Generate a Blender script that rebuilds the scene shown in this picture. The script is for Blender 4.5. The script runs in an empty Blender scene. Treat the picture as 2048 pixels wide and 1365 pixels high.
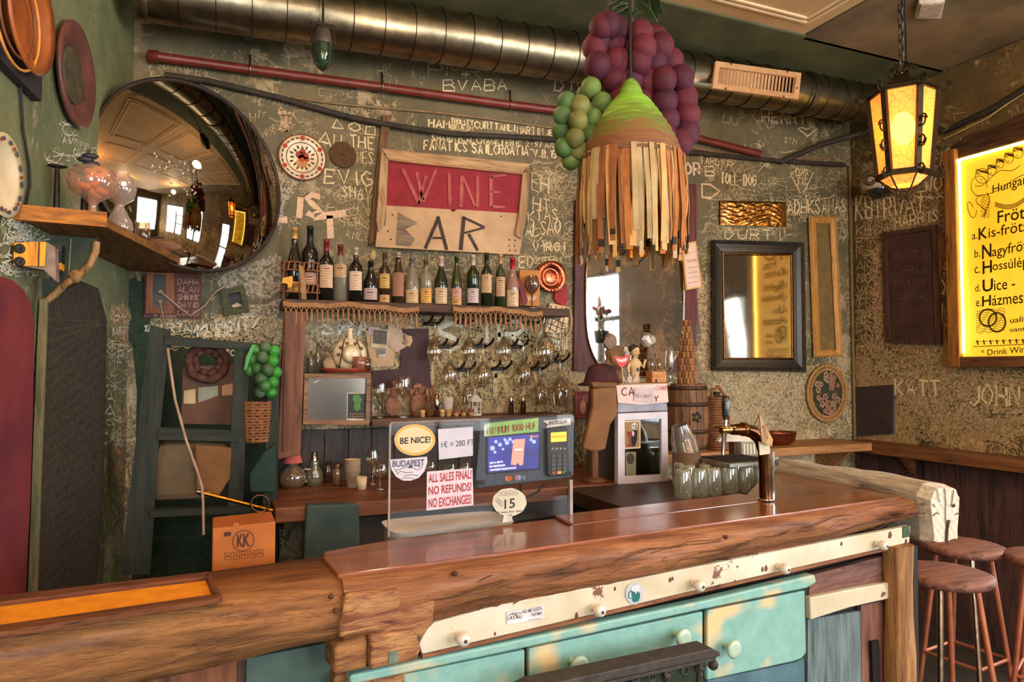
import bpy, bmesh, math, random
from mathutils import Vector, Matrix, Euler
random.seed(7)
scene = bpy.context.scene
C = scene.collection
PI = math.pi

# ---------------------------------------------------------------- camera, light, exposure
F = 1408.0
YAW, PIT = math.radians(23), math.radians(2.15)
CAM = Vector((0, -3.55, 1.55))
FW = Vector((math.sin(YAW)*math.cos(PIT), math.cos(YAW)*math.cos(PIT), math.sin(PIT)))
RT = Vector((math.cos(YAW), -math.sin(YAW), 0))
UP = RT.cross(FW)
cd = bpy.data.cameras.new('camera'); cam = bpy.data.objects.new('camera', cd); C.objects.link(cam)
cd.sensor_width = 36; cd.lens = F*36/2048; cd.clip_start = .02
cam.matrix_world = Matrix((( RT.x, UP.x, -FW.x, CAM.x), (RT.y, UP.y, -FW.y, CAM.y), (RT.z, UP.z, -FW.z, CAM.z), (0,0,0,1)))
scene.camera = cam

w = bpy.data.worlds.new('daylight'); scene.world = w; w.use_nodes = True
w.node_tree.nodes['Background'].inputs[0].default_value = (.80, .90, 1.0, 1)
w.node_tree.nodes['Background'].inputs[1].default_value = 3.0
scene.view_settings.view_transform = 'Standard'; scene.view_settings.look = 'None'
scene.view_settings.gamma = 1; scene.view_settings.use_curve_mapping = False
scene.view_settings.exposure = 0.35

def area(name, loc, target, sx, sy, power, col):
    l = bpy.data.lights.new(name, 'AREA'); l.shape = 'RECTANGLE'; l.size = sx; l.size_y = sy; l.energy = power; l.color = col
    o = bpy.data.objects.new(name, l); C.objects.link(o); o.location = loc
    o.rotation_euler = (Vector(target)-Vector(loc)).to_track_quat('-Z', 'Y').to_euler(); return o
def bulb(name, loc, power, col, r=.05):
    l = bpy.data.lights.new(name, 'POINT'); l.energy = power; l.color = col; l.shadow_soft_size = r
    o = bpy.data.objects.new(name, l); C.objects.link(o); o.location = loc; return o
# daylight entering through the street windows behind and beside the photographer
for wx in (-.47, 3.15): area('window_daylight', (wx, -6.70, 1.85), (wx, 0, 1.6), 1.3, 2.0, 105, (.92, .96, 1.0))
for wy, sy_ in ((-3.6, .9), (-5.08, 1.15)): area('window_daylight', (4.20, wy, 1.8), (1.2, -2.2, 1.2), sy_, 1.6, 62, (.92, .96, 1.0))
area('window_daylight', (4.20, -1.775, 1.3), (1.6, -2.3, .9), .40, 1.75, 24, (.92, .96, 1.0))
# unseen bulbs: the orange one inferred from warm light, the rest added to brighten
bulb('unseen_bulb', (-.35, -2.7, 3.0), 32, (1.0, .52, .13), .07)
bulb('unseen_bulb', (.9, -4.3, 3.05), 45, (1.0, .80, .60), .08)
bulb('unseen_bulb', (2.6, -3.6, 3.05), 45, (1.0, .74, .50), .08)
bulb('unseen_bulb', (.85, -1.0, 2.95), 8, (1.0, .74, .50), .06)

# ---------------------------------------------------------------- projection of photo points on real planes
def ray(px, py): return FW + RT*((px-1024)/F) + UP*((682.5-py)/F)
class Plane:
    def __init__(s, n, p): s.n = Vector(n).normalized(); s.p = Vector(p)
    def at(s, px, py, off=0):
        d = ray(px, py); return CAM + d*((s.n.dot(s.p)+off - s.n.dot(CAM))/s.n.dot(d))
WALL = Plane((0,-1,0), (0,0,0))
LEFT = Plane((1,-.16,0), (-.35,0,0))
RIGHT = Plane((-1,0,0), (4.07,0,0))
def YP(y): return Plane((0,-1,0), (0,y,0))
def ZP(z): return Plane((0,0,1), (0,0,z))
BA = math.radians(5.0); BU = Vector((math.cos(BA), math.sin(BA), 0)); BN = Vector((math.sin(BA), -math.cos(BA), 0))
BARF = Plane(BN, (.261,-2.038,1.1))
def dist(p): return (p-CAM).dot(FW)
def px2m(p, n=1): return n*dist(p)/F

# ---------------------------------------------------------------- materials
def lin(c):
    return tuple((x/255/12.92 if x/255 <= .04045 else ((x/255+.055)/1.055)**2.4) for x in c)+(1,)
class NT:
    def __init__(s, name):
        s.m = bpy.data.materials.new(name); s.m.use_nodes = True; s.t = s.m.node_tree; s.b = s.t.nodes['Principled BSDF']; s.co = None
    def n(s, typ, **kw):
        x = s.t.nodes.new(typ)
        for k, v in kw.items(): setattr(x, k, v)
        return x
    def l(s, a, b): s.t.links.new(a, b)
    def coord(s, scale=(1,1,1), rot=(0,0,0), which='Object'):
        if s.co is None: s.co = s.n('ShaderNodeTexCoord')
        mp = s.n('ShaderNodeMapping'); mp.inputs['Scale'].default_value = scale; mp.inputs['Rotation'].default_value = rot
        s.l(s.co.outputs[which], mp.inputs[0]); return mp.outputs[0]
    def noise(s, vec, scale, detail=3, rough=.55, dist=0):
        x = s.n('ShaderNodeTexNoise'); x.inputs['Scale'].default_value = scale; x.inputs['Detail'].default_value = detail
        x.inputs['Roughness'].default_value = rough; x.inputs['Distortion'].default_value = dist; s.l(vec, x.inputs['Vector']); return x.outputs['Fac']
    def ramp(s, fac, stops):
        x = s.n('ShaderNodeValToRGB'); e = x.color_ramp.elements
        while len(e) < len(stops): e.new(.5)
        for i, (p, c) in enumerate(stops):
            e[i].position = p; e[i].color = (c, c, c, 1) if isinstance(c, (int, float)) else lin(c)
        s.l(fac, x.inputs[0]); return x.outputs[0]
    def mix(s, fac, a, b):
        x = s.n('ShaderNodeMix', data_type='RGBA')
        for sock, v in ((x.inputs[0], fac), (x.inputs[6], a), (x.inputs[7], b)):
            if isinstance(v, (int, float)): sock.default_value = v
            elif isinstance(v, tuple): sock.default_value = lin(v)
            else: s.l(v, sock)
        return x.outputs[2]
    def math(s, op, a, b=0, c=None):
        x = s.n('ShaderNodeMath', operation=op)
        for i, v in enumerate((a, b) if c is None else (a, b, c)):
            if isinstance(v, (int, float)): x.inputs[i].default_value = v
            else: s.l(v, x.inputs[i])
        return x.outputs[0]
    def bump(s, h, strength=.3, d=.01):
        x = s.n('ShaderNodeBump'); x.inputs['Strength'].default_value = strength; x.inputs['Distance'].default_value = d
        s.l(h, x.inputs['Height']); s.l(x.outputs[0], s.b.inputs['Normal'])
    def col(s, c):
        if isinstance(c, tuple): s.b.inputs['Base Color'].default_value = lin(c)
        else: s.l(c, s.b.inputs['Base Color'])
    def set(s, **kw):
        for k, v in kw.items(): s.b.inputs[k.replace('_', ' ')].default_value = v
        return s.m
_mats = {}
def paint(c, c2=None, scale=25, rough=.65, metal=0, bump=0, spec=.3, sheen=0):
    """a plain surface of two mottled tones"""
    key = ('p', c, c2, scale, rough, metal, bump, spec)
    if key in _mats: return _mats[key]
    N = NT('paint_%d' % len(_mats))
    c2 = c2 or tuple(int(x*.8) for x in c)
    v = N.coord(); f = N.noise(v, scale, 4, .6)
    N.col(N.ramp(f, [(.32, c2), (.68, c)]))
    if bump: N.bump(f, bump, .004)
    _mats[key] = N.set(Roughness=rough, Metallic=metal, Specular_IOR_Level=spec); return _mats[key]
def wood(c, c2, axis='x', scale=1.0, rough=.6, bump=.35, spec=.3, coat=0):
    """grain running along a local axis, with knots and dark cracks"""
    key = ('w', c, c2, axis, scale, rough, bump, coat)
    if key in _mats: return _mats[key]
    N = NT('wood_%d' % len(_mats))
    sc = {'x': (1, 9, 9), 'y': (9, 1, 9), 'z': (9, 9, 1)}[axis]
    v = N.coord(tuple(x*scale for x in sc))
    g = N.noise(v, 3.2, 5, .6, .5); fine = N.noise(N.coord(tuple(x*scale*(5 if x > 1 else 1.6) for x in sc)), 4, 3, .7)
    big = N.noise(N.coord((scale,)*3), 2.2, 2)
    c3 = tuple(int(x*.45) for x in c2)
    col = N.ramp(g, [(.28, c3), (.40, c2), (.62, c)])
    col = N.mix(N.math('MULTIPLY', N.ramp(fine, [(.30, 1.0), (.48, 0.0)]), .55), col, c3)
    col = N.mix(N.math('MULTIPLY', N.ramp(big, [(.45, 0.0), (.7, 1.0)]), .35), col, c2)
    N.col(col); N.bump(N.math('ADD', g, N.math('MULTIPLY', fine, .6)), bump, .006)
    _mats[key] = N.set(Roughness=rough, Specular_IOR_Level=spec, Coat_Weight=coat, Coat_Roughness=.12); return _mats[key]
def metal(c, rough=.35, bump=0, scale=40):
    key = ('m', c, rough, bump, scale)
    if key in _mats: return _mats[key]
    N = NT('metal_%d' % len(_mats)); v = N.coord(); f = N.noise(v, scale, 3)
    N.col(N.ramp(f, [(.3, tuple(int(x*.75) for x in c)), (.7, c)]))
    if bump: N.bump(f, bump, .01)
    _mats[key] = N.set(Roughness=rough, Metallic=1); return _mats[key]
def glow(c, strength, c2=None, scale=8):
    key = ('g', c, strength, c2)
    if key in _mats: return _mats[key]
    N = NT('glow_%d' % len(_mats))
    if c2:
        e = N.ramp(N.noise(N.coord(), scale, 3), [(.3, c2), (.7, c)]); N.l(e, N.b.inputs['Emission Color']); N.col(e)
    else: N.b.inputs['Emission Color'].default_value = lin(c); N.col(c)
    _mats[key] = N.set(Emission_Strength=strength, Roughness=.4); return _mats[key]
def thin_glass(c, tint=.0, gloss=.12, edge=.55):
    """pane or vessel glass: clear body with mirror-like glints"""
    key = ('t', c, tint, gloss, edge)
    if key in _mats: return _mats[key]
    N = NT('glass_%d' % len(_mats)); out = N.t.nodes['Material Output']
    tr = N.n('ShaderNodeBsdfTransparent'); tr.inputs[0].default_value = lin(c)
    gl = N.n('ShaderNodeBsdfGlossy'); gl.inputs['Roughness'].default_value = .03; gl.inputs[0].default_value = (1,1,1,1)
    fr = N.n('ShaderNodeLayerWeight'); fr.inputs[0].default_value = .45
    f = N.math('MULTIPLY_ADD', fr.outputs['Facing'], edge, gloss)
    mx = N.n('ShaderNodeMixShader'); N.l(f, mx.inputs[0]); N.l(tr.outputs[0], mx.inputs[1]); N.l(gl.outputs[0], mx.inputs[2])
    if tint:
        df = N.n('ShaderNodeBsdfDiffuse'); df.inputs[0].default_value = lin(c)
        m2 = N.n('ShaderNodeMixShader'); m2.inputs[0].default_value = tint; N.l(mx.outputs[0], m2.inputs[1]); N.l(df.outputs[0], m2.inputs[2]); mx = m2
    N.l(mx.outputs[0], out.inputs[0]); _mats[key] = N.m; return N.m
def mirror_mat(c=(200,200,200), rough=.03, spots=.0):
    key = ('mir', c, rough, spots)
    if key in _mats: return _mats[key]
    N = NT('mirror_%d' % len(_mats)); v = N.coord()
    f = N.ramp(N.noise(v, 9, 5, .7, 1.2), [(.62, 0.0), (.72, 1.0)])
    N.l(N.mix(N.math('MULTIPLY', f, spots), c, (60,50,40)), N.b.inputs['Base Color'])
    N.l(N.math('MULTIPLY_ADD', f, .5*spots, rough), N.b.inputs['Roughness'])
    _mats[key] = N.set(Metallic=1); return N.m

# ---------------------------------------------------------------- mesh builder (world coordinates until build())
class MB:
    def __init__(s): s.v = []; s.f = []; s.sm = []
    def add(s, vs, fs, smooth=False, M=None):
        o = len(s.v)
        s.v += [(M @ Vector(v)) if M else Vector(v) for v in vs]
        s.f += [tuple(i+o for i in f) for f in fs]; s.sm += [smooth]*len(fs); return s
    def box(s, c, d, M=None, bev=0):
        x, y, z = (t/2 for t in d); c = Vector(c)
        if not bev:
            vs = [c+Vector((i*x, j*y, k*z)) for i in (-1,1) for j in (-1,1) for k in (-1,1)]
            return s.add(vs, [(0,1,3,2),(4,6,7,5),(0,4,5,1),(2,3,7,6),(0,2,6,4),(1,5,7,3)], False, M)
        bm = bmesh.new(); bmesh.ops.create_cube(bm, size=1)
        for v in bm.verts: v.co = Vector((v.co.x*d[0], v.co.y*d[1], v.co.z*d[2]))+c
        bmesh.ops.bevel(bm, geom=bm.edges[:], offset=min(bev, min(d)*.45), segments=2, affect='EDGES', profile=.5)
        bm.verts.index_update()
        s.add([v.co.copy() for v in bm.verts], [tuple(v.index for v in f.verts) for f in bm.faces], False, M); bm.free(); return s
    def lathe(s, prof, n=20, o=(0,0,0), M=None, smooth=True, cap=True, sx=1, sy=1):
        o = Vector(o); vs = []; fs = []
        for r, z in prof:
            for i in range(n):
                a = 2*PI*i/n; vs.append(o+Vector((r*math.cos(a)*sx, r*math.sin(a)*sy, z)))
        for k in range(len(prof)-1):
            for i in range(n):
                j = (i+1) % n; fs.append((k*n+i, k*n+j, (k+1)*n+j, (k+1)*n+i))
        s.add(vs, fs, smooth, M)
        if cap:
            b = len(s.v)-len(vs)
            for k, rev in ((0, True), (len(prof)-1, False)):
                if prof[k][0] > 1e-5:
                    q = list(range(len(s.v), len(s.v)+n)); s.v += [s.v[b+k*n+i].copy() for i in range(n)]
                    s.f.append(tuple(q[::-1] if rev else q)); s.sm.append(False)
        return s
    def tube(s, pts, r, n=8, closed=False, smooth=True):
        pts = [Vector(p) for p in pts]; m = len(pts); vs = []; fs = []
        rr = r if isinstance(r, (list, tuple)) else [r]*m
        ref = None
        for i, p in enumerate(pts):
            a = pts[(i-1) % m] if (closed or i) else p; b = pts[(i+1) % m] if (closed or i < m-1) else p
            t = (b-a).normalized() if (b-a).length > 1e-9 else Vector((0,0,1))
            if ref is None: ref = Vector((0,0,1)) if abs(t.z) < .9 else Vector((1,0,0))
            u = t.cross(ref).normalized(); w2 = u.cross(t); ref = w2
            for k in range(n):
                an = 2*PI*k/n; vs.append(p+(u*math.cos(an)+w2*math.sin(an))*rr[i])
        for i in range(m if closed else m-1):
            j = (i+1) % m
            for k in range(n):
                l = (k+1) % n; fs.append((i*n+k, i*n+l, j*n+l, j*n+k))
        s.add(vs, fs, smooth)
        if not closed:
            s.add(vs[:n], [tuple(range(n))]); s.add(vs[-n:], [tuple(range(n-1, -1, -1))])
        return s
    def ball(s, c, r, n=12, M=None):
        c = Vector(c); r = r if isinstance(r, (tuple, list)) else (r, r, r)
        vs = [Vector((0,0,-1))]; h = n//2
        for k in range(1, h):
            b = -PI/2+PI*k/h
            vs += [Vector((math.cos(b)*math.cos(2*PI*i/n), math.cos(b)*math.sin(2*PI*i/n), math.sin(b))) for i in range(n)]
        vs.append(Vector((0,0,1))); fs = []
        for i in range(n): fs.append((0, 1+(i+1) % n, 1+i))
        for k in range(h-2):
            for i in range(n): fs.append((1+k*n+i, 1+k*n+(i+1) % n, 1+(k+1)*n+(i+1) % n, 1+(k+1)*n+i))
        t = len(vs)-1
        for i in range(n): fs.append((t, 1+(h-2)*n+i, 1+(h-2)*n+(i+1) % n))
        return s.add([c+Vector((v.x*r[0], v.y*r[1], v.z*r[2])) for v in vs], fs, True, M)
    def prism(s, front, depth):
        """front: planar loop of points, depth: vector to the back"""
        n = len(front); front = [Vector(p) for p in front]; d = Vector(depth)
        nr = Vector((0,0,0))
        for i in range(n): nr += front[i].cross(front[(i+1) % n])
        if nr.dot(d) > 0: front = front[::-1]
        vs = front+[p+d for p in front]
        fs = [tuple(range(n)), tuple(range(2*n-1, n-1, -1))]+[(i, n+i, n+(i+1) % n, (i+1) % n) for i in range(n)]
        return s.add(vs, fs)
    def slab(s, pl, pts, thick, off=0):
        """photo outline laid on a real plane, standing thick metres proud of it"""
        return s.prism([pl.at(x, y, off+thick) for x, y in pts], -pl.n*thick)
    def beam(s, a, b, w_, h, up=(0,0,1)):
        a, b = Vector(a), Vector(b); t = (b-a).normalized(); u = t.cross(Vector(up)).normalized(); v = u.cross(t)
        q = [u*(i*w_/2)+v*(j*h/2) for i, j in ((-1,-1),(1,-1),(1,1),(-1,1))]
        return s.prism([a+x for x in q], b-a)
    def ribbon(s, pts, n, w_):
        """flat stroke lying on a surface with normal n"""
        pts = [Vector(p) for p in pts]; vs = []
        for i, p in enumerate(pts):
            t = (pts[min(i+1, len(pts)-1)]-pts[max(i-1, 0)])
            u = t.cross(n); u = u.normalized() if u.length > 1e-9 else Vector((0,0,1))
            vs += [p-u*w_/2, p+u*w_/2]
        return s.add(vs, [(2*i, 2*i+2, 2*i+3, 2*i+1) for i in range(len(pts)-1)])
    def build(s, name, mat=None, parent=None, origin=None, bev=0):
        if origin is None and parent is None:
            xs = [v.x for v in s.v]; ys = [v.y for v in s.v]; zs = [v.z for v in s.v]
            origin = Vector(((min(xs)+max(xs))/2, (min(ys)+max(ys))/2, min(zs)))
        base = Vector((0,0,0)); p = parent
        while p is not None: base += p.location; p = p.parent
        loc = Vector(origin)-base if origin is not None else Vector((0,0,0))
        me = bpy.data.meshes.new(name); me.from_pydata([v-base-loc for v in s.v], [], s.f)
        me.polygons.foreach_set('use_smooth', s.sm); me.update()
        o = bpy.data.objects.new(name, me); C.objects.link(o); o.location = loc
        if parent is not None: o.parent = parent
        if mat: me.materials.append(mat)
        if bev:
            md = o.modifiers.new('edge', 'BEVEL'); md.width = bev; md.segments = 2; md.limit_method = 'ANGLE'
        return o

def tag(o, label=None, cat=None, group=None, kind=None):
    if label: o['label'] = label
    if cat: o['category'] = cat
    if group: o['group'] = group
    if kind: o['kind'] = kind
    return o
def thing(name, label, cat, loc, group=None):
    o = bpy.data.objects.new(name, None); C.objects.link(o); o.location = loc; o.empty_display_size = .05
    return tag(o, label, cat, group)
def struct(o): o['kind'] = 'structure'; return o
def dup(root, loc=None, rotz=None, label=None):
    def cp(o, par):
        c = o.copy(); C.objects.link(c); c.parent = par
        for ch in o.children: cp(ch, c)
        return c
    r = cp(root, None)
    if loc is not None: r.location = loc
    if rotz is not None: r.rotation_euler.z = rotz
    if label: r['label'] = label
    return r
def one(mb, name, mat, label, cat, group=None, bev=0): return tag(mb.build(name, mat, bev=bev), label, cat, group)

# ---------------------------------------------------------------- lettering
SF = {'A':'00 26 40;12 32','B':'00 06 36 45 33 03;33 42 40 00'.replace('45','44'),'C':'45 26 04 02 20 41','D':'00 06 26 43 20 00','E':'46 06 00 40;03 33','F':'46 06 00;03 33','G':'45 26 04 02 20 41 43 23',
'H':'00 06;40 46;03 43','I':'20 26','J':'46 41 20 01','K':'00 06;46 03 40','L':'06 00 40','M':'00 06 23 46 40','N':'00 06 40 46','O':'20 02 04 26 44 42 20','P':'00 06 36 44 33 03','Q':'20 02 04 26 44 42 20;22 40',
'R':'00 06 36 44 33 03;23 40','S':'45 26 05 14 32 41 20 01','T':'06 46;26 20','U':'06 01 20 41 46','V':'06 20 46','W':'06 10 24 30 46','X':'00 46;06 40','Y':'06 23 46;23 20','Z':'06 46 00 40',
'0':'20 02 04 26 44 42 20','1':'05 26 20','2':'05 26 44 00 40','3':'06 36 23 42 20 01','4':'30 36 02 42','5':'46 06 03 33 41 20 01','6':'36 03 02 20 41 43 03','7':'06 46 10','8':'23 05 26 45 23 01 20 41 23','9':'10 43 45 26 04 23 43',
'-':'13 33','+':'21 25;03 43','?':'05 26 45 23 22','!':'22 26;20 21','#':'10 16;30 36;02 42;04 44','.':'20 21','=':'02 42;04 44','^':'00 26 40 00','o':'20 02 04 26 44 42 20','~':'00 06 46 40 00','<':'20 04 15 24 35 44 20','"':'15 16;35 36'," ":''}
def strokes(text, jit=.0, gap=1.6):
    """unit strokes (height 1) of hand lettering -> list of polylines, total width"""
    out = []; x = 0
    for ch in text:
        for ln in SF.get(ch, SF.get(ch.upper(), '')).split(';'):
            pts = [(x+int(q[0])/6+random.uniform(-jit, jit), int(q[1])/6+random.uniform(-jit, jit)) for q in ln.split()]
            if len(pts) > 1: out.append(pts)
        x += (4+gap)/6 if ch not in ' I1' else .65
    return out, max(x-gap/6, .01)
def quadmap(q):
    TL, TR, BR, BL = q
    return lambda u, v: (BL*(1-u)+BR*u)*(1-v)+(TL*(1-u)+TR*u)*v
def hand(mb, text, pl, quad, width, off=.002, jit=.05):
    """hand lettering fitted in a photo quad TL,TR,BR,BL lying on the plane"""
    m = quadmap([pl.at(x, y, off) for x, y in quad]); st, W = strokes(text, jit)
    for pts in st: mb.ribbon([m(x/W, y) for x, y in pts], pl.n, width*random.uniform(.8, 1.25))
    return mb
_fonts = {}
def typed(mb, text, pts3, n=None, bold=0):
    """printed lettering (built-in font) mapped into a 3D quad TL,TR,BR,BL"""
    key = (text, bold)
    if key not in _fonts:
        cu = bpy.data.curves.new('t', 'FONT'); cu.body = text; cu.offset = bold; cu.resolution_u = 3; cu.align_x = 'CENTER'
        o = bpy.data.objects.new('t', cu); C.objects.link(o)
        dg = bpy.context.evaluated_depsgraph_get(); me = bpy.data.meshes.new_from_object(o.evaluated_get(dg))
        vs = [v.co.copy() for v in me.vertices]; fs = [tuple(p.vertices) for p in me.polygons]
        bpy.data.objects.remove(o); bpy.data.meshes.remove(me); _fonts[key] = (vs, fs)
    vs, fs = _fonts[key]
    x0, x1 = min(v.x for v in vs), max(v.x for v in vs); y0, y1 = min(v.y for v in vs), max(v.y for v in vs)
    m = quadmap([Vector(p) for p in pts3])
    return mb.add([m((v.x-x0)/(x1-x0), (v.y-y0)/(y1-y0)) for v in vs], fs)
def typed_px(mb, text, pl, quad, off=.0015, bold=0): return typed(mb, text, [pl.at(x, y, off) for x, y in quad], bold=bold)
def rect(x0, y0, x1, y1): return [(x0,y0),(x1,y0),(x1,y1),(x0,y1)]
def ell(cx, cy, rx, ry, n=28, a0=0): return [(cx+rx*math.cos(a0+2*PI*i/n), cy+ry*math.sin(a0+2*PI*i/n)) for i in range(n)]
def lerp(a, b, t): return tuple(x+(y-x)*t for x, y in zip(a, b))
# ================================================================ the room
def lowf_(N):
    low = N.n('ShaderNodeSeparateXYZ'); N.l(N.coord(), low.inputs[0]); r = N.n('ShaderNodeMapRange'); r.inputs[1].default_value = 2.35; r.inputs[2].default_value = 1.35; N.l(low.outputs[2], r.inputs[0]); return r.outputs[0]
def scratched(name, base, base2, chalk, patch, dens=.5, chips=.5):
    N = NT(name); v = N.coord()
    b = N.noise(v, 1.7, 4, .6); col = N.ramp(b, [(.30, base2), (.62, base)])
    col = N.mix(N.math('MULTIPLY', N.ramp(N.noise(N.coord((1,1,.8)), 2.6, 5, .65), [(.55, 0.0), (.66, 1.0)]), N.math('MULTIPLY_ADD', lowf_(N), .5, .35)), col, tuple(int(x*f) for x, f in zip(base2, (.66,.92,.88))))
    grain = N.noise(v, 38, 3, .7); col = N.mix(N.math('MULTIPLY', N.ramp(grain, [(.35, 1.0), (.6, 0.0)]), .30), col, tuple(int(x*.55) for x in base))
    low = N.n('ShaderNodeSeparateXYZ'); N.l(N.coord(), low.inputs[0])
    lowf = N.n('ShaderNodeMapRange'); lowf.inputs[1].default_value = 2.35; lowf.inputs[2].default_value = 1.35; N.l(low.outputs[2], lowf.inputs[0])
    big = N.noise(v, .9, 2)
    lines = None
    for sc, wd, rot, st in ((5, .010, (0,.5,0), (1,1,1)), (9, .013, (0,-.6,0), (1,1,.6)), (17, .020, (0,.9,0), (1.4,1,.7)), (30, .03, (0,-1.1,0), (1.6,1,.6))):
        n = N.noise(N.coord(st, rot), sc, 1.5, .5, .8)
        d = N.math('ABSOLUTE', N.math('SUBTRACT', n, .5)); k = N.ramp(d, [(wd*.35, 1.0), (wd, 0.0)])
        mk = N.ramp(N.math('ADD', N.noise(v, 2.3+sc*.1, 2), N.math('MULTIPLY', lowf.outputs[0], .20)), [(.60-dens*.10, 0.0), (.74-dens*.10, 1.0)])
        k = N.math('MULTIPLY', k, mk); lines = k if lines is None else N.math('MAXIMUM', lines, k)
    pn = N.math('ADD', N.noise(v, 3.2, 8, .68, .3), N.math('MULTIPLY', lowf.outputs[0], .10*chips))
    pm = N.ramp(pn, [(.60, 0.0), (.625, 1.0)])
    col = N.mix(N.math('MULTIPLY', pm, .85), col, N.ramp(N.noise(v, 30, 4, .7), [(.3, tuple(int(x*.72) for x in patch)), (.7, patch)]))
    col = N.mix(N.math('MULTIPLY', lines, N.math('MULTIPLY_ADD', lowf.outputs[0], .40, .42)), col, chalk)
    N.col(col); N.bump(N.math('ADD', N.math('MULTIPLY', grain, .4), N.math('ADD', N.math('MULTIPLY', lines, -.5), N.math('MULTIPLY', pm, -1.0))), .35, .006)
    return N.set(Roughness=.62, Specular_IOR_Level=.35)
m_wall = scratched('scratched_wall_paint', (118,102,70), (76,72,50), (212,186,140), (190,162,126), .50, 1.1)
m_wall_r = scratched('scratched_side_wall_paint', (112,88,50), (66,58,34), (206,168,112), (186,146,94), .75, 1.4)
m_wall_l = scratched('green_wall_paint', (126,130,92), (88,92,64), (172,166,128), (160,150,118), .2, .3)
m_ceil = paint((120,100,72), (84,74,54), 3, .7, bump=.2)
m_soffit = paint((92,90,60), (62,68,46), 4, .65, bump=.2)
m_peach = paint((206,170,122), (188,150,102), 3, .6)
m_plain = paint((112,96,72), (88,76,56), 2, .8)
ZC = 3.42
struct(MB().box((1.6,.06,1.72), (5.4,.12,3.7)).build('wall_back', m_wall))
wa, wb = Vector((-.35,0,0)), Vector((-.35-.16*6.8,-6.8,0))
lw = MB(); nn = Vector((-1,.16,0)).normalized()*.12
lw.prism([wa+Vector((0,0,-.1)), wb+Vector((0,0,-.1)), wb+Vector((0,0,3.6)), wa+Vector((0,0,3.6))], nn); struct(lw.build('wall_left', m_wall_l))
rw = MB().box((4.13,-.75,1.72), (.12,1.60,3.7)); rw.box((4.13,-2.55,1.72), (.12,1.10,3.7)); rw.box((4.13,-1.775,.1), (.12,.46,.5)); rw.box((4.13,-1.775,2.90), (.12,.46,1.34))
rw.box((4.13,-4.28,1.72), (.12,.36,3.7)); rw.box((4.13,-6.25,1.72), (.12,1.1,3.7))
for a, b in ((-4.1,-3.1), (-5.7,-4.46)): rw.box((4.13,(a+b)/2,.42), (.12,b-a,1.1)); rw.box((4.13,(a+b)/2,3.10), (.12,b-a,.94))
struct(rw.build('wall_right', m_wall_r))
fl = paint((74,64,54), (52,46,40), 2.5, .55, bump=.1)
struct(MB().box((1.4,-3.4,-.06), (6.4,7.2,.12)).build('floor', fl))
struct(MB().box((1.4,-3.4,3.63), (6.4,7.2,.12)).build('ceiling', m_ceil))
# street front behind the photographer: three tall windows, seen only in the mirrors
fw_ = MB()
xs = [-1.7, -1.3, .35, 2.45, 3.85, 4.4]
for a, b in zip(xs[0::2], xs[1::2]): fw_.box(((a+b)/2,-6.8,1.72), (b-a,.16,3.7))
for a, b in zip(xs[1:-1:2], xs[2:-1:2]):
    fw_.box(((a+b)/2,-6.8,.36), (b-a,.16,.84)); fw_.box(((a+b)/2,-6.8,3.25), (b-a,.16,.65))
struct(fw_.build('wall_front', m_plain))
m_wframe = wood((92,66,44), (70,48,32), 'z', 1)
for i, (a, b) in enumerate(zip(xs[1:-1:2], xs[2:-1:2])):
    f = MB()
    for x in (a+.03, (a+b)/2, b-.03): f.box((x,-6.76,1.85), (.055,.07,2.12))
    for z in (.82, 1.85, 2.88): f.box(((a+b)/2,-6.76,z), (b-a,.06,.055))
    wo = struct(f.build('window_%d' % (i+1), m_wframe))
    MB().box(((a+b)/2,-6.78,1.85), (b-a,.006,2.06)).build('pane', thin_glass((240,246,250), 0, .04), wo)
# soffits of the beams: one along the back wall over the duct, one running to the photographer
struct(MB().box((1.72,-.33,3.46), (4.8,.76,.22)).build('trim_1', m_soffit, bev=.01))
struct(MB().box((3.50,-3.62,3.46), (1.12,5.9,.22)).build('trim_2', paint((140,114,84), (92,80,60), 2.5, .75, bump=.3), bev=.01))
# peach coffered ceiling field with raised mouldings
cof = MB().box((1.15,-3.46,3.375), (3.56,5.5,.03))
struct(cof.build('trim_3', m_peach))
mo = MB()
for k in range(4):
    x0 = -.12+k*.78
    for y0 in (-1.72, -2.9):
        for d in (0, .035):
            pts = [(x0+d,y0+.9-d), (x0+.62-d,y0+.9-d), (x0+.62-d,y0+d), (x0+d,y0+d)]
            for i in range(4): mo.beam((*pts[i],3.357), (*pts[(i+1) % 4],3.357), .014, .014)
struct(mo.build('trim_4', paint((236,206,164), (220,188,144), 5, .5)))
# vertical seam strip in the room corner
struct(MB().tube([(4.045,-.015,1.0),(4.045,-.015,2.95)], .012).build('trim_6', paint((120,96,56), None, 8)))

f = MB()
for y in (-1.985,-1.565): f.box((4.12,y,1.29), (.07,.04,1.88))
for z in (.38,1.25,2.21): f.box((4.12,-1.775,z), (.06,.44,.05))
wo = struct(f.build('window_5', m_wframe)); MB().box((4.14,-1.775,1.29), (.006,.42,1.82)).build('pane', thin_glass((240,246,250), 0, .04), wo)
for i, (a, b) in enumerate(((-4.1,-3.1), (-5.7,-4.46))):
    f = MB(); n_ = 3
    for j in range(n_): f.box((4.12,a+.03+(b-a-.06)*j/(n_-1),1.80), (.07,.05,1.66))
    for z in (.98, 1.62, 2.10, 2.62): f.box((4.12,(a+b)/2,z), (.06,b-a,.045))
    wo = struct(f.build('window_%d' % (i+3), m_wframe))
    MB().box((4.14,(a+b)/2,1.80), (.006,b-a,1.6)).build('pane', thin_glass((240,246,250), 0, .04), wo)
# ================================================================ overhead
steel = metal((150,138,112), .33, .12, 14)
iron = paint((44,38,30), (28,24,20), 30, .5, .4)
black = paint((30,27,24), (20,18,16), 30, .5)
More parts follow.
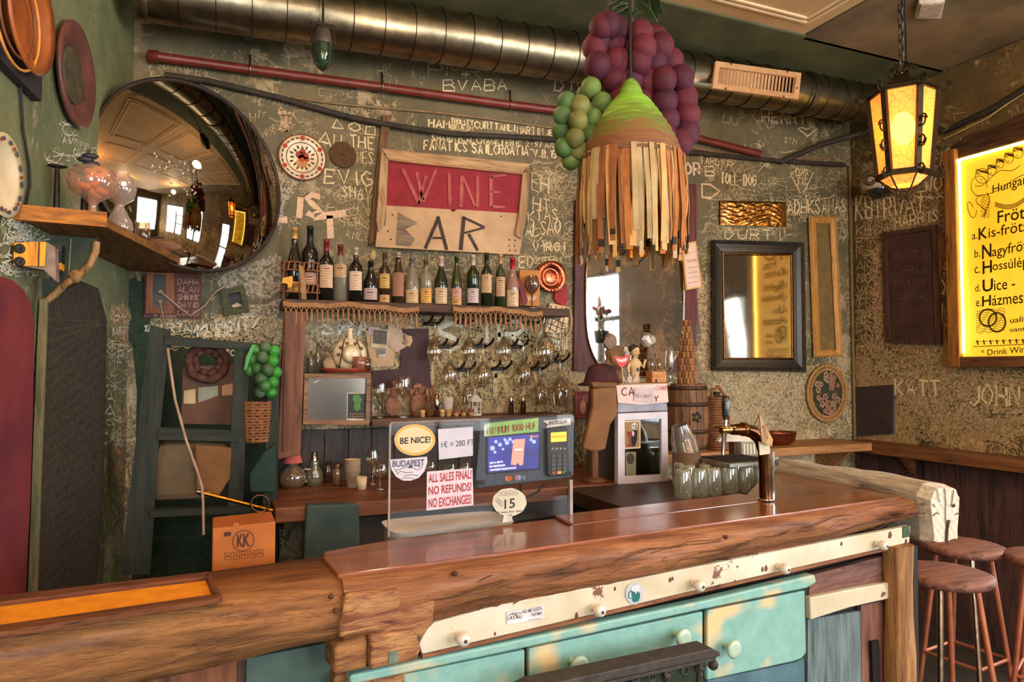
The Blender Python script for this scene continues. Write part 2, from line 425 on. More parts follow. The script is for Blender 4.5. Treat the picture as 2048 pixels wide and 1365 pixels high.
# --- spiral duct
YD, RD = -.30, .125
dz0, dz1 = Vector((-.30,YD,3.125)), Vector((4.0,YD,3.265))
duct = thing('ventilation_duct', 'long round spiral steel ventilation duct running under the ceiling', 'duct', (1.85,YD,3.2))
nseg = 30; seamm = metal((70,60,48), .5)
for i in range(nseg):
    a, b = dz0.lerp(dz1, i/nseg), dz0.lerp(dz1, (i+1)/nseg)
    e = (b-a)*.012
    MB().tube([a, b], RD, 32).build('duct_segment', steel, duct)
    MB().tube([b-e*1.2, b-e*.5, b+e*.5, b+e*1.2], [RD+.001, RD+.005, RD+.005, RD+.001], 32).build('seam', seamm, duct)
for px in (1605, 640):
    t = (oxx := YP(YD).at(px, 190 if px > 1000 else 60).x - dz0.x)/(dz1.x-dz0.x); c = dz0.lerp(dz1, t); u = (dz1-dz0).normalized()
    tag(MB().tube([c-u*.02, c+u*.02], RD+.010, 28).build('coupling_ring', metal((120,112,92), .4), duct), 'wider joint ring')
tag(MB().lathe([(0,-.03),(RD,-.03),(RD+.006,-.01),(RD+.006,.03),(0,.05)], 24, M=Matrix.Translation(dz0) @ Matrix.Rotation(PI/2,4,'Y')).build('end_cap', steel, duct), 'closed duct end')
# grille on the duct
gp = YP(YD-RD-.012)
gq = [(1432,122),(1603,146),(1597,199),(1425,176)]
beige = paint((208,160,112), (190,142,96), 20, .5)
gr = thing('vent_grille', 'beige louvred air grille screwed onto the steel duct', 'vent', gp.at(1515,160))
def inset(q, t, s): # inset a quad by fractions
    m = lambda u, v: lerp(lerp(q[0],q[1],u), lerp(q[3],q[2],u), v)
    return [m(t,s), m(1-t,s), m(1-t,1-s), m(t,1-s)]
gi = inset(gq, .055, .2)
for a, b, c, d in ((gq[0],gq[1],gi[1],gi[0]), (gi[3],gi[2],gq[2],gq[3]), (gq[0],gi[0],gi[3],gq[3]), (gi[1],gq[1],gq[2],gi[2])):
    MB().slab(gp, [a,b,c,d], .014).build('frame_bar', beige, gr)
MB().slab(gp, inset(gq,.05,.18), .003, -.012).build('backing', black, gr)
ns = 22
for i in range(ns):
    u = (i+.5)/ns; p0 = lerp(gi[0],gi[1],u); p1 = lerp(gi[3],gi[2],u)
    a, b = gp.at(*p0,-.002), gp.at(*p1,-.002); an = -.9+1.5*i/ns; hx = Vector((math.cos(an),math.sin(an),0))*.009
    th = Vector((-math.sin(an),math.cos(an),0))*.002
    MB().prism([a-hx, a+hx, b+hx, b-hx], th).build('louvre', beige, gr)
for p in (lerp(gq[0],gq[1],.15), lerp(gq[3],gq[2],.12), lerp(gq[3],gq[2],.85), lerp(gq[1],gq[2],.6), lerp(gq[0],gq[1],.86)):
    q = lerp(p, lerp(gq[0],gq[2],.5), .07); MB().ball(gp.at(*q,.013), .006, 8).build('screw', black, gr)
# --- pipes and cables along the back wall
red = paint((126,46,34), (88,34,26), 14, .42, bump=.15, spec=.5)
def wpts(pl, off, pts): return [pl.at(x, y, off) for x, y in pts]
pp = thing('heating_pipe', 'dull red painted pipe running the length of the back wall', 'pipe', WALL.at(740,170))
r1 = wpts(WALL, .05, [(303,112),(520,142),(760,174),(1000,207),(1120,222),(1300,250),(1420,283),(1520,308)])
MB().tube(r1, .022, 10).build('pipe_run', red, pp)
MB().tube([r1[0]+Vector((.0,.022,0)), r1[0], r1[0]+Vector((.03,-.005,0))], .027, 10).build('elbow', red, pp)
clipm = metal((170,150,120), .4)
for px, py in ((764,174), (500,139), (1020,210)):
    a = WALL.at(px, py-22, .03); b = WALL.at(px, py+18, .085); c0 = WALL.at(px, py, .05)
    m = MB(); m.tube([WALL.at(px,py-28,0), WALL.at(px,py-26,.03), WALL.at(px,py,.052)], .006, 6)
    m.tube([c0+Vector((0,.026*math.cos(t),.026*math.sin(t))) for t in [2*PI*k/12 for k in range(12)]], .005, 6, True)
    tag(m.build('pipe_clip', clipm, pp), 'bright metal clip')
one(MB().tube(wpts(WALL,.03,[(330,150),(420,163),(560,196),(700,235),(790,252),(900,268),(1060,276),(1200,284),(1380,305),(1560,322),(1690,330)]), .015, 8), 'drape_cable', paint((66,54,42), (44,38,32), 12, .7),
    'thick dark sheathed cable sagging below the red pipe', 'cable')
one(MB().tube(wpts(WALL,.012,[(590,196),(660,206),(760,216),(860,224),(980,238),(1090,254),(1200,268),(1320,285),(1440,306),(1560,318),(1660,316)]), .006, 6), 'conduit', paint((150,120,84), None, 20),
    'thin tan conduit clipped between red pipe and dark cable', 'cable')
one(MB().tube([WALL.at(1560,325,.03), WALL.at(1640,290,.12), RIGHT.at(1740,262,.05), RIGHT.at(1820,245,.04), RIGHT.at(1890,262,.03), RIGHT.at(1990,215,.03), RIGHT.at(2060,170,.03)], .018, 8), 'drape_cable', paint((62,50,40), (40,34,30), 12, .7),
    'dark cable bundle rising from the corner along the lamp side wall', 'cable')
one(MB().tube([RIGHT.at(1860,292,.02), RIGHT.at(1910,268,.02), RIGHT.at(1975,236,.02), RIGHT.at(2020,204,.02), RIGHT.at(2060,178,.02)], .006, 6), 'conduit', paint((190,160,90), None, 20),
    'thin pale yellow wire above the glowing menu board', 'cable')
# --- small caged lamp hanging before the duct
cp = YP(-.52)
cl = thing('caged_lamp', 'small caged bulkhead lamp with green glass hanging before the duct', 'lamp', cp.at(646,140))
k = px2m(cp.at(646,90)); top = cp.at(646,48); X = Vector((1,0,0)); Z = Vector((0,0,1))
m = MB(); m.tube([top-X*22*k-Z*40*k, top-X*22*k, top+X*22*k, top+X*22*k-Z*40*k], .005, 6); m.tube([top, Vector((top.x,top.y,3.36))], .005, 6); m.build('bracket', iron, cl)
c = cp.at(646,62)
MB().lathe([(0,6*k),(9*k,6*k),(16*k,-6*k),(19*k,-26*k),(17*k,-30*k),(0,-30*k)], 16, c).build('cap', paint((70,62,56), None, 30, .4), cl)
MB().lathe([(16*k,-30*k),(18*k,-45*k),(15*k,-62*k),(8*k,-74*k),(0,-77*k)], 16, c, cap=False).build('globe', paint((40,74,44), (26,48,30), 20, .15, spec=.7), cl)
for a in range(6):
    t = 2*PI*a/6; d = Vector((math.cos(t),math.sin(t),0))
    MB().tube([c+d*19*k-Z*28*k, c+d*21*k-Z*48*k, c+d*15*k-Z*70*k, c-Z*82*k], .003, 5).build('cage_wire', iron, cl)
# pipe hangers on the duct
# --- emergency light on the ceiling
em = thing('emergency_light', 'small pale rectangular emergency light on the dark ceiling beam', 'light', ZP(3.33).at(1858,22))
e = ZP(3.35); q = [(1838,7),(1890,3),(1882,38),(1830,38)]
MB().slab(Plane((0,0,-1),(0,0,3.35)), q, .035).build('body', paint((206,190,172), None, 20, .5), em, bev=.004)
MB().slab(Plane((0,0,-1),(0,0,3.315)), inset(q,.1,.12), .008).build('diffuser', paint((190,168,146), (150,124,104), 60, .4), em)
# --- hanging fruit
def grapes(name, label, pl, spots, r, mats, leafy=None):
    t = thing(name, label, 'decoration', pl.at(*spots[0][:2]))
    for j, (x, y, d) in enumerate(spots):
        rr = px2m(pl.at(x,y))*r*random.uniform(.94,1.06)
        MB().ball(pl.at(x,y,d), (rr,rr,rr*1.06), 16).build('grape', mats[j % len(mats)], t)
    return t
gpl = YP(-1.42)
purp = [paint((88,26,38), (66,18,32), 16, .7, bump=.05), paint((78,24,42), (56,16,32), 16, .7), paint((98,32,42), (74,22,34), 16, .72)]
ps = []
outl = {60:(1205,1235),95:(1195,1320),128:(1200,1345),160:(1225,1360),200:(1250,1365),235:(1290,1372),268:(1325,1375),292:(1345,1362)}
for y, (a, b) in outl.items():
    n = max(1, round((b-a)/34))
    for i in range(n+1):
        x = a+(b-a)*i/max(n,1)
        ps.append((x+random.uniform(-5,5), y+random.uniform(-6,6), random.uniform(-.02,.09)*(1-abs((x-(a+b)/2)/max(b-a,1)))))
ps += [(1215,52,.03),(1280,70,.04),(1310,80,.0),(1200,80,0)]
gt = grapes('purple_grapes', 'big bunch of artificial purple grapes hanging above the bar', gpl, ps, 27, purp)
tp = gpl.at(1262,60)
MB().tube([tp-Z*.05, tp+Z*.15, Vector((tp.x,tp.y,3.33))], .012, 8).build('stem', paint((70,58,44), None, 20), gt)
lf = [paint((48,74,40), (34,54,32), 20, .5), paint((60,84,40), (44,60,30), 20, .5)]
for i in range(11):
    a = i*2.4; c = gpl.at(1270+34*math.cos(a), 6+18*math.sin(a), .03*math.cos(i*1.3)); k = px2m(c)
    d = Vector((math.cos(a),math.sin(a*1.7)*.6,-.5)).normalized(); s_ = d.cross(Vector((0,0,1))).normalized(); nn = s_.cross(d)
    pr = [c+d*(u*34*k)+s_*(v*20*k)+nn*(-.006*u*u) for u, v in ((-.6,0),(-.35,.75),(-.1,.5),(.15,1),(.45,.5),(1,0),(.45,-.5),(.15,-1),(-.1,-.5),(-.35,-.75))]
    MB().prism(pr, nn*.003).build('vine_leaf', lf[i % 2], gt)
grn = [paint((108,130,64), (72,94,42), 12, .6, bump=.05), paint((84,116,64), (58,84,44), 12, .6), paint((122,122,64), (86,84,42), 12, .6)]
gs = [(1182,176,0),(1134,205,.02),(1160,212,.05),(1204,206,.02),(1126,232,.02),(1156,242,.07),(1186,236,.03),(1124,262,0),(1150,276,.06),(1180,268,.02),(1128,295,.02),(1156,300,.03),(1142,320,.0),(1170,190,-.05)]
gg = grapes('green_grapes', 'bunch of artificial green grapes hanging beside the ribbon lamp', gpl, gs, 20, grn)
gc = gpl.at(1180,165)
MB().tube([gc-Z*.06, gc+Z*.05, gc+X*.12+Z*.42], .008, 6).build('stem', paint((70,58,44), None, 20), gg)
# --- lamp shade: woven husk cone with a skirt of wine ribbons
lp = YP(-1.50); lc = lp.at(1262,320); k = px2m(lc)
lamp = thing('ribbon_lamp', 'hanging lamp of a woven straw cone with a long skirt of wine ribbons', 'lamp', lc)
husk = NT('woven_husk'); sx = husk.n('ShaderNodeSeparateXYZ'); husk.l(husk.coord(), sx.inputs[0])
hn = husk.noise(husk.coord((1,1,6)), 9, 4, .6, .6)
husk.col(husk.ramp(husk.math('ADD', husk.math('MULTIPLY', sx.outputs[2], 2.1), husk.math('MULTIPLY', hn, .55)), [(.20,(92,60,40)),(.36,(124,76,44)),(.52,(98,110,36)),(.66,(122,170,44)),(.9,(96,120,36))]))
husk.bump(hn, .5, .01); husk.set(Roughness=.7)
prof = [(102,-6),(96,14),(88,36),(74,64),(56,92),(42,112),(33,122),(22,132),(20,142),(14,154),(6,163),(0,165)]
cone = MB()
rings = []
for i in range(len(prof)-1):
    (r0,z0),(r1_,z1) = prof[i], prof[i+1]
    for j in range(2): rings.append((r0+(r1_-r0)*j/2, z0+(z1-z0)*j/2))
rings.append(prof[-1])
pr2 = []
for i in range(len(rings)-1):
    (r0,z0),(r1_,z1) = rings[i], rings[i+1]; pr2 += [(r0*k,z0*k),((r0+r1_)/2*k+.004,(z0+z1)/2*k)]
pr2.append((0,rings[-1][1]*k))
cone.lathe(pr2, 30, lc).build('woven_cone', husk.m, lamp)
MB().tube([lc+Z*160*k, lc+Z*200*k, Vector((lc.x,lc.y,3.42))], .006, 6).build('cord', black, lamp)
rbm = [paint(c, c2, 10, .75) for c, c2 in (((196,134,66),(160,100,48)), ((176,108,48),(146,84,38)), ((206,160,98),(176,128,74)), ((184,160,116),(152,128,88)), ((150,92,48),(118,70,38)), ((170,166,124),(140,132,96)))]
nr = 120
for i in range(nr):
    a = 2*PI*i/nr+random.uniform(-.03,.03); d = Vector((math.cos(a),math.sin(a),0)); s_ = Vector((-math.sin(a),math.cos(a),0))
    r0 = 100*k+random.uniform(-.006,.008); L = random.uniform(172,216)*k if random.random() > .15 else random.uniform(130,172)*k
    tw = random.uniform(-.35,.35); wd = random.uniform(3.6,6.4)*k; sw = random.uniform(-.02,.02)
    vs = []; n_ = 7
    for j in range(n_+1):
        t = j/n_; ss = (s_*math.cos(tw*t*2)+d*math.sin(tw*t*2))
        c = lc+d*(r0+.012*math.sin(t*2.5)+random.uniform(-.002,.002))+s_*sw*t-Z*(t*L-4*k)
        vs += [c-ss*wd, c+ss*wd, c+ss*wd-d*.0016, c-ss*wd-d*.0016]
    fs = [(0,1,2,3),(4*n_+3,4*n_+2,4*n_+1,4*n_)]
    for j in range(n_):
        for q in range(4): fs.append((4*j+q,4*j+(q+1)%4,4*j+4+(q+1)%4,4*j+4+q))
    rb = MB().add(vs, fs, False).build('ribbon', rbm[int((math.cos(a)*-.5+.5)*2.2+random.uniform(0,3)) % 6], lamp)
    if random.random() < .3:
        e = vs[-4]; f_ = vs[-3]; MB().prism([e+Z*.02+d*.002, f_+Z*.02+d*.002, f_+Z*.045+d*.002, e+Z*.045+d*.002], -d*.005).build('ribbon_end', black, rb)
MB().ball(lc-Z*40*k, 22*k, 12).build('bulb', paint((220,210,190), None, 10, .2), lamp)
# printed word on one ribbon
m = MB(); tq = [lp.at(x, y, .118) for x, y in ((1211,395),(1211,418),(1203,418),(1203,395))]
# --- hanging iron lantern
np_ = YP(-1.2); lb = np_.at(1808,352); kk = px2m(np_.at(1808,260))
lan = thing('hanging_lantern', 'lit wrought iron lantern with amber glass hanging on a chain', 'lantern', lb)
AN = NT('amber_crackle_glass'); av = AN.n('ShaderNodeTexVoronoi', feature='DISTANCE_TO_EDGE'); av.inputs['Scale'].default_value = 34; AN.l(AN.coord(), av.inputs['Vector'])
ac = AN.mix(AN.ramp(av.outputs[0], [(.0,1.0),(.05,0.0)]), (255,190,92), (206,122,40)); AN.l(ac, AN.b.inputs['Emission Color']); AN.col(ac); AN.set(Emission_Strength=.55, Roughness=.3)
at_ = AN.n('ShaderNodeBsdfTranslucent'); at_.inputs[0].default_value = lin((255,220,150)); at2 = AN.n('ShaderNodeBsdfTransparent'); at2.inputs[0].default_value = lin((255,214,140))
amx = AN.n('ShaderNodeMixShader'); amx.inputs[0].default_value = .42; AN.l(AN.b.outputs[0], amx.inputs[1]); AN.l(at2.outputs[0], amx.inputs[2]); AN.l(amx.outputs[0], AN.t.nodes['Material Output'].inputs[0]); amber = AN.m
H = 165*kk; rt_, rb_ = 62*kk, 48*kk; zt = lb.z+H
def hexp(r, z, a): return Vector((lb.x+r*math.cos(a), lb.y+r*math.sin(a), z))
a0 = math.radians(-23)+PI/6*1.0
iron2 = paint((58,44,20), (36,28,16), 30, .45, .5)
for i in range(6):
    a, b = a0+i*PI/3, a0+(i+1)*PI/3
    pane = MB().prism([hexp(rb_*.96,lb.z+4*kk,a), hexp(rb_*.96,lb.z+4*kk,b), hexp(rt_*.96,zt,b), hexp(rt_*.96,zt,a)], (Vector((lb.x,lb.y,0))-Vector((hexp(1,0,(a+b)/2).x,hexp(1,0,(a+b)/2).y,0))).normalized()*.003).build('pane', amber, lan)
    m = MB(); m.beam(hexp(rb_,lb.z,a), hexp(rt_,zt,a), .023, .020); m.build('corner_bar', iron2, lan)
    m = MB(); m.beam(hexp(rb_,lb.z,a), hexp(rb_,lb.z,b), .016, .026); m.build('base_rail', iron2, lan)
    m = MB(); m.beam(hexp(rt_,zt,a), hexp(rt_,zt,b), .012, .018); m.build('top_rail', iron2, lan)
    MB().prism([hexp(rt_*1.08,zt,a), hexp(rt_*1.08,zt,b), hexp(12*kk,zt+38*kk,b), hexp(12*kk,zt+38*kk,a)], (0,0,-.004)).build('roof_panel', iron2, lan)
    MB().prism([hexp(rb_*.92,lb.z-2*kk,a), hexp(rb_*.92,lb.z-2*kk,b), hexp(24*kk,lb.z-20*kk,b), hexp(24*kk,lb.z-20*kk,a)], (0,0,.003)).build('lower_pane', amber, lan)
    def curl(c, d, r, up_=1, turns=1.5):
        return [c+d*(r*(1-.55*t/turns)*math.cos(2*PI*t))+Z*up_*(r*(1-.55*t/turns)*math.sin(2*PI*t)) for t in [turns*q/16 for q in range(17)]]
    d = Vector((math.cos(a),math.sin(a),0))
    for z_, r_, u_ in ((zt+2*kk,12*kk,1),(lb.z+H*.54,13*kk,1),(lb.z+H*.32,13*kk,-1),(lb.z+0*kk,12*kk,-1)):
        rr = rb_+(rt_-rb_)*(z_-lb.z)/H+12*kk
        MB().tube(curl(Vector((lb.x,lb.y,z_))+d*rr, d, r_, u_), .0042, 5).build('scroll', iron2, lan)
    MB().tube(curl(Vector((lb.x,lb.y,zt+44*kk))+d*16*kk, d, 13*kk), .0042, 5).build('top_scroll', iron2, lan)
    MB().tube([hexp(rb_,lb.z,a), hexp(26*kk,lb.z-26*kk,a), hexp(6*kk,lb.z-44*kk,a), hexp(14*kk,lb.z-52*kk,a)], .004, 5).build('bottom_scroll', iron2, lan)
MB().ball((lb.x,lb.y,lb.z+H*.58), (22*kk,22*kk,34*kk), 14).build('bulb', glow((255,226,160), 40), lan)
z_ = zt+46*kk; i = 0
while z_ < 3.36:
    hx = Vector((1,0,0)) if i % 2 else Vector((0,1,0)); L, W_ = .034, .012
    c = Vector((lb.x,lb.y,z_+.02))
    MB().tube([c+hx*W_*math.cos(2*PI*q/12)+Z*L*.75*math.sin(2*PI*q/12) for q in range(12)], .0042, 6, True).build('chain_link', metal((110,100,100), .4), lan)
    z_ += .037; i += 1
MB().tube([Vector((lb.x+.02,lb.y,zt+40*kk)), Vector((lb.x+.035,lb.y,2.96)), Vector((lb.x+.03,lb.y,3.36))], .004, 6).build('flex', black, lan)
bulb('lantern_bulb', (lb.x,lb.y-.0,lb.z+H*.55), 14, (1.0,.66,.26), .04)
# ================================================================ left wall, corner mirror, dark corner behind the bar
def orient(n, c, up=(0,0,1)):
    n = Vector(n).normalized(); x = Vector(up).cross(n).normalized(); y = n.cross(x)
    return Matrix(((x.x,y.x,n.x,c.x),(x.y,y.y,n.y,c.y),(x.z,y.z,n.z,c.z),(0,0,0,1)))
def plate_prof(r, d=.02, rim=.35):
    return [(0,0),(r*.55,0),(r*.62,.004),(r*.72,d*.55),(r,d),(r,d+.004),(r*.74,d*.55+.006),(r*.6,.009),(0,.008)]
def wdisc(mb, pl, px, py, prof, off=0, n=32): return mb.lathe(prof, n, M=orient(pl.n, pl.at(px, py, off)))
def spot(pl, c, r, a, rr, size, mb, off, n=8):
    """small flat disc printed on a round plate, at angle a and radius rr"""
    M = orient(pl.n, c); p = Vector((rr*math.cos(a), rr*math.sin(a), off)); 
    mb.prism([M @ (p+Vector((size[0]*math.cos(t)*math.cos(a)-size[1]*math.sin(t)*math.sin(a), size[0]*math.cos(t)*math.sin(a)+size[1]*math.sin(t)*math.cos(a), 0))) for t in [2*PI*i/n for i in range(n)]], -pl.n*.001)
# --- framed plates on the left wall
fb = paint((62,56,56), (40,36,40), 20, .6, bump=.1)
lf = LEFT.at(40,40)
t = thing('framed_plate', 'square dark board carrying an orange glazed round plate, high on the green wall', 'plate', lf)
MB().slab(LEFT, [(-70,-230),(88,-40),(85,205),(-70,45)], .03).build('backboard', fb, t, bev=.004)
r = .155; og = paint((170,92,36), (132,66,30), 12, .35, spec=.6, bump=.15)
wdisc(MB(), LEFT, 36, 32, [(0,0),(r*.62,0),(r*.66,.012),(r*.80,.02),(r*.84,.03),(r,.034),(r,.04),(r*.8,.036),(r*.62,.016),(0,.014)], .03).build('plate', og, t)
for q, c in ((.70, (120,70,40)), (.90, (226,150,70))):
    MM = orient(LEFT.n, LEFT.at(36,32,.064)); MB().tube([MM @ Vector((r*q*math.cos(x), r*q*math.sin(x), 0)) for x in [2*PI*i/36 for i in range(36)]], .004, 6, True).build('rim_band', paint(c, None, 20, .4), t)
dk = paint((110,62,52), (72,46,40), 14, .45, bump=.2, spec=.5)
t = thing('wall_plate', 'dark red brown round wall plate with a dull centre, on the green wall', 'plate', LEFT.at(140,150))
r = .178
wdisc(MB(), LEFT, 141, 150, [(0,.0),(r*.5,0),(r*.95,.012),(r,.018),(r,.026),(r*.9,.03),(r*.72,.02),(r*.58,.012),(0,.012)]).build('rim', dk, t)
wdisc(MB(), LEFT, 141, 150, [(0,0),(r*.52,0),(r*.54,.008),(r*.46,.012),(r*.3,.006),(0,.008)], .012).build('centre', paint((84,76,56), (58,54,42), 26, .5, bump=.3), t)
t = thing('floral_plate', 'white plate with painted blue leaves and red flower, cut by the frame edge', 'plate', LEFT.at(-8,350))
r = .115; wh = paint((222,206,170), (200,180,140), 9, .3, spec=.6)
wdisc(MB(), LEFT, -8, 350, plate_prof(r)).build('plate', wh, t)
cc = LEFT.at(-8,350); m = MB(); m2 = MB()
for i in range(14): spot(LEFT, cc, r, i*2*PI/14, r*.86, (.006,.011), m, .0265)
for i in range(7): spot(LEFT, cc, r, i*2*PI/7+.2, r*.84, (.006,.006), m2, .0270)
m.build('leaf_pattern', paint((70,84,100), None), t); m2.build('flower_pattern', paint((160,60,40), None), t)
one(MB().tube(wpts(LEFT,.008,[(41,175),(46,260),(58,330),(60,370),(53,405),(51,428)]), .004, 6), 'wall_wire', black, 'thin black wire running down the green wall to the corner shelf', 'cable')
# --- corner shelf with bracket
sz = 1.98
shelf_c = (Vector((-.53,-1.13,sz)), Vector((-.312,-1.11,sz)), Vector((-.055,-.005,sz)), Vector((-.35,-.005,sz)))
cs = thing('corner_shelf', 'wedge shaped wooden corner shelf with a warm lit front edge', 'shelf', (-.33,-.5,sz))
MB().prism([p+Vector((0,0,.028)) for p in shelf_c], (0,0,-.028)).build('board', wood((150,96,40), (104,66,30), 'y', 1.5), cs, bev=.003)
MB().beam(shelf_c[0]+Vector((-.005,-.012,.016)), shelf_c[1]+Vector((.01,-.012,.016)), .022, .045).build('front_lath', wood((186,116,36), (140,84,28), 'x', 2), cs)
bp = YP(-1.02)
pan = [(100,470),(196,478),(192,505),(180,528),(165,546),(150,557),(132,566),(115,582),(98,600),(84,606),(84,560),(100,555)]
MB().slab(bp, pan, .012).build('bracket_panel', paint((48,56,34), (34,40,28), 14, .7), cs)
tn = wood((160,120,72), (122,88,50), 'z', 2)
cv = [bp.at(x,y,.012) for x, y in ((193,484),(191,505),(180,528),(166,545),(152,556))]
MB().tube(cv, .011, 8).build('bracket_rib', tn, cs)
MB().tube([bp.at(x,y,.012) for x, y in ((150,557),(130,568),(113,586),(96,600),(80,604))], .011, 8).build('bracket_rib', tn, cs)
MB().ball(bp.at(151,553,.015), (.018,.014,.022), 10).build('bracket_knob', tn, cs)
MB().tube([bp.at(142,478,.014), bp.at(137,552,.014)], .002, 5).build('seam_wire', paint((120,124,100), None), cs)
one(MB().slab(Plane((.1,-1,0), bp.at(75,900)), [(79,600),(95,600),(92,700),(84,900),(74,1190),(56,1190),(66,900),(74,700)], .03), 'corner_batten',
    wood((128,120,82), (96,92,60), 'z', 1.5), 'upright grey green batten below the corner shelf bracket', 'batten')
one(MB().slab(LEFT, [(97,602),(130,580),(165,562),(198,576),(215,640),(208,1000),(192,1200),(60,1210),(80,900)], .03), 'mesh_panel',
    paint((70,60,48), (42,36,30), 55, .8, bump=.6), 'dark brown woven panel standing against the green wall', 'panel', bev=.006)
m = MB()
for i in range(25):   # loose diagonal weave of the panel
    y0 = 640+i*22; x1 = 240 if i < 22 else 240-(i-21)*12
    m.ribbon([LEFT.at(100, y0, .031), LEFT.at(x1-32, max(y0-84, 644), .031)], LEFT.n, .005)
m.build('weave', paint((86,72,56), (58,50,40), 40, .8), bpy.data.objects['mesh_panel'])
vel = paint((124,48,44), (88,30,40), 3.5, .85, bump=.2)
rp = thing('red_chair_back', 'tall dark red padded upright with a rounded top below the socket box', 'chair', LEFT.at(20,1180,.06))
MB().slab(LEFT, [(-60,575),(-20,552),(5,547),(32,556),(56,576),(70,604),(76,650),(74,800),(68,1000),(58,1200),(-60,1260)], .07, .012).build('padding', vel, rp, bev=.025)
# --- things on the corner shelf
def on_shelf(px, py, z=sz+.03): return ZP(z).at(px, py)
clear = thin_glass((236,226,214), 0, .05); pinkg = thin_glass((236,196,170), .18, .06); amberg = thin_glass((232,190,130), .1, .06)
cork = paint((176,120,66), (136,88,46), 60, .8, bump=.3); corkd = paint((140,90,54), (104,66,40), 60, .8, bump=.3)
p = on_shelf(185,447); k = px2m(p)
gb = thing('cork_goblet', 'big stemmed glass goblet filled with corks on the corner shelf', 'glass', p)
MB().lathe([(0,0),(28*k,1*k),(24*k,6*k),(7*k,22*k),(6*k,36*k),(12*k,44*k),(38*k,62*k),(46*k,82*k),(40*k,104*k),(30*k,112*k)], 24, p, cap=False).build('goblet', pinkg, gb)
for i in range(14):
    a = random.uniform(0,2*PI); rr = random.uniform(0,26)*k; c = p+Vector((rr*math.cos(a), rr*math.sin(a), (62+i*3.6)*k)); d = Vector((random.uniform(-1,1),random.uniform(-1,1),random.uniform(-.6,.6))).normalized()
    MB().tube([c-d*.018, c+d*.018], .0105, 8).build('cork', paint((232,164,44), (200,128,36), 60, .7, bump=.3), gb)
p = on_shelf(238,468); k = px2m(p)
cz = thing('glass_decanter', 'round pink tinted glass decanter beside the cork goblet', 'decanter', p)
MB().lathe([(0,0),(20*k,0),(25*k,10*k),(24*k,22*k),(14*k,42*k),(8*k,54*k),(10*k,60*k),(26*k,72*k),(31*k,92*k),(26*k,112*k),(16*k,120*k),(18*k,124*k)], 20, p, cap=False).build('body', thin_glass((216,196,180), .25, .06), cz)
p = on_shelf(298,508); k = px2m(p)
for lab, dx, s_, mt in (('tall ribbed pink tumbler by the edge of the round mirror', 0, 1, pinkg), ('small plain tumbler behind the ribbed pink one', -14, .8, clear)):
    q = on_shelf(298+dx, 508-abs(dx)*.9); tg = thing('tumbler', lab, 'glass', q)
    MB().lathe([(0,0),(15*k*s_,0),(17*k*s_,62*k*s_),(15.5*k*s_,62*k*s_),(14*k*s_,4*k),(0,4*k)], 16, q, cap=False).build('body', mt, tg)
    m = MB()
    for i in range(12): a = 2*PI*i/12; m.tube([q+Vector((15.4*k*s_*math.cos(a),15.4*k*s_*math.sin(a),4*k)), q+Vector((16.6*k*s_*math.cos(a),16.6*k*s_*math.sin(a),44*k*s_))], .0016, 4)
    if mt is pinkg: m.build('ribs', pinkg, tg)
# ornate dark iron stand at the back of the shelf
p = on_shelf(150,452); k = px2m(p)
ist = thing('iron_stand', 'dark twisted iron stand with scroll leaves behind the goblet', 'stand', p)
a_, b_ = on_shelf(112,446), on_shelf(168,449)
MB().tube([a_, a_+Z*112*k], [7*k,4*k], 8).build('post', iron, ist); MB().tube([b_, b_+Z*95*k], [8*k,5*k], 8).build('post', iron, ist)
MB().ball(a_+Z*112*k, (18*k,10*k,4*k), 10).build('drip_pan', iron, ist)
m = MB()
for i in range(6):
    c = b_+Z*(98+i*8)*k+X*(random.uniform(-14,14)*k); m.ball(c, (16*k,8*k,6*k), 8)
m.tube([b_+Z*95*k, b_+Z*150*k+X*6*k], 3*k, 6); tag(m.build('scroll_leaves', paint((58,54,58), (36,34,40), 20, .4), ist), kind='stuff')
# wooden peg lying on the shelf edge
p = on_shelf(335,506); k = px2m(p)
one(MB().tube([p+Vector((-30*k,0,14*k)), p+Vector((0,-.01,14*k)), p+Vector((18*k,-.015,13*k)), p+Vector((26*k,-.018,13*k))], [12*k,14*k,10*k,6*k], 12), 'wooden_peg', wood((134,92,60), (104,70,46), 'x', 3), 'turned wooden peg lying at the tip of the corner shelf', 'peg')
# --- socket box and amp box under the shelf
sb = thing('socket_box', 'yellow plywood box with two dark round sockets under the corner shelf', 'box', LEFT.at(60,520,.05))
yp = YP(-1.16); ply = wood((236,160,40), (206,130,34), 'z', 2, .6, .1)
MB().slab(yp, [(28,486),(70,484),(92,484),(90,533),(27,531)], .002, .002).build('front_board', ply, sb)
MB().slab(YP(-1.10), [(30,488),(94,485),(110,494),(112,563),(88,540),(30,530)], .05, .005).build('body', paint((150,128,112), (110,92,80), 20, .7), sb)
for py in (498, 524):
    wdisc(MB(), yp, 40, py, [(0,0),(.013,0),(.014,.006),(.011,.008),(0,.004)], .004, 16).build('socket', iron, sb)
MB().tube([yp.at(78,484,.005), yp.at(77,533,.005)], .0015, 4).build('board_seam', black, sb)
ab = thing('speaker_box', 'small black box with orange base strip beside the socket box', 'box', YP(-1.08).at(104,540))
MB().slab(YP(-1.04), [(84,486),(124,490),(122,527),(82,527)], .05).build('body', black, ab)
MB().slab(YP(-1.04), [(82,526),(122,526),(121,539),(82,539)], .055).build('base_strip', ply, ab)
m = MB(); typed_px(m, 'anity', YP(-1.04), [(88,495),(120,498),(120,508),(88,505)], .0515); m.build('lettering', paint((150,140,120), None), ab)
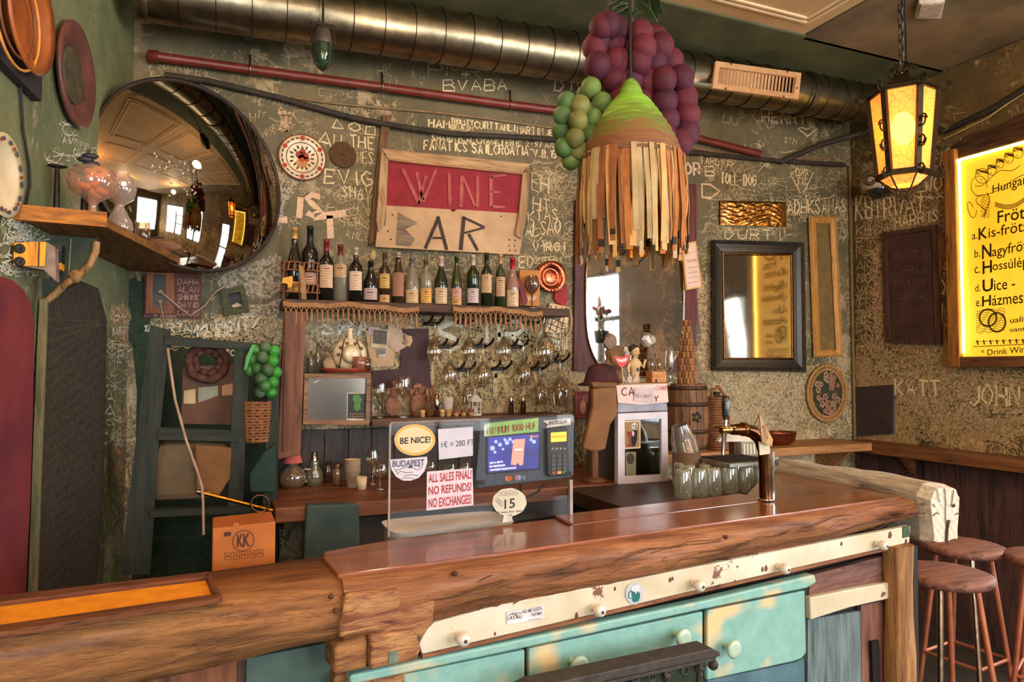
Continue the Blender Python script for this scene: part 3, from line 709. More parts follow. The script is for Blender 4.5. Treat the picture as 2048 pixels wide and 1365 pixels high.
# --- round convex mirror leaning in the corner
mc = Vector((-.085,-.262,2.372)); mn = Vector((math.sin(math.radians(29)), -math.cos(math.radians(29)), .09)).normalized()
rm = thing('round_mirror', 'large round bulging mirror in a thin dark rim leaning in the corner', 'mirror', mc)
R_ = .412; sg = .085; SR = (R_*R_+sg*sg)/(2*sg)
prof = [(SR*math.sin(t), SR*math.cos(t)-SR+sg) for t in [math.asin(R_/SR)*(1-i/14) for i in range(15)]]; prof[-1] = (0, sg)
MB().lathe(prof, 56, M=orient(mn, mc), cap=False).build('mirror_glass', mirror_mat((160,150,134), .025, .7), rm)
MM = orient(mn, mc)
MB().tube([MM @ Vector((R_*math.cos(x), R_*math.sin(x), 0)) for x in [2*PI*i/64 for i in range(64)]], .009, 8, True).build('rim', paint((58,46,40), (36,28,26), 20, .35, .3), rm)
MB().lathe([(0,-.02),(R_,-.01),(R_,0),(0,0)], 40, M=MM).build('back', black, rm)
spk = MB()
for i in range(60):   # white drips on the glass
    x = -.13+random.gauss(0,.03)+.06*math.sin(i); y = .04-random.random()*.16; rr = math.hypot(x,y); zz = math.sqrt(SR*SR-rr*rr)-SR+sg+.0008
    s_ = random.uniform(.001,.0045); spk.prism([MM @ Vector((x+s_*math.cos(t), y+s_*1.4*math.sin(t), zz)) for t in [2*PI*q/6 for q in range(6)]], -mn*.0005)
tag(spk.build('paint_specks', paint((206,190,176), None), rm), 'white paint specks', kind='stuff')
# --- blackboard with names and the socket frame
bd = thing('name_board', 'dark red board with chalked names under the round mirror', 'board', WALL.at(362,590))
MB().slab(WALL, [(288,548),(404,548),(402,638),(288,636)], .012).build('panel', paint((100,52,44), (74,40,34), 12, .6, bump=.1), bd)
m = MB()
for i, tx in enumerate(('DAHA','ALAN','SHRINK','DAVID','COLIN')):
    y0 = 558+i*15.5; hand(m, tx, WALL, [(357,y0),(398,y0+1),(397,y0+12),(355,y0+11)], .0035, .0135, .04)
hand(m, 'W LSON', WALL, [(308,628),(352,630),(352,636),(308,634)], .003, .0135, .04)
m.build('chalk_lettering', paint((196,160,140), (150,116,100), 90, .9), bd)
sf = thing('framed_socket', 'wooden picture frame around a black wall socket on the dark red board', 'frame', WALL.at(322,590,.02))
fo, fi = [(293,546),(349,546),(348,628),(292,627)], [(307,550),(332,550),(331,612),(306,612)]
fm = wood((150,92,56), (112,68,42), 'z', 2)
for a in range(4):
    b = (a+1) % 4; MB().slab(WALL, [fo[a],fo[b],fi[b],fi[a]], .02, .0125).build('frame_bar', fm, sf)
MB().slab(WALL, fi, .008, .0125).build('socket_plate', paint((46,52,44), (30,34,30), 30, .4), sf)
for py in (584, 604): MB().ball(WALL.at(320,py,.03), (.014,.016,.012), 10).build('plug', paint((170,130,100), None, 20, .5), sf)
wcord = paint((186,150,122), None, 20, .6)
one(MB().tube([WALL.at(321,610,.045), WALL.at(327,640,.14), WALL.at(337,710,.52), WALL.at(350,800,.56), WALL.at(372,880,.60), WALL.at(395,945,.62), WALL.at(404,975,.64), WALL.at(406,1005,.64), WALL.at(407,1070,.64)], .0055, 6), 'power_cord', wcord, 'pale cord hanging from the lower plug down the dark corner', 'cord')
one(MB().tube([WALL.at(322,585,.042), WALL.at(345,604,.045), WALL.at(368,622,.04), WALL.at(380,632,.03), WALL.at(410,612,.03), WALL.at(430,585,.03), WALL.at(450,572,.03)], .004, 6), 'power_cord', wcord, 'pale cord looping from the upper plug to the small green frame', 'cord')
gf = thing('shadow_box', 'small dark green shadow box with a scrap of paper, tilted on the wall', 'frame', WALL.at(470,600,.02))
fo, fi = [(442,582),(488,570),(500,622),(450,632)], [(456,590),(480,584),(487,612),(462,617)]
gm = wood((84,84,46), (58,60,36), 'x', 3)
for a in range(4):
    b = (a+1) % 4; MB().slab(WALL, [fo[a],fo[b],fi[b],fi[a]], .03).build('frame_bar', gm, gf)
MB().slab(WALL, fi, .004).build('backing', black, gf); MB().slab(WALL, [(462,612),(474,606),(485,611),(470,617)], .012, .004).build('paper_scrap', paint((190,170,140), None), gf)
# --- dark open rack with baskets and boxes in the corner behind the bar
ry = YP(-.42); rk = thing('corner_rack', 'dark green timber rack in the dim corner behind the bar', 'rack', ry.at(420,1100)); dg = wood((52,54,42), (36,40,32), 'z', 1.2, .7)
dgx = wood((52,54,42), (36,40,32), 'x', 1.2, .7)
for q in ([(300,650),(340,660),(318,880),(300,1150),(240,1150),(272,880)], [(470,690),(500,690),(486,1000),(470,1150),(440,1150),(456,1000)], [(538,690),(560,690),(553,1150),(520,1150)]): MB().slab(ry, q, .05).build('post', dg, rk)
for q in ([(330,672),(556,690),(556,704),(330,690)], [(318,856),(480,862),(480,884),(316,880)], [(300,1020),(556,1010),(556,1024),(300,1036)]): MB().slab(ry, q, .05, .01).build('rail', dgx, rk)
bx = thing('note_board', 'brown board with three pinned paper notes on the corner rack', 'board', YP(-.34).at(420,790))
nb = YP(-.34); MB().slab(nb, [(366,735),(474,728),(470,850),(362,848)], .02).build('panel', paint((104,68,48), (74,50,38), 8, .7, bump=.2), bx)
for q, c in (([(368,782),(391,778),(391,808),(367,808)], (206,176,132)), ([(396,776),(436,772),(436,792),(397,806)], (150,150,130)), ([(444,772),(468,766),(468,790),(444,792)], (186,140,104))):
    MB().slab(nb, q, .003, .021).build('paper_note', paint(c, None, 15, .8), bx)
wr = thing('dried_wreath', 'round dark red dried wreath hanging above the note board', 'wreath', nb.at(415,728,.04)); MM = orient(nb.n, nb.at(415,725,.04)); k = px2m(nb.at(415,725))
for rr, q in ((34,8),(22,6)): MB().tube([MM @ Vector(((rr+1.5*math.sin(7*x))*k*math.cos(x), (rr+1.5*math.cos(5*x))*k*math.sin(x), .006*math.sin(9*x))) for x in [2*PI*i/40 for i in range(40)]], q*k, 8, True).build('twig_ring', paint((96,58,44), (62,38,30), 60, .85, bump=.5), wr)
brightg = [paint((64,150,52), (40,104,38), 10, .4), paint((70,120,56), (46,86,40), 10, .4), paint((84,110,70), (56,78,48), 10, .5)]
gpl2 = YP(-.47)
gsp = [(510,700,0),(530,694,.01),(548,702,0),(505,720,0),(525,715,.04),(545,722,.02),(515,738,.02),(535,740,.05),(552,745,0),(500,742,0),(522,758,.04),(545,765,.03),(530,772,.06),(520,785,.02),(542,786,.02)]
g2 = grapes('green_grapes', 'bunch of bright green plastic grapes on the dark rack post', gpl2, gsp, 12, [brightg[1], brightg[2], brightg[0]])
MB().tube([gpl2.at(528,702), gpl2.at(530,684)], .005, 6).build('stem', iron, g2)
lk = gpl2.at(496,712,.02); MB().prism([gpl2.at(x,y,.03) for x, y in ((504,690),(512,690),(502,712),(494,738),(488,742),(492,715))], (0,.004,0)).build('vine_leaf', brightg[0], g2)
wick = paint((150,96,58), (104,64,40), 40, .8, bump=.5)
wb = thing('wall_basket', 'brown wicker wall basket below the bright green grapes', 'basket', gpl2.at(513,885))
c = gpl2.at(514,845,-.01); k = px2m(c)
m = MB()
for j in range(14):
    z0 = (38-j*5.7)*k; rx = (26-j*.35)*k
    m.tube([c+Vector((rx*math.cos(x), .6*rx*math.sin(x), z0+(.002 if (i+j) % 2 else -.002))) for i, x in enumerate([2*PI*i/20 for i in range(20)])], 2.9*k, 6, True)
tag(m.build('woven_body', wick, wb), kind='stuff')
for i in range(10):
    a = 2*PI*i/10; MB().tube([c+Vector((27*k*math.cos(a), .6*27*k*math.sin(a), 42*k)), c+Vector((22*k*math.cos(a), .6*22*k*math.sin(a), -40*k))], 2*k, 5).build('stake', wick, wb)
MB().lathe([(0,0),(21*k,0),(21*k,2*k),(0,2*k)], 16, c-Z*40*k, sy=.6).build('base', wick, wb)
sk = thing('sacking_bundle', 'pale brown sackcloth covered bundle on the corner rack', 'sack', YP(-.40).at(390,1000))
MB().slab(YP(-.40), [(314,888),(392,884),(466,892),(462,960),(440,1000),(300,1006),(304,950)], .16, -.10).build('cloth', paint((122,98,70), (84,72,54), 5, .9, bump=.5), sk, bev=.03)
MB().slab(YP(-.40), [(388,890),(464,896),(460,960),(436,996),(392,990)], .02, .062).build('flap', paint((138,94,56), (106,72,44), 9, .9, bump=.4), sk, bev=.01)
one(MB().slab(YP(-.46), [(500,985),(498,950),(528,905),(552,888),(552,986)], .04, .055), 'teal_cloth', paint((44,66,58), (32,48,46), 6, .9, bump=.3), 'dark teal cloth hung over the rack beside the sackcloth', 'cloth', bev=.008)
rd = thing('brass_rod', 'thin brass rod with a wire ring lying across the rack', 'rod', YP(-.62).at(470,1005))
MB().tube([YP(-.62).at(402,986), YP(-.62).at(545,1022)], .008, 8).build('rod', metal((226,150,40), .25), rd); MB().tube([YP(-.60).at(394,984), YP(-.60).at(420,986)], .009, 8).build('rod_tip', metal((170,150,130), .3), rd)
MB().tube([YP(-.66).at(520+18*math.cos(x), 1008+17*math.sin(x)) for x in [2*PI*i/24 for i in range(24)]], .004, 6, True).build('ring', metal((130,100,80), .4), rd)
# ================================================================ back wall, middle: sign, bottle shelf, glass hooks
# --- painted plate and small woven disc
t = thing('painted_plate', 'white plate with painted red flowers in a basket, hung left of the bar sign', 'plate', WALL.at(604,317))
cc = WALL.at(604,317); r = px2m(cc)*46
cream = paint((226,200,160), (206,176,134), 12, .3, spec=.6)
wdisc(MB(), WALL, 604, 317, plate_prof(r, .018)).build('plate', cream, t)
MM = orient(WALL.n, cc)
ring = lambda rr, z, wd: MB().tube([MM @ Vector((rr*math.cos(x), rr*math.sin(x), z)) for x in [2*PI*i/40 for i in range(40)]], wd, 5, True)
ring(r*.985, .02, .0035).build('rim_band', paint((130,60,40), None), t); ring(r*.66, .0145, .002).build('inner_band', paint((90,66,56), None), t)
m1, m2, m3 = MB(), MB(), MB()
for i in range(24): spot(WALL, cc, r, i*2*PI/24, r*.84, (.004,.011), m1, .020)
for i in range(6): spot(WALL, cc, r, i*2*PI/6+PI/2, r*.84, (.012,.012), m2, .0215)
for i in range(16): spot(WALL, cc, r, i*2*PI/16, r*(.42+.06*(i % 2)), (.010,.005), m1, .0105)
for x, y, s_ in ((-.12,.12,.018),(.14,.1,.016),(.02,.28,.014),(-.02,-.02,.018),(.2,-.05,.012)):
    p = MM @ Vector((x*r, y*r, .0115)); m2.prism([p+MM.to_3x3() @ Vector((s_*math.cos(q), s_*math.sin(q), 0)) for q in [2*PI*i/10 for i in range(10)]], -WALL.n*.001)
m3.prism([MM @ Vector((x*r,y*r,.011)) for x, y in ((-.24,-.12),(.24,-.12),(.17,-.42),(-.17,-.42))], -WALL.n*.001)
m1.build('leaf_pattern', paint((70,72,66), None), t); m2.build('flower_pattern', paint((176,64,40), None), t); m3.build('basket_pattern', paint((206,134,74), None), t)
t = thing('woven_disc', 'small dark brown woven round mat right of the painted plate', 'decoration', WALL.at(685,310)); cc = WALL.at(685,310); r = px2m(cc)*26
MM = orient(WALL.n, cc); m = MB()
m.tube([MM @ Vector(((.1+.9*i/120)*r*math.cos(i*.42), (.1+.9*i/120)*r*math.sin(i*.42), .008+.002*math.sin(i*2.2))) for i in range(121)], .006, 6)
m.build('coil', paint((104,72,42), (70,46,28), 80, .8, bump=.5), t); wdisc(MB(), WALL, 685, 310, [(0,0),(r,0),(r,.006),(0,.006)]).build('backing', paint((70,48,30), None, 40, .9), t)
# --- plank behind the sign
one(MB().slab(WALL, [(766,230),(784,230),(770,300),(760,480),(738,490),(742,440),(757,300)], .03), 'wall_plank', wood((126,84,50), (92,60,36), 'z', 2), 'narrow brown plank fixed upright behind the left end of the bar sign', 'plank')
# --- the sign
SO = .045
sg_ = thing('bar_sign', 'tilted red and cream painted wooden sign lettered WINE BAR over the bottles', 'sign', WALL.at(905,400))
fr = wood((190,154,112), (154,116,80), 'x', 1.6, .75); frz = wood((190,154,112), (154,116,80), 'z', 1.6, .75)
TL, TR, iTL, iTR = (763,297), (1061,328), (777,318), (1046,346)
MB().slab(WALL, [TL,TR,(1052,346),(772,318)], .03, SO).build('frame_bar', fr, sg_)
MB().slab(WALL, [TL,(777,316),(773,412),(768,452),(757,463),(753,440)], .03, SO).build('frame_bar', frz, sg_)
MB().slab(WALL, [(1046,344),TR,(1054,428),(1043,478),(1030,470),(1038,428)], .03, SO).build('frame_bar', frz, sg_)
MB().slab(WALL, [iTL,iTR,(1038,428),(773,413)], .02, SO-.005).build('red_board', paint((150,36,46), (126,28,38), 14, .7, bump=.2), sg_)
crm = paint((198,160,120), (176,140,102), 10, .75, bump=.15)
MB().slab(WALL, [(773,411),(900,419),(906,424),(915,419),(1038,427),(1040,470),(1046,470),(1039,510),(751,494),(755,456),(770,452)], .02, SO-.004).build('cream_board', crm, sg_)
m = MB()   # fretted inner bead of the frame
m.slab(WALL, [(776,317),(1047,345),(1046,349),(778,321)], .036, SO); m.build('bead', wood((186,140,94), (150,106,66), 'x', 2), sg_)
def bars(pl, segs, th, off, mat, name, par):
    for q in segs: MB().slab(pl, q, th, off).build(name, mat, par)
def st(x0, y0, x1, y1, w_):
    dx, dy = x1-x0, y1-y0; L = math.hypot(dx,dy); nx, ny = -dy/L*w_/2, dx/L*w_/2
    return [(x0+nx,y0+ny),(x1+nx,y1+ny),(x1-nx,y1-ny),(x0-nx,y0-ny)]
grey = wood((178,150,128), (134,98,86), 'z', 3, .8); darkl = wood((84,66,56), (54,42,36), 'z', 3, .8)
bars(WALL, [st(806,338,838,408,7), st(838,408,852,352,6), st(833,345,846,400,6), st(846,404,872,340,6),
            st(898,346,900,412,6), st(924,352,922,414,7), st(926,354,950,412,5), st(955,352,955,414,6),
            st(982,352,982,416,7), st(980,354,1012,350,5), st(980,384,1000,385,4), st(980,413,1010,415,5)], .006, SO+.0155, paint((176,96,88), (150,60,60), 20, .8), 'letter_stick', sg_)
tag(MB().slab(WALL, [(797,425),(835,446),(810,458),(830,478),(820,492),(793,490)], .006, SO+.0165).build('letter_block', wood((150,128,104), (118,96,78), 'x', 2, .8), sg_), 'grey wooden letter B')
bars(WALL, [st(851,497,878,434,6), st(876,433,894,500,6), st(866,476,884,476,4), st(928,434,922,500,7), st(926,434,968,454,4), st(970,455,930,466,4), st(938,468,956,501,5)], .006, SO+.0165, darkl, 'letter_stick', sg_)
for px, py in ((782,479),(776,462),(1019,480),(1030,481),(1018,492),(1029,492),(1020,501),(1031,502),(785,430),(1002,433)):
    MB().ball(WALL.at(px,py,SO+.0165), .0045, 8).build('screw', black, sg_)
# --- bottle shelf with its post and knotted fringe
sy = -.20; bz = 1.862
sh = thing('bottle_shelf', 'long dark wooden shelf carrying the row of wine bottles', 'shelf', (1.0,-.1,bz))
MB().box((1.02,-.115,bz-.020), (1.46,.21,.040)).build('board', wood((96,62,40), (66,42,28), 'x', 1.4), sh, bev=.004)
pst = wood((136,84,56), (104,62,40), 'z', 1.1)
bpost = thing('shelf_post', 'broad reddish wooden post standing under the left end of the bottle shelf', 'post', (.27,-.2,1.0))
pf = YP(-.235)
MB().slab(pf, [(570,622),(612,624),(601,910),(554,920),(562,760)], .06, -.06).build('plank', pst, bpost, bev=.004)
MB().slab(pf, [(571,624),(586,624),(580,900),(566,905)], .012, .001).build('edge_strip', wood((120,72,46), (90,54,34), 'z', 1.1), bpost)
fm_ = paint((170,122,80), (132,90,56), 60, .9, bump=.4)
def fringe(name, label, x0, x1, yt0, yt1, drop, n):
    pl = YP(sy-.028); t = thing(name, label, 'fringe', pl.at((x0+x1)/2, yt0), 'knotted fringes along the bottle shelf')
    b = MB(); pts = []
    for i in range(n+1):
        u = i/n; pts.append((x0+(x1-x0)*u, yt0+(yt1-yt0)*u+2.5*math.sin(u*9)+1.5*math.sin(u*23)))
    b.slab(pl, pts+[(x, y+9) for x, y in pts[::-1]], .004); b.build('band', fm_, t)
    for i in range(n):
        x, y = (pts[i][0]+pts[i+1][0])/2, (pts[i][1]+pts[i+1][1])/2+8; w_ = (x1-x0)/n
        a, c1, c2 = pl.at(x-w_*.45,y,.004), pl.at(x+w_*.45,y,.004), pl.at(x,y+9,.005)
        k = px2m(c2); d = drop+random.uniform(-3,4)
        m = MB(); m.tube([a, c2], 1.1*k, 5); m.tube([c1, c2], 1.1*k, 5); m.ball(c2, 2.6*k, 8)
        m.tube([c2, pl.at(x+random.uniform(-1,1),y+9+d*.5,.005), pl.at(x+random.uniform(-1.5,1.5),y+9+d,.005)], [1.6*k,2.8*k,2.2*k], 6); m.build('tassel', fm_, t)
    return t
f1 = fringe('shelf_fringe', 'knotted tan fringe on the left of the bottle shelf', 566, 838, 602, 614, 22, 26)
f2 = fringe('shelf_fringe', 'knotted tan fringe on the right of the bottle shelf', 906, 1086, 612, 622, 22, 18)
del f1['group']; del f2['group']
# --- wine bottles
gl = {'green': paint((38,46,26), (26,32,18), 6, .12, spec=.7), 'dark': paint((32,28,24), (22,18,16), 6, .12, spec=.7), 'amber': paint((66,48,28), (44,32,20), 6, .14, spec=.7),
      'clear': thin_glass((190,176,150), .35, .06), 'pink': thin_glass((206,160,140), .4, .06), 'mid': paint((58,66,36), (40,46,26), 6, .14, spec=.7)}
SH = {'bord': [(0,0),(1,.0),(1,.62),(.92,.67),(.5,.74),(.36,.78),(.34,.95),(.38,.95),(.38,1),(0,1)],
      'burg': [(0,0),(1,0),(1,.46),(.9,.54),(.6,.66),(.4,.76),(.34,.95),(.38,.95),(.38,1),(0,1)],
      'flute': [(0,0),(1,0),(1,.42),(.86,.54),(.62,.68),(.44,.8),(.36,.95),(.4,.95),(.4,1),(0,1)]}
def rad_at(prof, t):
    for (r0,z0),(r1,z1) in zip(prof[1:], prof[2:]):
        if z0 <= t <= z1 and z1 > z0: return r0+(r1-r0)*(t-z0)/(z1-z0)
    return prof[-2][0]
BOT = []
def bottle(label, px, ytop, ybot, wpx, kind, glass, cap, labels, y=-.115, z=bz, group='wine bottles on the long shelf'):
    pl = YP(y); p = pl.at(px, ybot); p.z = z; k = px2m(p); H = (ybot-ytop)*k; R = wpx/2*k
    t = thing('wine_bottle', label, 'bottle', p)
    pr = SH[kind]
    MB().lathe([(r*R, z_*H) for r, z_ in pr], 20, p).build('bottle_glass', gl[glass], t)
    if cap:
        c0 = 1-cap[1]; prc = [(rad_at(pr,c0)*R+.0012, c0*H)]+[(r*R+.0012, z_*H) for r, z_ in pr if c0 < z_ < 1]+[(pr[-2][0]*R+.0012, H+.001),(0,H+.001)]
        MB().lathe(prc, 16, p, cap=False).build('capsule', paint(cap[0], None, 20, .35, .1), t)
    for j, (y0, y1, col, ink) in enumerate(labels):
        z0, z1 = (ybot-y1)*k, (ybot-y0)*k; ang = 2.1; n = 12; a0 = math.atan2(CAM.y-p.y, CAM.x-p.x)-ang/2
        vs = []
        for z_ in (z0, z1):
            for i in range(n+1): a = a0+ang*i/n; vs.append(p+Vector(((R+.0012)*math.cos(a), (R+.0012)*math.sin(a), z_)))
        lb_ = MB().add(vs, [(i,i+1,n+2+i,n+1+i) for i in range(n)], True).build('label', paint(col, tuple(int(c*.9) for c in col), 8, .6), t)
        m = MB(); rows = max(2, int((z1-z0)/.012))
        for rI in range(rows):
            zz = z0+(z1-z0)*(rI+.6)/(rows+.2); hh = .0022 if rI != rows-2 else .005
            b0, b1 = a0+ang*(.28+random.uniform(0,.1)), a0+ang*(.72-random.uniform(0,.12)); vs = []
            for q in (zz-hh/2, zz+hh/2):
                for i in range(7): a = b0+(b1-b0)*i/6; vs.append(p+Vector(((R+.0018)*math.cos(a),(R+.0018)*math.sin(a),q)))
            m.add(vs, [(i,i+1,8+i,7+i) for i in range(6)])
        m.build('label_print', paint(ink, None, 40, .7), lb_)
    BOT.append(t); return t
ck, br_ = (70,52,40), (140,70,44)
bottle('dark bottle with gold neck foil, in the left wicker carrier', 588, 455, 603, 30, 'burg', 'dark', ((206,156,84), .16), [(566,586,(214,160,70),ck)], -.12)
bottle('tall black bottle with pink label, in the right wicker carrier', 619, 452, 604, 33, 'bord', 'dark', ((36,40,34), .30), [(547,570,(200,150,124),ck)], -.10)
bottle('dark bottle with red foil and tall cream label lettered in red', 652, 479, 604, 28, 'bord', 'dark', ((140,44,40), .18), [(531,577,(214,178,140),(150,60,44))], -.13)
bottle('clear bottle with red brown foil and cream label above the glass foot', 680, 487, 603, 27, 'bord', 'clear', ((118,52,40), .18), [(528,553,(206,164,122),ck)])
bottle('dark bottle with white foil, cream label bearing an orange building print', 711, 492, 603, 27, 'bord', 'dark', ((200,176,154), .14), [(541,579,(226,196,170),(196,116,54))], -.13)
bottle('short dark bottle with low pale mauve label and leaf on its neck', 741, 515, 601, 29, 'burg', 'dark', None, [(571,594,(196,164,156),ck)])
bottle('amber bottle with two stacked yellow cream labels', 769, 499, 604, 22, 'bord', 'amber', ((96,72,52), .2), [(544,573,(214,170,92),ck),(586,602,(210,160,106),ck)])
bottle('dark bottle with white cap and tall brown pink label', 796, 500, 605, 25, 'flute', 'amber', ((196,160,140), .10), [(542,589,(170,116,86),(110,66,46))])
bottle('clear slender bottle with grey foil and low cream label', 824, 509, 605, 27, 'flute', 'clear', ((120,112,98), .22), [(575,601,(216,178,128),ck)])
bottle('clear bottle with gold scalloped label beside the shelf gap', 852, 514, 606, 24, 'bord', 'clear', ((110,84,58), .15), [(572,601,(222,162,78),ck)])
bottle('dark green bottle with pale pink foil and broad cream label', 882, 507, 606, 27, 'burg', 'green', ((216,176,160), .19), [(570,602,(208,176,140),ck)])
bottle('plain green bottle with pink picture label above a tan one', 913, 507, 609, 22, 'flute', 'mid', None, [(573,592,(206,150,134),br_),(592,608,(206,150,84),ck)])
bottle('green bottle with cream foil and pale blue crested label', 946, 503, 608, 25, 'bord', 'green', ((206,180,150), .20), [(571,600,(206,182,174),(70,64,84))])
bottle('green bottle with black foil and tall high cream label', 973, 500, 610, 23, 'bord', 'green', ((52,44,30), .26), [(544,581,(206,166,118),ck)])
bottle('green bottle with gold foil and narrow label with sketch', 1001, 501, 610, 20, 'bord', 'mid', ((206,156,90), .18), [(548,587,(206,160,122),ck)])
bottle('pale rose bottle with bright red foil and cream label', 1025, 509, 611, 26, 'burg', 'pink', ((186,34,46), .22), [(575,607,(222,188,146),ck)])
lfc = YP(-.16); m = MB(); m.prism([lfc.at(x,y) for x, y in ((741,512),(746,498),(751,505),(752,514),(747,521))], (0,.004,0)); m.build('neck_leaf', paint((176,160,84), None, 20), BOT[5])
# wicker carriers holding the first two bottles
for x0, x1, lab in ((563,606,'left wicker bottle carrier at the shelf end'), (604,640,'right wicker bottle carrier at the shelf end')):
    pl = YP(-.165); t = thing('wicker_carrier', lab, 'basket', pl.at((x0+x1)/2, 603)); cx = (x0+x1)/2
    c = YP(-.12).at(cx, 603); c.z = bz; k = px2m(c); R = (x1-x0)/2*k
    for z0, z1 in ((60,76),(16,32)):
        for z_ in (z0, z1): MB().tube([c+Vector((R*math.cos(a), R*.95*math.sin(a), z_*k)) for a in [2*PI*i/20 for i in range(20)]], 1.6*k, 6, True).build('hoop', wick, t)
        for i in range(12):
            a = 2*PI*i/12; b = a+.14; MB().tube([c+Vector((R*math.cos(a), R*.95*math.sin(a), z0*k)), c+Vector((R*math.cos(b), R*.95*math.sin(b), z1*k))], 2.1*k, 5).build('slat', wick, t)
    for i in range(4): a = 2*PI*i/4+.6; MB().tube([c+Vector((R*math.cos(a), R*.95*math.sin(a), 0)), c+Vector((R*math.cos(a), R*.95*math.sin(a), 60*k))], 1.8*k, 5).build('stake', wick, t)
sp = YP(-.19); t = thing('stick_bundle', 'slim bundle of tan sticks leaning between the two wicker carriers', 'sticks', sp.at(607,612))
for i in range(4): MB().tube([sp.at(598+i*2.2,530+i,.01+.002*i), sp.at(603+i*2.6,570,.008), sp.at(604+i*2.8,609,.008)], .0028, 5).build('stick', paint((190,146,98), None, 30), t)
tgp = YP(-.18); one(MB().slab(tgp, [(566,556),(585,552),(586,562),(584,574),(576,576),(575,568),(564,566)], .004), 'price_tag', paint((226,164,50), (206,140,40), 20, .6), 'yellow paper tag hanging on the left wicker carrier', 'tag')
# box, goblet and red things at the right end of the shelf
t = thing('printed_carton', 'orange tan carton with two heart prints at the right end of the shelf', 'box', YP(-.1).at(1060,612))
MB().slab(YP(-.10), [(1040,541),(1080,541),(1079,613),(1040,611)], .05, -.05).build('carton', paint((206,140,66), (180,116,52), 8, .7), t)
m = MB()
for hx, hy in ((1058,597),(1068,596)): m.slab(YP(-.10), [(hx+6*math.sin(q)**3, hy-(6*math.cos(q)-2.4*math.cos(2*q)-1*math.cos(3*q))*.8) for q in [2*PI*i/18 for i in range(18)]], .001)
m.build('heart_print', paint((236,176,140), None), t)
p = YP(-.15).at(1064,612); p.z = bz; k = px2m(p)
t = thing('wine_goblet', 'wide brown tinted goblet before the orange carton', 'glass', p)
MB().lathe([(0,0),(11*k,1*k),(2*k,5*k),(1.8*k,28*k),(9*k,34*k),(15*k,46*k),(15*k,54*k),(11*k,66*k)], 18, p, cap=False).build('bowl', thin_glass((150,104,76), .3, .14), t)
one(MB().slab(YP(-.13), [(1034,560),(1040,556),(1056,600),(1052,610),(1046,612),(1042,590)], .006), 'red_strap', paint((126,44,44), (96,30,34), 20, .6), 'dark red strap dangling beside the goblet', 'strap')
cop = metal((206,110,76), .3, .3, 26)
t = thing('copper_plate', 'round embossed copper wall plate beyond the right end of the shelf', 'plate', WALL.at(1100,555)); r = px2m(WALL.at(1100,555))*32
wdisc(MB(), WALL, 1100, 555, [(0,.002),(r*.58,.002),(r*.64,.012),(r*.72,.014),(r*.97,.022),(r,.026),(r,.03),(r*.7,.02),(r*.6,.012),(r*.5,.006),(r*.46,.010),(r*.2,.008),(0,.012)], .01).build('plate', cop, t)
MM = orient(WALL.n, WALL.at(1100,555,.04))
for i in range(22): a = 2*PI*i/22; MB().ball(MM @ Vector((.84*r*math.cos(a), .84*r*math.sin(a), 0)), (.006,.004,.006), 8).build('boss', cop, t)
one(MB().slab(WALL, [(1112,575),(1133,568),(1135,600),(1131,615),(1115,606),(1108,598)], .015), 'red_cloth', paint((170,56,54), (140,44,46), 10, .8, bump=.2), 'small bright red cloth tucked under the copper plate', 'cloth')
pot = thing('pot_holder', 'cream cloth bag patterned with a dark grid, hanging on the wall', 'bag', WALL.at(1112,640)); bq = [(1100,606),(1140,615),(1137,640),(1128,664),(1112,668),(1090,664),(1093,640)]
MB().slab(WALL, bq, .016, .01).build('cloth', paint((222,188,146), (204,168,126), 20, .8), pot, bev=.004)
m = MB()
for a_, b_ in (((1103,611),(1093,655)),((1113,612),(1098,664)),((1124,614),(1112,666)),((1133,616),(1122,664)),((1099,622),(1137,635)),((1097,634),(1133,649)),((1095,646),(1128,660)),((1096,655),(1112,665)),((1103,650),(1135,625))):
    m.ribbon([WALL.at(*a_,.0275), WALL.at(*b_,.0275)], WALL.n, .0045)
for j in range(16):
    x, y = 1098+(j*13) % 36, 614+(j*17) % 46; m.ribbon([WALL.at(x-4,y,.0275), WALL.at(x+4,y-1,.0275)], WALL.n, .004)
m.build('grid_print', paint((74,54,44), None), pot)
MB().tube([WALL.at(x,y,.02) for x, y in ((1139,618),(1144,640),(1140,664),(1128,678),(1110,676),(1094,668))], .006, 6).build('loop', paint((190,156,120), None, 30), pot)
# --- hooks and hanging stemware
hk = paint((44,36,26), (30,24,18), 30, .5, .3); wine = thin_glass((232,222,206), .015, .10)
rowsH = [(868,641),(935,638),(1008,637),(1068,640),(897,687),(968,686),(1038,687),(932,733),(1004,731),(1080,731),(1120,716)]
names = ['first','second','third','fourth','first','second','third','first','second','third','fourth']
rown = ['top']*4+['middle']*3+['bottom']*4
pr_g = [(13,0),(13,1.2),(3,3),(1.5,7),(1.4,34),(4,38),(13,48),(17,60),(16.5,70),(14,84)]
for (px, py), nm_, rw in zip(rowsH, names, rown):
    t = thing('glass_hook', 'dark forked iron glass hook, %s from the left in the %s row' % (nm_, rw), 'hook', WALL.at(px,py), None)
    for dx in (-11, 11):
        a = WALL.at(px+dx-8, py+7, 0); b = WALL.at(px+dx, py+4, .05); c = WALL.at(px+dx+6, py-2, .10); d = WALL.at(px+dx+8, py-9, .115)
        MB().tube([a, a+Vector((0,-.015,0)), b, c, d], [.008,.007,.007,.007,.006], 7).build('prong', hk, t)
    MB().box(WALL.at(px-8,py+7,.006), (.075,.012,.022), bev=.003).build('backplate', hk, t)
glassy = [(870,664,1),(938,664,1),(1008,664,1),(1088,652,1.35),(900,712,1),(966,712,1),(1046,708,1.1),(1120,742,1.2),(936,758,.9),(1080,752,1)]
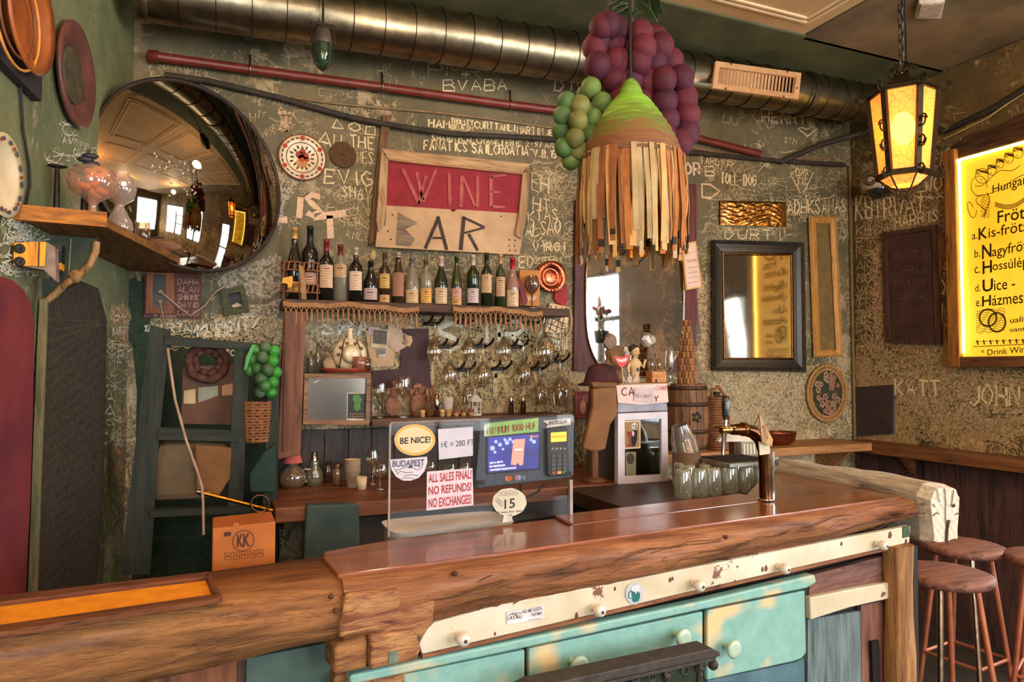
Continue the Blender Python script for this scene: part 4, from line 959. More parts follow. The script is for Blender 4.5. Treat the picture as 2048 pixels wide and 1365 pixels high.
for i, (px, py, s_) in enumerate(glassy):
    pl = WALL; p = pl.at(px, py-26*s_, .075); k = px2m(p)*s_
    desc = ['under the first top hook','under the second top hook','under the third top hook','large balloon bowl beside the grid patterned bag','under the first middle hook','under the second middle hook','under the third middle hook','large bowl at the outer edge of the rows','small one under the first bottom hook','low one under the last bottom hook'][i]
    t = thing('hanging_wine_glass', 'stemmed wine glass hanging upside down, '+desc, 'wine glass', p, None)
    MB().lathe([(r*k, -z_*k) for r, z_ in pr_g], 16, p, cap=False).build('glass', wine, t)
# --- dark panel, pinned photographs
one(MB().slab(WALL, [(806,658),(857,658),(862,776),(744,776),(744,742),(800,738)], .015), 'dark_panel', paint((74,46,46), (52,34,34), 10, .7, bump=.15), 'dark maroon panel on the wall behind the pinned papers', 'panel')
papers = [('brown_paper', 'large creased brown paper pinned under the photos', [(731,662),(742,660),(790,700),(787,732),(742,735)], .004, .016, (190,156,116)),
          ('paper_sheet', 'crumpled pale paper to the right of the square photo', [(776,650),(800,648),(806,668),(825,674),(812,694),(792,705),(776,690)], .006, .020, (196,164,140)),
          ('paper_scrap', 'small lilac paper corner behind the square photo', [(738,653),(760,656),(758,672),(736,670)], .003, .020, (200,176,176)),
          ('tan_card', 'tan card corner at the far right of the papers', [(800,672),(809,667),(826,680),(820,694),(806,690)], .003, .023, (206,166,120))]
for nm_, lab, q, th, off, c in papers: one(MB().slab(WALL, q, th, off), nm_, paint(c, tuple(int(x*.86) for x in c), 14, .8), lab, 'paper')
t = thing('instant_photo', 'square instant photo with cream border pinned on the wall papers', 'photo', WALL.at(760,677)); q = [(745,658),(777,660),(775,697),(741,695)]
MB().slab(WALL, q, .003, .026).build('print', paint((214,184,146), None), t); MB().slab(WALL, [(747,660),(775,662),(773,690),(745,687)], .001, .029).build('image', paint((92,66,40), (48,36,24), 60, .4), t)
t = thing('small_photo', 'small grey photo pinned below the square one', 'photo', WALL.at(763,706)); MB().slab(WALL, [(755,698),(773,697),(774,713),(757,716)], .003, .030).build('print', paint((206,182,160), None), t)
MB().slab(WALL, [(756,699),(772,698),(772,708),(757,710)], .001, .033).build('image', paint((110,104,100), (66,64,62), 80, .4), t)
# --- framed mirror cabinet standing on brackets, with poster and tray on it
cy = YP(-.20); cab = thing('framed_mirror', 'worn wooden framed mirror with poster stuck on, between post and dark panel', 'mirror', cy.at(674,850))
fo, fi = [(609,748),(742,748),(739,851),(606,849)], [(617,756),(734,757),(731,842),(614,840)]; cf = wood((156,112,80), (116,80,56), 'x', 2)
for a in range(4):
    b = (a+1) % 4; MB().slab(cy, [fo[a],fo[b],fi[b],fi[a]], .022).build('frame_bar', cf, cab)
MB().slab(cy, [(614,753),(737,754),(734,845),(611,843)], .012, -.006).build('mirror_glass', mirror_mat((190,182,168), .16, .8), cab)
MB().slab(YP(-.0), [(628,752),(746,754),(743,845),(626,842)], .19, .003).build('cabinet', wood((70,50,38), (50,36,28), 'z', 2), cab)
t = thing('green_poster', 'small dark poster with a green figure stuck on the framed mirror', 'poster', cy.at(715,814)); MB().slab(cy, [(694,786),(734,786),(733,844),(693,843)], .0015, .0065).build('sheet', paint((206,186,160), None), t)
MB().slab(cy, [(696,788),(732,788),(731,838),(695,837)], .001, .008).build('dark_print', paint((40,36,26), (28,26,20), 30, .4), t)
m = MB(); m.slab(cy, [(708,790),(718,789),(724,800),(720,810),(722,818),(714,824),(707,816),(709,806),(705,798)], .0008, .009); m.build('green_print', paint((86,130,56), (60,100,44), 60, .5), t)
m = MB()
for r_ in range(2): typed_px(m, ('ENDS','HERE')[r_] if 0 else '.......', cy, [(699,827+r_*5),(728,827+r_*5),(728,830+r_*5),(699,830+r_*5)], .0092)
m.build('print_lines', paint((190,120,80), None), t)
ty = YP(-.17); tray = thing('red_tray', 'low red rimmed tray on top of the framed mirror', 'tray', ty.at(697,747)); p = ty.at(692,746); k = px2m(p)
MB().lathe([(0,0),(44*k,0),(50*k,6*k),(52*k,9*k),(50*k,9*k),(43*k,2.5*k),(0,2.5*k)], 28, p, sy=.7).build('tray', paint((156,62,36), (122,46,28), 20, .4, spec=.5), tray)
p = ty.at(699,742); k = px2m(p)
jug = thing('painted_flask', 'round flat white painted flask bottle with dark carrying straps', 'flask', p); c = p+Z*33*k
MB().ball(c, (34*k,18*k,33*k), 20).build('body', cream, jug); MB().lathe([(8*k,30*k),(5*k,36*k),(5*k,48*k),(7*k,52*k),(0,52*k)], 14, c).build('neck', cream, jug)
mo_ = MB()
for a_ in (0.5,1.1,1.7,2.3,2.9): mo_.ball(c+Vector((24*k*math.cos(a_*1.1), -13.5*k, 22*k*math.sin(a_*1.1))), (4*k,1.5*k,4*k), 8)
mo_.build('flower_pattern', paint((80,96,60), (110,60,50), 60, .4), jug)
for s_ in (-1, 1): MB().tube([c+Vector((s_*20*k*q,-18.5*k*math.cos(1.2*(abs(z_)/33)),z_*k)) for q, z_ in ((1.15,-30),(1.05,-14),(.95,0),(.8,16),(.6,29))], 1.1*k, 5).build('strap', black, jug)
MB().lathe([(0,0),(16*k,.5*k),(19*k,3*k),(10*k,6*k),(0,6.5*k)], 18, M=orient((0,-1,0), c-Vector((0,17*k,0)))).build('round_boss', cream, jug)
for i, (px, py, w_, h, mt, lab) in enumerate([(718,740,15,26,thin_glass((206,130,104),.35,.08),'red tinted tumbler on the tray'),(732,742,11,24,clear,'small clear tumbler at the right edge of the red tray')]):
    p = YP(-.22).at(px,py); k = px2m(p); t = thing('tray_tumbler', lab, 'glass', p); MB().lathe([(0,0),(w_*k*.85,0),(w_*k,h*k),(w_*k*.9,h*k),(w_*k*.75,2*k),(0,2*k)], 16, p, cap=False).build('body', mt, t)
t = thing('clay_bowl', 'small pale clay bowl tipped on its side on the red tray', 'bowl', ty.at(658,742)); p = ty.at(658,730); k = px2m(p)
MB().lathe([(0,0),(8*k,1*k),(13*k,8*k),(15*k,16*k),(13*k,16*k),(8*k,4*k),(0,3*k)], 16, M=orient((.6,-.7,.35), p+Vector((-.02,0,-.01)))).build('bowl', paint((176,140,104), None, 20, .6), t)
for px, h, r_, lab in ((622,44,7,'slim dark bottle standing left of the clay bowl'), (636,60,9,'taller clear bottle with a bright neck left of the clay bowl')):
    p = YP(-.12).at(px,747); k = px2m(p); t = thing('small_bottle', lab, 'bottle', p); MB().lathe([(0,0),(r_*k,0),(r_*k,h*.55*k),(r_*.45*k,h*.72*k),(r_*.42*k,h*k),(0,h*k)], 14, p).build('body', thin_glass((150,140,120),.3,.1), t)
# --- middle shelf with stoppers, glasses, candle house
my = YP(-.20); mz = my.at(850,836).z
ms = thing('stopper_shelf', 'rough brown shelf behind the clear screen with corks and glasses on it', 'shelf', my.at(850,838))
MB().prism([Vector((.70,-.20,mz)), Vector((1.72,-.20,mz)), Vector((1.72,-.20,mz-.035)), Vector((.70,-.20,mz-.035))], (0,.198,0)).build('board', wood((104,70,46), (74,48,32), 'x', 1.5), ms)
stm = [paint((196,150,92), (160,116,66), 60, .7), paint((140,84,54), (110,64,40), 60, .7), paint((224,176,116), (190,140,84), 60, .7)]
desc = ['pale turned bottle stopper, first of the six on the shelf','pale stopper with a round head, second of the six','squat pale stopper, third of the six','brown stopper with light foot, fourth of the six','dark brown stopper, fifth of the six','dark brown stopper beside the candle house, last of the six']
for i, (px, mt) in enumerate(((845,2),(884,2),(897,0),(912,1),(927,1),(942,1))):
    p = YP(-.16).at(px,836); p.z = mz; k = px2m(p); t = thing('bottle_stopper', desc[i], 'stopper', p, 'turned bottle stoppers on the shelf')
    MB().lathe([(0,0),(5*k,0),(5*k,6*k),(3.5*k,8*k)], 12, p).build('cork', stm[0], t); MB().lathe([(3.5*k,7*k),(5.5*k,9*k),(5.5*k,12*k),(4*k,14*k),(0,14.5*k)], 12, p).build('head', stm[mt], t)
for px, h, w_, lab in ((760,70,12,'slim wine glass at the left end of the stopper shelf'),(806,82,17,'big stemmed wine glass in the middle of the stopper shelf')):
    p = YP(-.14).at(px,836); p.z = mz; k = px2m(p); t = thing('wine_glass', lab, 'wine glass', p)
    MB().lathe([(0,0),(w_*.85*k,.5*k),(2*k,3*k),(1.6*k,h*.45*k),(4*k,h*.5*k),(w_*.85*k,h*.62*k),(w_*k,h*.76*k),(w_*.8*k,h*k)], 18, p, cap=False).build('glass', wine, t)
t = thing('white_relief', 'rosy carved relief figure leaning behind the big wine glass', 'figurine', YP(-.05).at(790,836)); p = YP(-.06).at(785,836); k = px2m(p); p.z = mz; terr = paint((156,104,80), (116,78,58), 30, .8, bump=.4)
m = MB(); m.ball(p+Z*20*k, (17*k,7*k,20*k), 12); m.ball(p+Z*48*k+X*4*k, (10*k,6*k,14*k), 12); m.build('body', terr, t); MB().ball(p+Z*66*k+X*5*k, 7*k, 10).build('head', terr, t)
t = thing('grape_basket_relief', 'heap of rosy carved fruit beside the relief figure', 'figurine', YP(-.08).at(838,836)); p = YP(-.07).at(838,836); p.z = mz
MB().lathe([(0,0),(16*k,0),(20*k,24*k),(17*k,40*k),(0,44*k)], 14, p, sy=.5).build('base', terr, t)
for i in range(16): MB().ball(p+Vector((random.uniform(-20,20)*k, random.uniform(-8,4)*k, random.uniform(38,64)*k)), random.uniform(5,8)*k, 8).build('fruit', terr, t)
p = YP(-.14).at(865,836); p.z = mz; k = px2m(p); t = thing('cork_figure', 'little figure made of corks, behind the steel shaker', 'figurine', p)
for dx, dz in ((-6,8),(6,8),(0,20),(-8,34),(0,36),(8,34),(-4,48),(4,47),(0,57)): MB().tube([p+Vector((dx*k,0,(dz-7)*k)), p+Vector((dx*k,.0,(dz+7)*k))], 4.6*k, 8).build('cork', corkd, t)
p = YP(-.19).at(873,836); p.z = mz; t = thing('steel_shaker', 'slim shiny steel shaker on the stopper shelf', 'shaker', p); ch = metal((220,214,206), .12)
MB().lathe([(0,0),(6*k,0),(6*k,26*k)], 16, p).build('body', ch, t); MB().lathe([(6.3*k,27*k),(5.5*k,45*k),(0,46*k)], 16, p).build('cap', ch, t)
p = YP(-.10).at(895,836); p.z = mz; t = thing('paper_cup', 'pale paper cup behind the row of stoppers', 'cup', p); MB().lathe([(0,0),(9*k,0),(12*k,38*k),(11*k,38*k),(8.5*k,2*k),(0,2*k)], 16, p, cap=False).build('cup', paint((206,186,170), None, 10), t)
p = YP(-.13).at(950,836); p.z = mz; k = px2m(p)*.85; t = thing('candle_house', 'small white pavilion shaped candle lantern with pointed roof', 'lantern', p); wv = paint((206,196,184), (180,168,156), 20, .4)
MB().lathe([(0,0),(17*k,0),(17*k,4*k),(0,4*k)], 8, p, smooth=False).build('base', wv, t)
for i in range(8): a = 2*PI*i/8; MB().tube([p+Vector((14*k*math.cos(a),14*k*math.sin(a),4*k)), p+Vector((14*k*math.cos(a),14*k*math.sin(a),32*k))], 1.5*k, 6).build('column', wv, t)
MB().lathe([(18*k,32*k),(17*k,36*k),(8*k,46*k),(1.5*k,50*k),(1.5*k,62*k),(0,64*k)], 8, p, smooth=False).build('roof', wv, t); MB().lathe([(0,4*k),(6*k,4*k),(6*k,22*k),(0,22*k)], 12, p).build('candle', paint((236,226,206), None), t)
for px, lab in ((1022,'steel salt shaker behind the till'), (1046,'shorter steel pepper shaker behind the till')):
    p = YP(-.15).at(px,838); p.z = mz; k = px2m(p); t = thing('table_shaker', lab, 'shaker', p); MB().lathe([(0,0),(6*k,0),(5*k,30*k)], 14, p).build('body', ch, t); MB().lathe([(5.2*k,30*k),(4.5*k,36*k),(0,37*k)], 14, p).build('cap', ch, t)
# ================================================================ back wall, right of the lamp, and the side wall
# --- tall rounded mirror on a dark board
ob = thing('mirror_board', 'dark maroon board backing the tall rounded mirror behind the ribbon lamp', 'board', WALL.at(1270,560))
pur = wood((104,66,62), (78,46,46), 'z', 1.2, .6)
MB().slab(WALL, [(1152,400),(1240,398),(1240,745),(1148,742)], .025).build('plank', pur, ob); MB().slab(WALL, [(1241,398),(1322,396),(1322,745),(1241,745)], .025).build('plank', pur, ob)
MB().slab(WALL, [(1323,396),(1358,395),(1392,640),(1393,745),(1323,745)], .025).build('plank', pur, ob)
MB().slab(WALL, [(1357,368),(1393,368),(1394,650),(1366,650)], .035).build('edge_plank', wood((110,50,46), (84,36,34), 'z', 1.2, .6), ob)
om = thing('tall_mirror', 'tall mirror with rounded silver edge hung on the dark maroon board', 'mirror', WALL.at(1270,600))
def sup(cx, cy, rx, ry, p, n=48): return [(cx+rx*math.copysign(abs(math.cos(t))**(2/p), math.cos(t)), cy+ry*math.copysign(abs(math.sin(t))**(2/p), math.sin(t))) for t in [2*PI*i/n for i in range(n)]]
oq = sup(1270,590,98,165,3.0)
MB().slab(WALL, oq, .012, .0255).build('mirror_glass', mirror_mat((196,186,170), .02, .5), om)
MB().tube([WALL.at(x,y,.036) for x, y in oq], .006, 6, True).build('rim', metal((190,170,140), .25), om)
# --- label tag
t = thing('price_label', 'long pinkish cream label card hung beside the tall mirror', 'label', WALL.at(1385,530)); q = [(1364,488),(1392,482),(1405,575),(1372,581)]
MB().slab(WALL, q, .006, .06).build('backing', paint((214,160,90), None, 20), t); MB().slab(WALL, inset(q,.08,.03), .001, .066).build('card', paint((222,186,164), (206,170,148), 12, .6), t)
m = MB(); typed_px(m, 'CHATEAU', WALL, [(1374,520),(1394,517),(1395,523),(1375,526)], .0672); typed_px(m, 'grand vin', WALL, [(1373,507),(1391,501),(1391,504),(1373,510)], .0672)
for y in (536, 546, 556, 566): typed_px(m, '------', WALL, [(1377,y),(1396,y-3),(1396,y-2),(1377,y+1)], .0672)
m.build('lettering', paint((110,70,56), None), t)
MB().tube([WALL.at(1376,490,.064), WALL.at(1374,470,.05), WALL.at(1372,440,.036)], .002, 5).build('string', black, t)
# --- copper relief
cr = thing('copper_relief', 'embossed glowing copper relief panel above the black framed mirror', 'relief', WALL.at(1508,428))
q = [(1441,401),(1572,404),(1573,454),(1441,450)]; nx, nz = 56, 22; vs = []; fs = []
mq = quadmap([WALL.at(x,y,.02) for x, y in q])
for j in range(nz+1):
    for i in range(nx+1):
        u, v = i/nx, j/nz; e = min(u, 1-u, v, 1-v)
        h = (.012*abs(math.sin(13*u+3*math.sin(9*v)))*abs(math.cos(17*v+4*math.sin(7*u)))+random.uniform(0,.004))*min(1, e*9)
        vs.append(mq(u,v)+Vector((0,-h,0)))
for j in range(nz):
    for i in range(nx): k_ = j*(nx+1)+i; fs.append((k_,k_+1,k_+nx+2,k_+nx+1))
MB().add(vs, fs, True).build('embossed_sheet', metal((250,190,116), .24, .5, 30), cr); MB().slab(WALL, q, .02).build('backing', metal((130,90,50), .4), cr)
# --- black framed mirror
bm_ = thing('black_framed_mirror', 'large mirror in a black ripple carved frame on the back wall', 'mirror', WALL.at(1515,612))
fo = [(1424,480),(1609,485),(1613,744),(1424,742)]; fi = [(1446,506),(1583,510),(1585,717),(1449,717)]
bk = paint((46,40,38), (28,26,26), 40, .3, spec=.6)
def frame_profile(fo, fi, name, mats, par, pl=WALL, hs=(.03,.045,.03,.02)):
    rings = [fo, [lerp(a,b,.30) for a,b in zip(fo,fi)], [lerp(a,b,.62) for a,b in zip(fo,fi)], [lerp(a,b,.88) for a,b in zip(fo,fi)], fi]
    for a in range(4):
        b = (a+1) % 4; m = MB(); vs = []
        hh = [hs[0], hs[1], hs[2], hs[3], hs[3]*.6]
        for r_, h in zip(rings, hh): vs += [pl.at(*r_[a], h), pl.at(*r_[b], h)]
        vs += [pl.at(*fo[a], 0), pl.at(*fo[b], 0), pl.at(*fi[a], 0), pl.at(*fi[b], 0)]
        m.add(vs, [(2*i, 2*i+1, 2*i+3, 2*i+2) for i in range(4)]+[(10,11,1,0),(8,9,13,12),(0,2,4,6,8,12,10),(1,11,13,9,7,5,3)])
        m.build(name, mats, par)
frame_profile(fo, fi, 'frame_bar', bk, bm_, hs=(.04,.07,.062,.058))
for a in range(4):
    b = (a+1) % 4; p0, p1 = lerp(fo[a],fi[a],.12), lerp(fo[b],fi[b],.12); n = 34; m = MB()
    for i in range(n): x = lerp(p0,p1,(i+.5)/n); m.ball(WALL.at(*x,.056), .006, 6)
    tag(m.build('ripple_beads', bk, bm_), kind='stuff')
gold = metal((170,110,60), .35)
for a in range(4): b = (a+1) % 4; MB().tube([WALL.at(*fi[a],.053), WALL.at(*fi[b],.053)], .004, 5).build('inner_bead', gold, bm_)
m = MB(); tl = .010
MB().prism([WALL.at(*fi[0],.008), WALL.at(*fi[1],.050), WALL.at(*fi[2],.050), WALL.at(*fi[3],.008)], (0,.005,0)).build('mirror_glass', mirror_mat((150,138,118), .06, .9), bm_)
# --- narrow yellow frame
yf = thing('narrow_frame', 'tall narrow yellow wooden frame around a bare strip of wall', 'frame', WALL.at(1648,575))
fo = [(1617,433),(1673,434),(1686,714),(1627,715)]; fi = [(1632,447),(1659,448),(1671,700),(1641,701)]
frame_profile(fo, fi, 'frame_bar', wood((206,150,78), (176,122,58), 'z', 2, .5), yf, hs=(.018,.03,.024,.016))
MB().slab(WALL, fi, .003).build('backing', paint((126,98,52), (98,76,42), 12, .7), yf)
# --- small wall things
t = thing('red_picture', 'small red framed picture low on the wall beside the till', 'picture', WALL.at(1166,810)); fo = [(1149,783),(1183,783),(1183,837),(1150,838)]; fi = inset(fo,.14,.1)
frame_profile(fo, fi, 'frame_bar', paint((150,84,70), None, 20), t, hs=(.01,.016,.014,.01)); MB().slab(WALL, fi, .004).build('print', paint((126,32,34), (100,24,28), 12, .5), t)
m = MB(); m.slab(WALL, ell(1166,815,6,14), .001, .004); m.ball(WALL.at(1166,798,.006), .008, 8); m.build('figure_print', paint((196,130,96), None), t)
# --- oval flower picture in a braided rim
fc = WALL.at(1653,787); k = px2m(fc); t = thing('flower_picture', 'oval picture of pale flowers in a braided wicker rim near the room corner', 'picture', fc)
kx = k*1.12; MM = orient(WALL.n, WALL.at(1653,787,.012))
MB().prism([MM @ Vector((40*kx*math.cos(a), 49*k*math.sin(a), 0)) for a in [2*PI*i/36 for i in range(36)]], (0,.012,0)).build('backing', paint((62,62,40), (42,44,30), 18, .8), t)
wc2 = paint((176,130,76), (136,98,54), 60, .8, bump=.4)
for rr, w_ in ((46,3.4),(38,2.6)): MB().tube([MM @ Vector((rr*kx*math.cos(a), (rr+9)*k*math.sin(a), .006)) for a in [2*PI*i/48 for i in range(48)]], w_*k, 6, True).build('rim_hoop', wc2, t)
for i in range(56):
    a = 2*PI*i/56; b = a+.12
    MB().tube([MM @ Vector((38*kx*math.cos(a), 47*k*math.sin(a), .006)), MM @ Vector((46*kx*math.cos(b), 55*k*math.sin(b), .009))], 1.7*k, 5).build('braid', wc2, t)
flm = [paint((166,136,104), (140,108,80), 40, .85), paint((172,122,98), (146,96,76), 40, .85)]
for i in range(34):
    a = random.uniform(0,2*PI); rr = math.sqrt(random.random()); c = MM @ Vector((33*kx*rr*math.cos(a), 42*k*rr*math.sin(a), .004)); s_ = random.uniform(3.5,6.5)*k; m = MB()
    for q in range(5): m.ball(c+Vector((s_*.8*math.cos(q*1.257+i),0,s_*.8*math.sin(q*1.257+i))), (s_*.6,.004,s_*.6), 6)
    m.build('flower', flm[i % 2], t)
m = MB()
for i in range(60):
    a = random.uniform(0,2*PI); rr = math.sqrt(random.random()); c = MM @ Vector((36*kx*rr*math.cos(a), 45*k*rr*math.sin(a), .002)); m.ball(c, (random.uniform(2,5)*k,.002,random.uniform(2,6)*k), 6)
tag(m.build('leaves', paint((84,86,48), (60,66,38), 40, .8), t), kind='stuff')
# --- side wall: glowing menu board
RO = .05; sy0, sy1, sz0, sz1 = -.80, -1.32, 1.612, 2.778
sn = thing('menu_board', 'glowing yellow menu board lettered in black in a wooden frame on the side wall', 'sign', (4.0,-1.2,1.6))
def rq(y0, y1, z0, z1, x): return [Vector((x,y0,z1)), Vector((x,y1,z1)), Vector((x,y1,z0)), Vector((x,y0,z0))]
MB().prism(rq(sy0,sy1,sz0,sz1,4.07-RO), (.012,0,0)).build('lit_panel', glow((255,214,62), .56, (240,176,32), 2.2), sn)
ywood = wood((176,116,48), (140,86,34), 'z', 1.5, .5); ywy = wood((176,116,48), (140,86,34), 'y', 1.5, .5)
MB().box((4.03,sy0+.035,(sz0+sz1)/2), (.08,.07,sz1-sz0+.12)).build('frame_bar', ywood, sn, bev=.006); MB().box((4.03,sy1-.035,(sz0+sz1)/2), (.08,.07,sz1-sz0+.12)).build('frame_bar', ywood, sn, bev=.006)
MB().box((4.03,(sy0+sy1)/2,sz0-.03), (.08,sy0-sy1,.06)).build('frame_bar', wood((120,78,44), (90,56,34), 'y', 1.5, .5), sn, bev=.006)
pts = [(4.02,sy0+.09,sz1+.0)]+[(4.02, sy0+.07-(sy0-sy1+.14)*u, sz1+.055+.09*math.sin(PI*u)+.02*math.sin(11*u)) for u in [i/24 for i in range(25)]]+[(4.02,sy1-.09,sz1)]
MB().prism(pts, (.045,0,0)).build('carved_top', wood((84,54,34), (58,38,26), 'y', 2, .5), sn, bev=.005)
led = glow((255,232,130), 6)
for a, b in (((4.012,sy0-.012,sz0+.02),(4.012,sy0-.012,sz1-.02)), ((4.012,sy0,sz1-.012),(4.012,sy1,sz1-.012)), ((4.012,sy1+.012,sz0+.02),(4.012,sy1+.012,sz1-.02))): MB().tube([a,b], .008, 6).build('light_strip', led, sn)
ink = paint((44,32,12), (30,22,8), 40, .7); inkL = paint((96,66,14), None, 40, .7); x_ = .0015
SP = Plane((-1,0,0), (4.07-RO,0,0)); m = MB()
for tx, q, b in (('Hungarian',[(1985,371),(2082,337),(2082,367),(1985,392)],0), ('Fröts',[(1995,423),(2062,409),(2062,435),(1995,447)],.004),
    ('a.',[(1944,469),(1955,467),(1955,478),(1944,480)],0), ('K',[(1957,457),(1975,453),(1975,476),(1957,481)],.012), ('is-fröts',[(1977,456),(2056,438),(2056,462),(1977,476)],.0),
    ('b.',[(1949,500),(1960,498),(1960,514),(1949,516)],0), ('N',[(1964,490),(1983,487),(1983,514),(1964,519)],.012), ('agyfröts',[(1984,494),(2064,476),(2064,506),(1984,520)],0),
    ('c.',[(1949,535),(1960,533),(1960,546),(1949,548)],0), ('H',[(1965,523),(1984,520),(1984,545),(1965,549)],.012), ('ossúlépés',[(1985,524),(2078,508),(2078,538),(1985,547)],0),
    ('d.',[(1950,570),(1961,568),(1961,583),(1950,584)],0), ('U',[(1965,560),(1986,557),(1986,582),(1965,585)],.012), ('ice -',[(1988,561),(2030,556),(2030,577),(1988,582)],0),
    ('e.',[(1952,602),(1962,601),(1962,613),(1952,614)],0), ('H',[(1964,593),(1982,590),(1982,611),(1964,614)],.012), ('ázmester',[(1984,592),(2080,578),(2080,604),(1984,612)],0),
    ('uality',[(2020,636),(2064,630),(2064,646),(2020,650)],.004), ('uantity',[(2020,656),(2068,652),(2068,664),(2020,667)],.004), ('* Drink Wine',[(1962,700),(2060,691),(2060,705),(1962,712)],0)):
    typed_px(m, tx, SP, q, x_, b+.005)
m.build('lettering', ink, sn)
m = MB()
def curve_px(f, n=24): return [SP.at(*f(i/n), .0016) for i in range(n+1)]
for cx, cy, r0 in ((1964,352,13),(1984,340,9),(2000,327,8),(2018,316,9),(2036,305,10)):   # row of drawn heads
    m.ribbon(curve_px(lambda u: (cx+r0*math.cos(6.3*u), cy+r0*1.15*math.sin(6.3*u))), SP.n, .0035)
    for j in range(5): m.ribbon(curve_px(lambda u: (cx-r0+2*r0*u, cy-r0*(.5+.3*j/4)+3*math.sin(7*u+j)), 10), SP.n, .0035)
    m.ribbon(curve_px(lambda u: (cx-3+r0*.3*u, cy+r0*.5+2*math.sin(3*u)), 6), SP.n, .003)
m.ribbon(curve_px(lambda u: (1950+90*u, 372-44*u+6*math.sin(9*u))), SP.n, .004); m.ribbon(curve_px(lambda u: (1952+100*u, 392+6*math.sin(5*u)-38*u)), SP.n, .004)
for j in range(4): m.ribbon(curve_px(lambda u: (1990+70*u, 405-20*u+14*math.sin(3.1*u)+j*2.5)), SP.n, .004)
m.ribbon(curve_px(lambda u: (1958+16*math.cos(5.5*u+1), 372+20*math.sin(5.5*u+1))), SP.n, .0035)
m.ribbon(curve_px(lambda u: (1962-10*math.sin(6*u), 390+44*u)), SP.n, .004); m.ribbon(curve_px(lambda u: (1974+5*math.sin(5*u), 385+52*u)), SP.n, .004); m.ribbon(curve_px(lambda u: (1944+9*math.cos(5*u), 420+16*math.sin(6*u))), SP.n, .004)
for j in range(9): m.ribbon(curve_px(lambda u: (1962+18*u, 392+5*j+3*math.sin(8*u+j)), 8), SP.n, .003)
m.ribbon(curve_px(lambda u: (1976+17*math.cos(6.3*u), 636+17*math.sin(6.3*u))), SP.n, .010); m.ribbon(curve_px(lambda u: (1994+17*math.cos(6.3*u), 645+19*math.sin(6.3*u))), SP.n, .010)
for j in range(12): m.ribbon(curve_px(lambda u: (1952+58*u, 622+4*j+2*math.sin(20*u+j)-4*u), 14), SP.n, .0028)
for j in range(8):
    x = 1954+13*j; m.ribbon([SP.at(x,681-j*.4,.0016), SP.at(x+2,690-j*.4,.0016)], SP.n, .008); m.ribbon([SP.at(x-3,684-j*.4,.0016), SP.at(x+7,683-j*.4,.0016)], SP.n, .004)
m.ribbon([SP.at(1946,694,.0016), SP.at(2070,688,.0016)], SP.n, .004)
tag(m.build('line_drawing', inkL, sn), kind='stuff')
# --- other things of the side wall
dpn = thing('dark_panel', 'dark brown framed panel on the side wall between corner and menu board', 'panel', RIGHT.at(1820,575)); fo = [(1762,466),(1871,449),(1880,690),(1770,686)]; fi = inset(fo,.08,.04)
dkb = paint((82,54,48), (58,40,38), 10, .6, bump=.15)
for a in range(4): b = (a+1) % 4; MB().slab(RIGHT, [fo[a],fo[b],fi[b],fi[a]], .03).build('frame_bar', wood((92,60,46), (66,42,34), 'z', 2), dpn)
MB().slab(RIGHT, fi, .018).build('panel', dkb, dpn)
m = MB()
for y0, y1, tx in ((505,520,'KATI'),(535,548,'DRU'),(560,575,'MAX 18'),(590,602,'ANNA')): hand(m, tx, RIGHT, [(1790,y0),(1850,y0-4),(1850,y1-3),(1790,y1)], .004, .0195, .09)
m.build('scratched_lettering', paint((120,88,80), None, 90), dpn)
one(MB().slab(RIGHT, [(1870,470),(1893,462),(1893,500),(1880,560),(1872,560)], .012), 'wood_scrap', wood((150,104,50), (116,80,40), 'z', 3), 'pale scrap of wood beside the dark panel on the side wall', 'board')
cmr = thing('dome_camera', 'small off white dome camera in the upper room corner', 'camera', RIGHT.at(1757,372)); c = RIGHT.at(1757,372,.06); k = px2m(c); mt = paint((190,164,130), (160,136,104), 14, .45)
MB().lathe([(0,18*k),(26*k,18*k),(32*k,10*k),(32*k,-8*k),(0,-8*k)], 24, c).build('body', mt, cmr); MB().lathe([(22*k,-8*k),(20*k,-18*k),(10*k,-25*k),(0,-26*k)], 20, c).build('dome', paint((34,30,28), None, 10, .1, spec=.8), cmr); MB().box(c+Vector((.035,0,5*k)), (.06,.05,.04)).build('mount', mt, cmr)
one(MB().slab(RIGHT, [(1712,775),(1785,770),(1785,868),(1712,873)], .02), 'low_panel', paint((70,56,54), (52,42,42), 12, .7, bump=.2), 'dark low board on the side wall beside the oval flower picture', 'panel')
# ledge along the side wall and the back wall
lw_ = wood((136,86,46), (104,62,34), 'y', 1.3, .55); lwx = wood((186,130,78), (150,100,58), 'x', 1.3, .55)
t = thing('wall_ledge', 'long narrow wooden drinks ledge along the side wall', 'ledge', (3.95,-.8,1.0)); MB().box((3.95,-.80,1.035), (.24,1.44,.06), bev=.006).build('board', lw_, t)
for y in (-.5,-1.35): MB().prism([(4.07,y,1.0),(3.9,y,1.0),(4.07,y,.82)], (0,.04,0)).build('bracket', lw_, t)
t = thing('wall_ledge', 'pale wooden ledge along the back wall below the black framed mirror', 'ledge', (3.2,-.16,1.03)); MB().box((2.92,-.17,1.05), (1.82,.33,.05), bev=.005).build('board', lwx, t)
for x in (2.3, 3.0, 3.7): MB().prism([(x,-.003,1.02),(x,-.28,1.02),(x,-.003,.80)], (.04,0,0)).build('bracket', lwx, t)
# ================================================================ back counter and what stands on it
CZ = 1.0
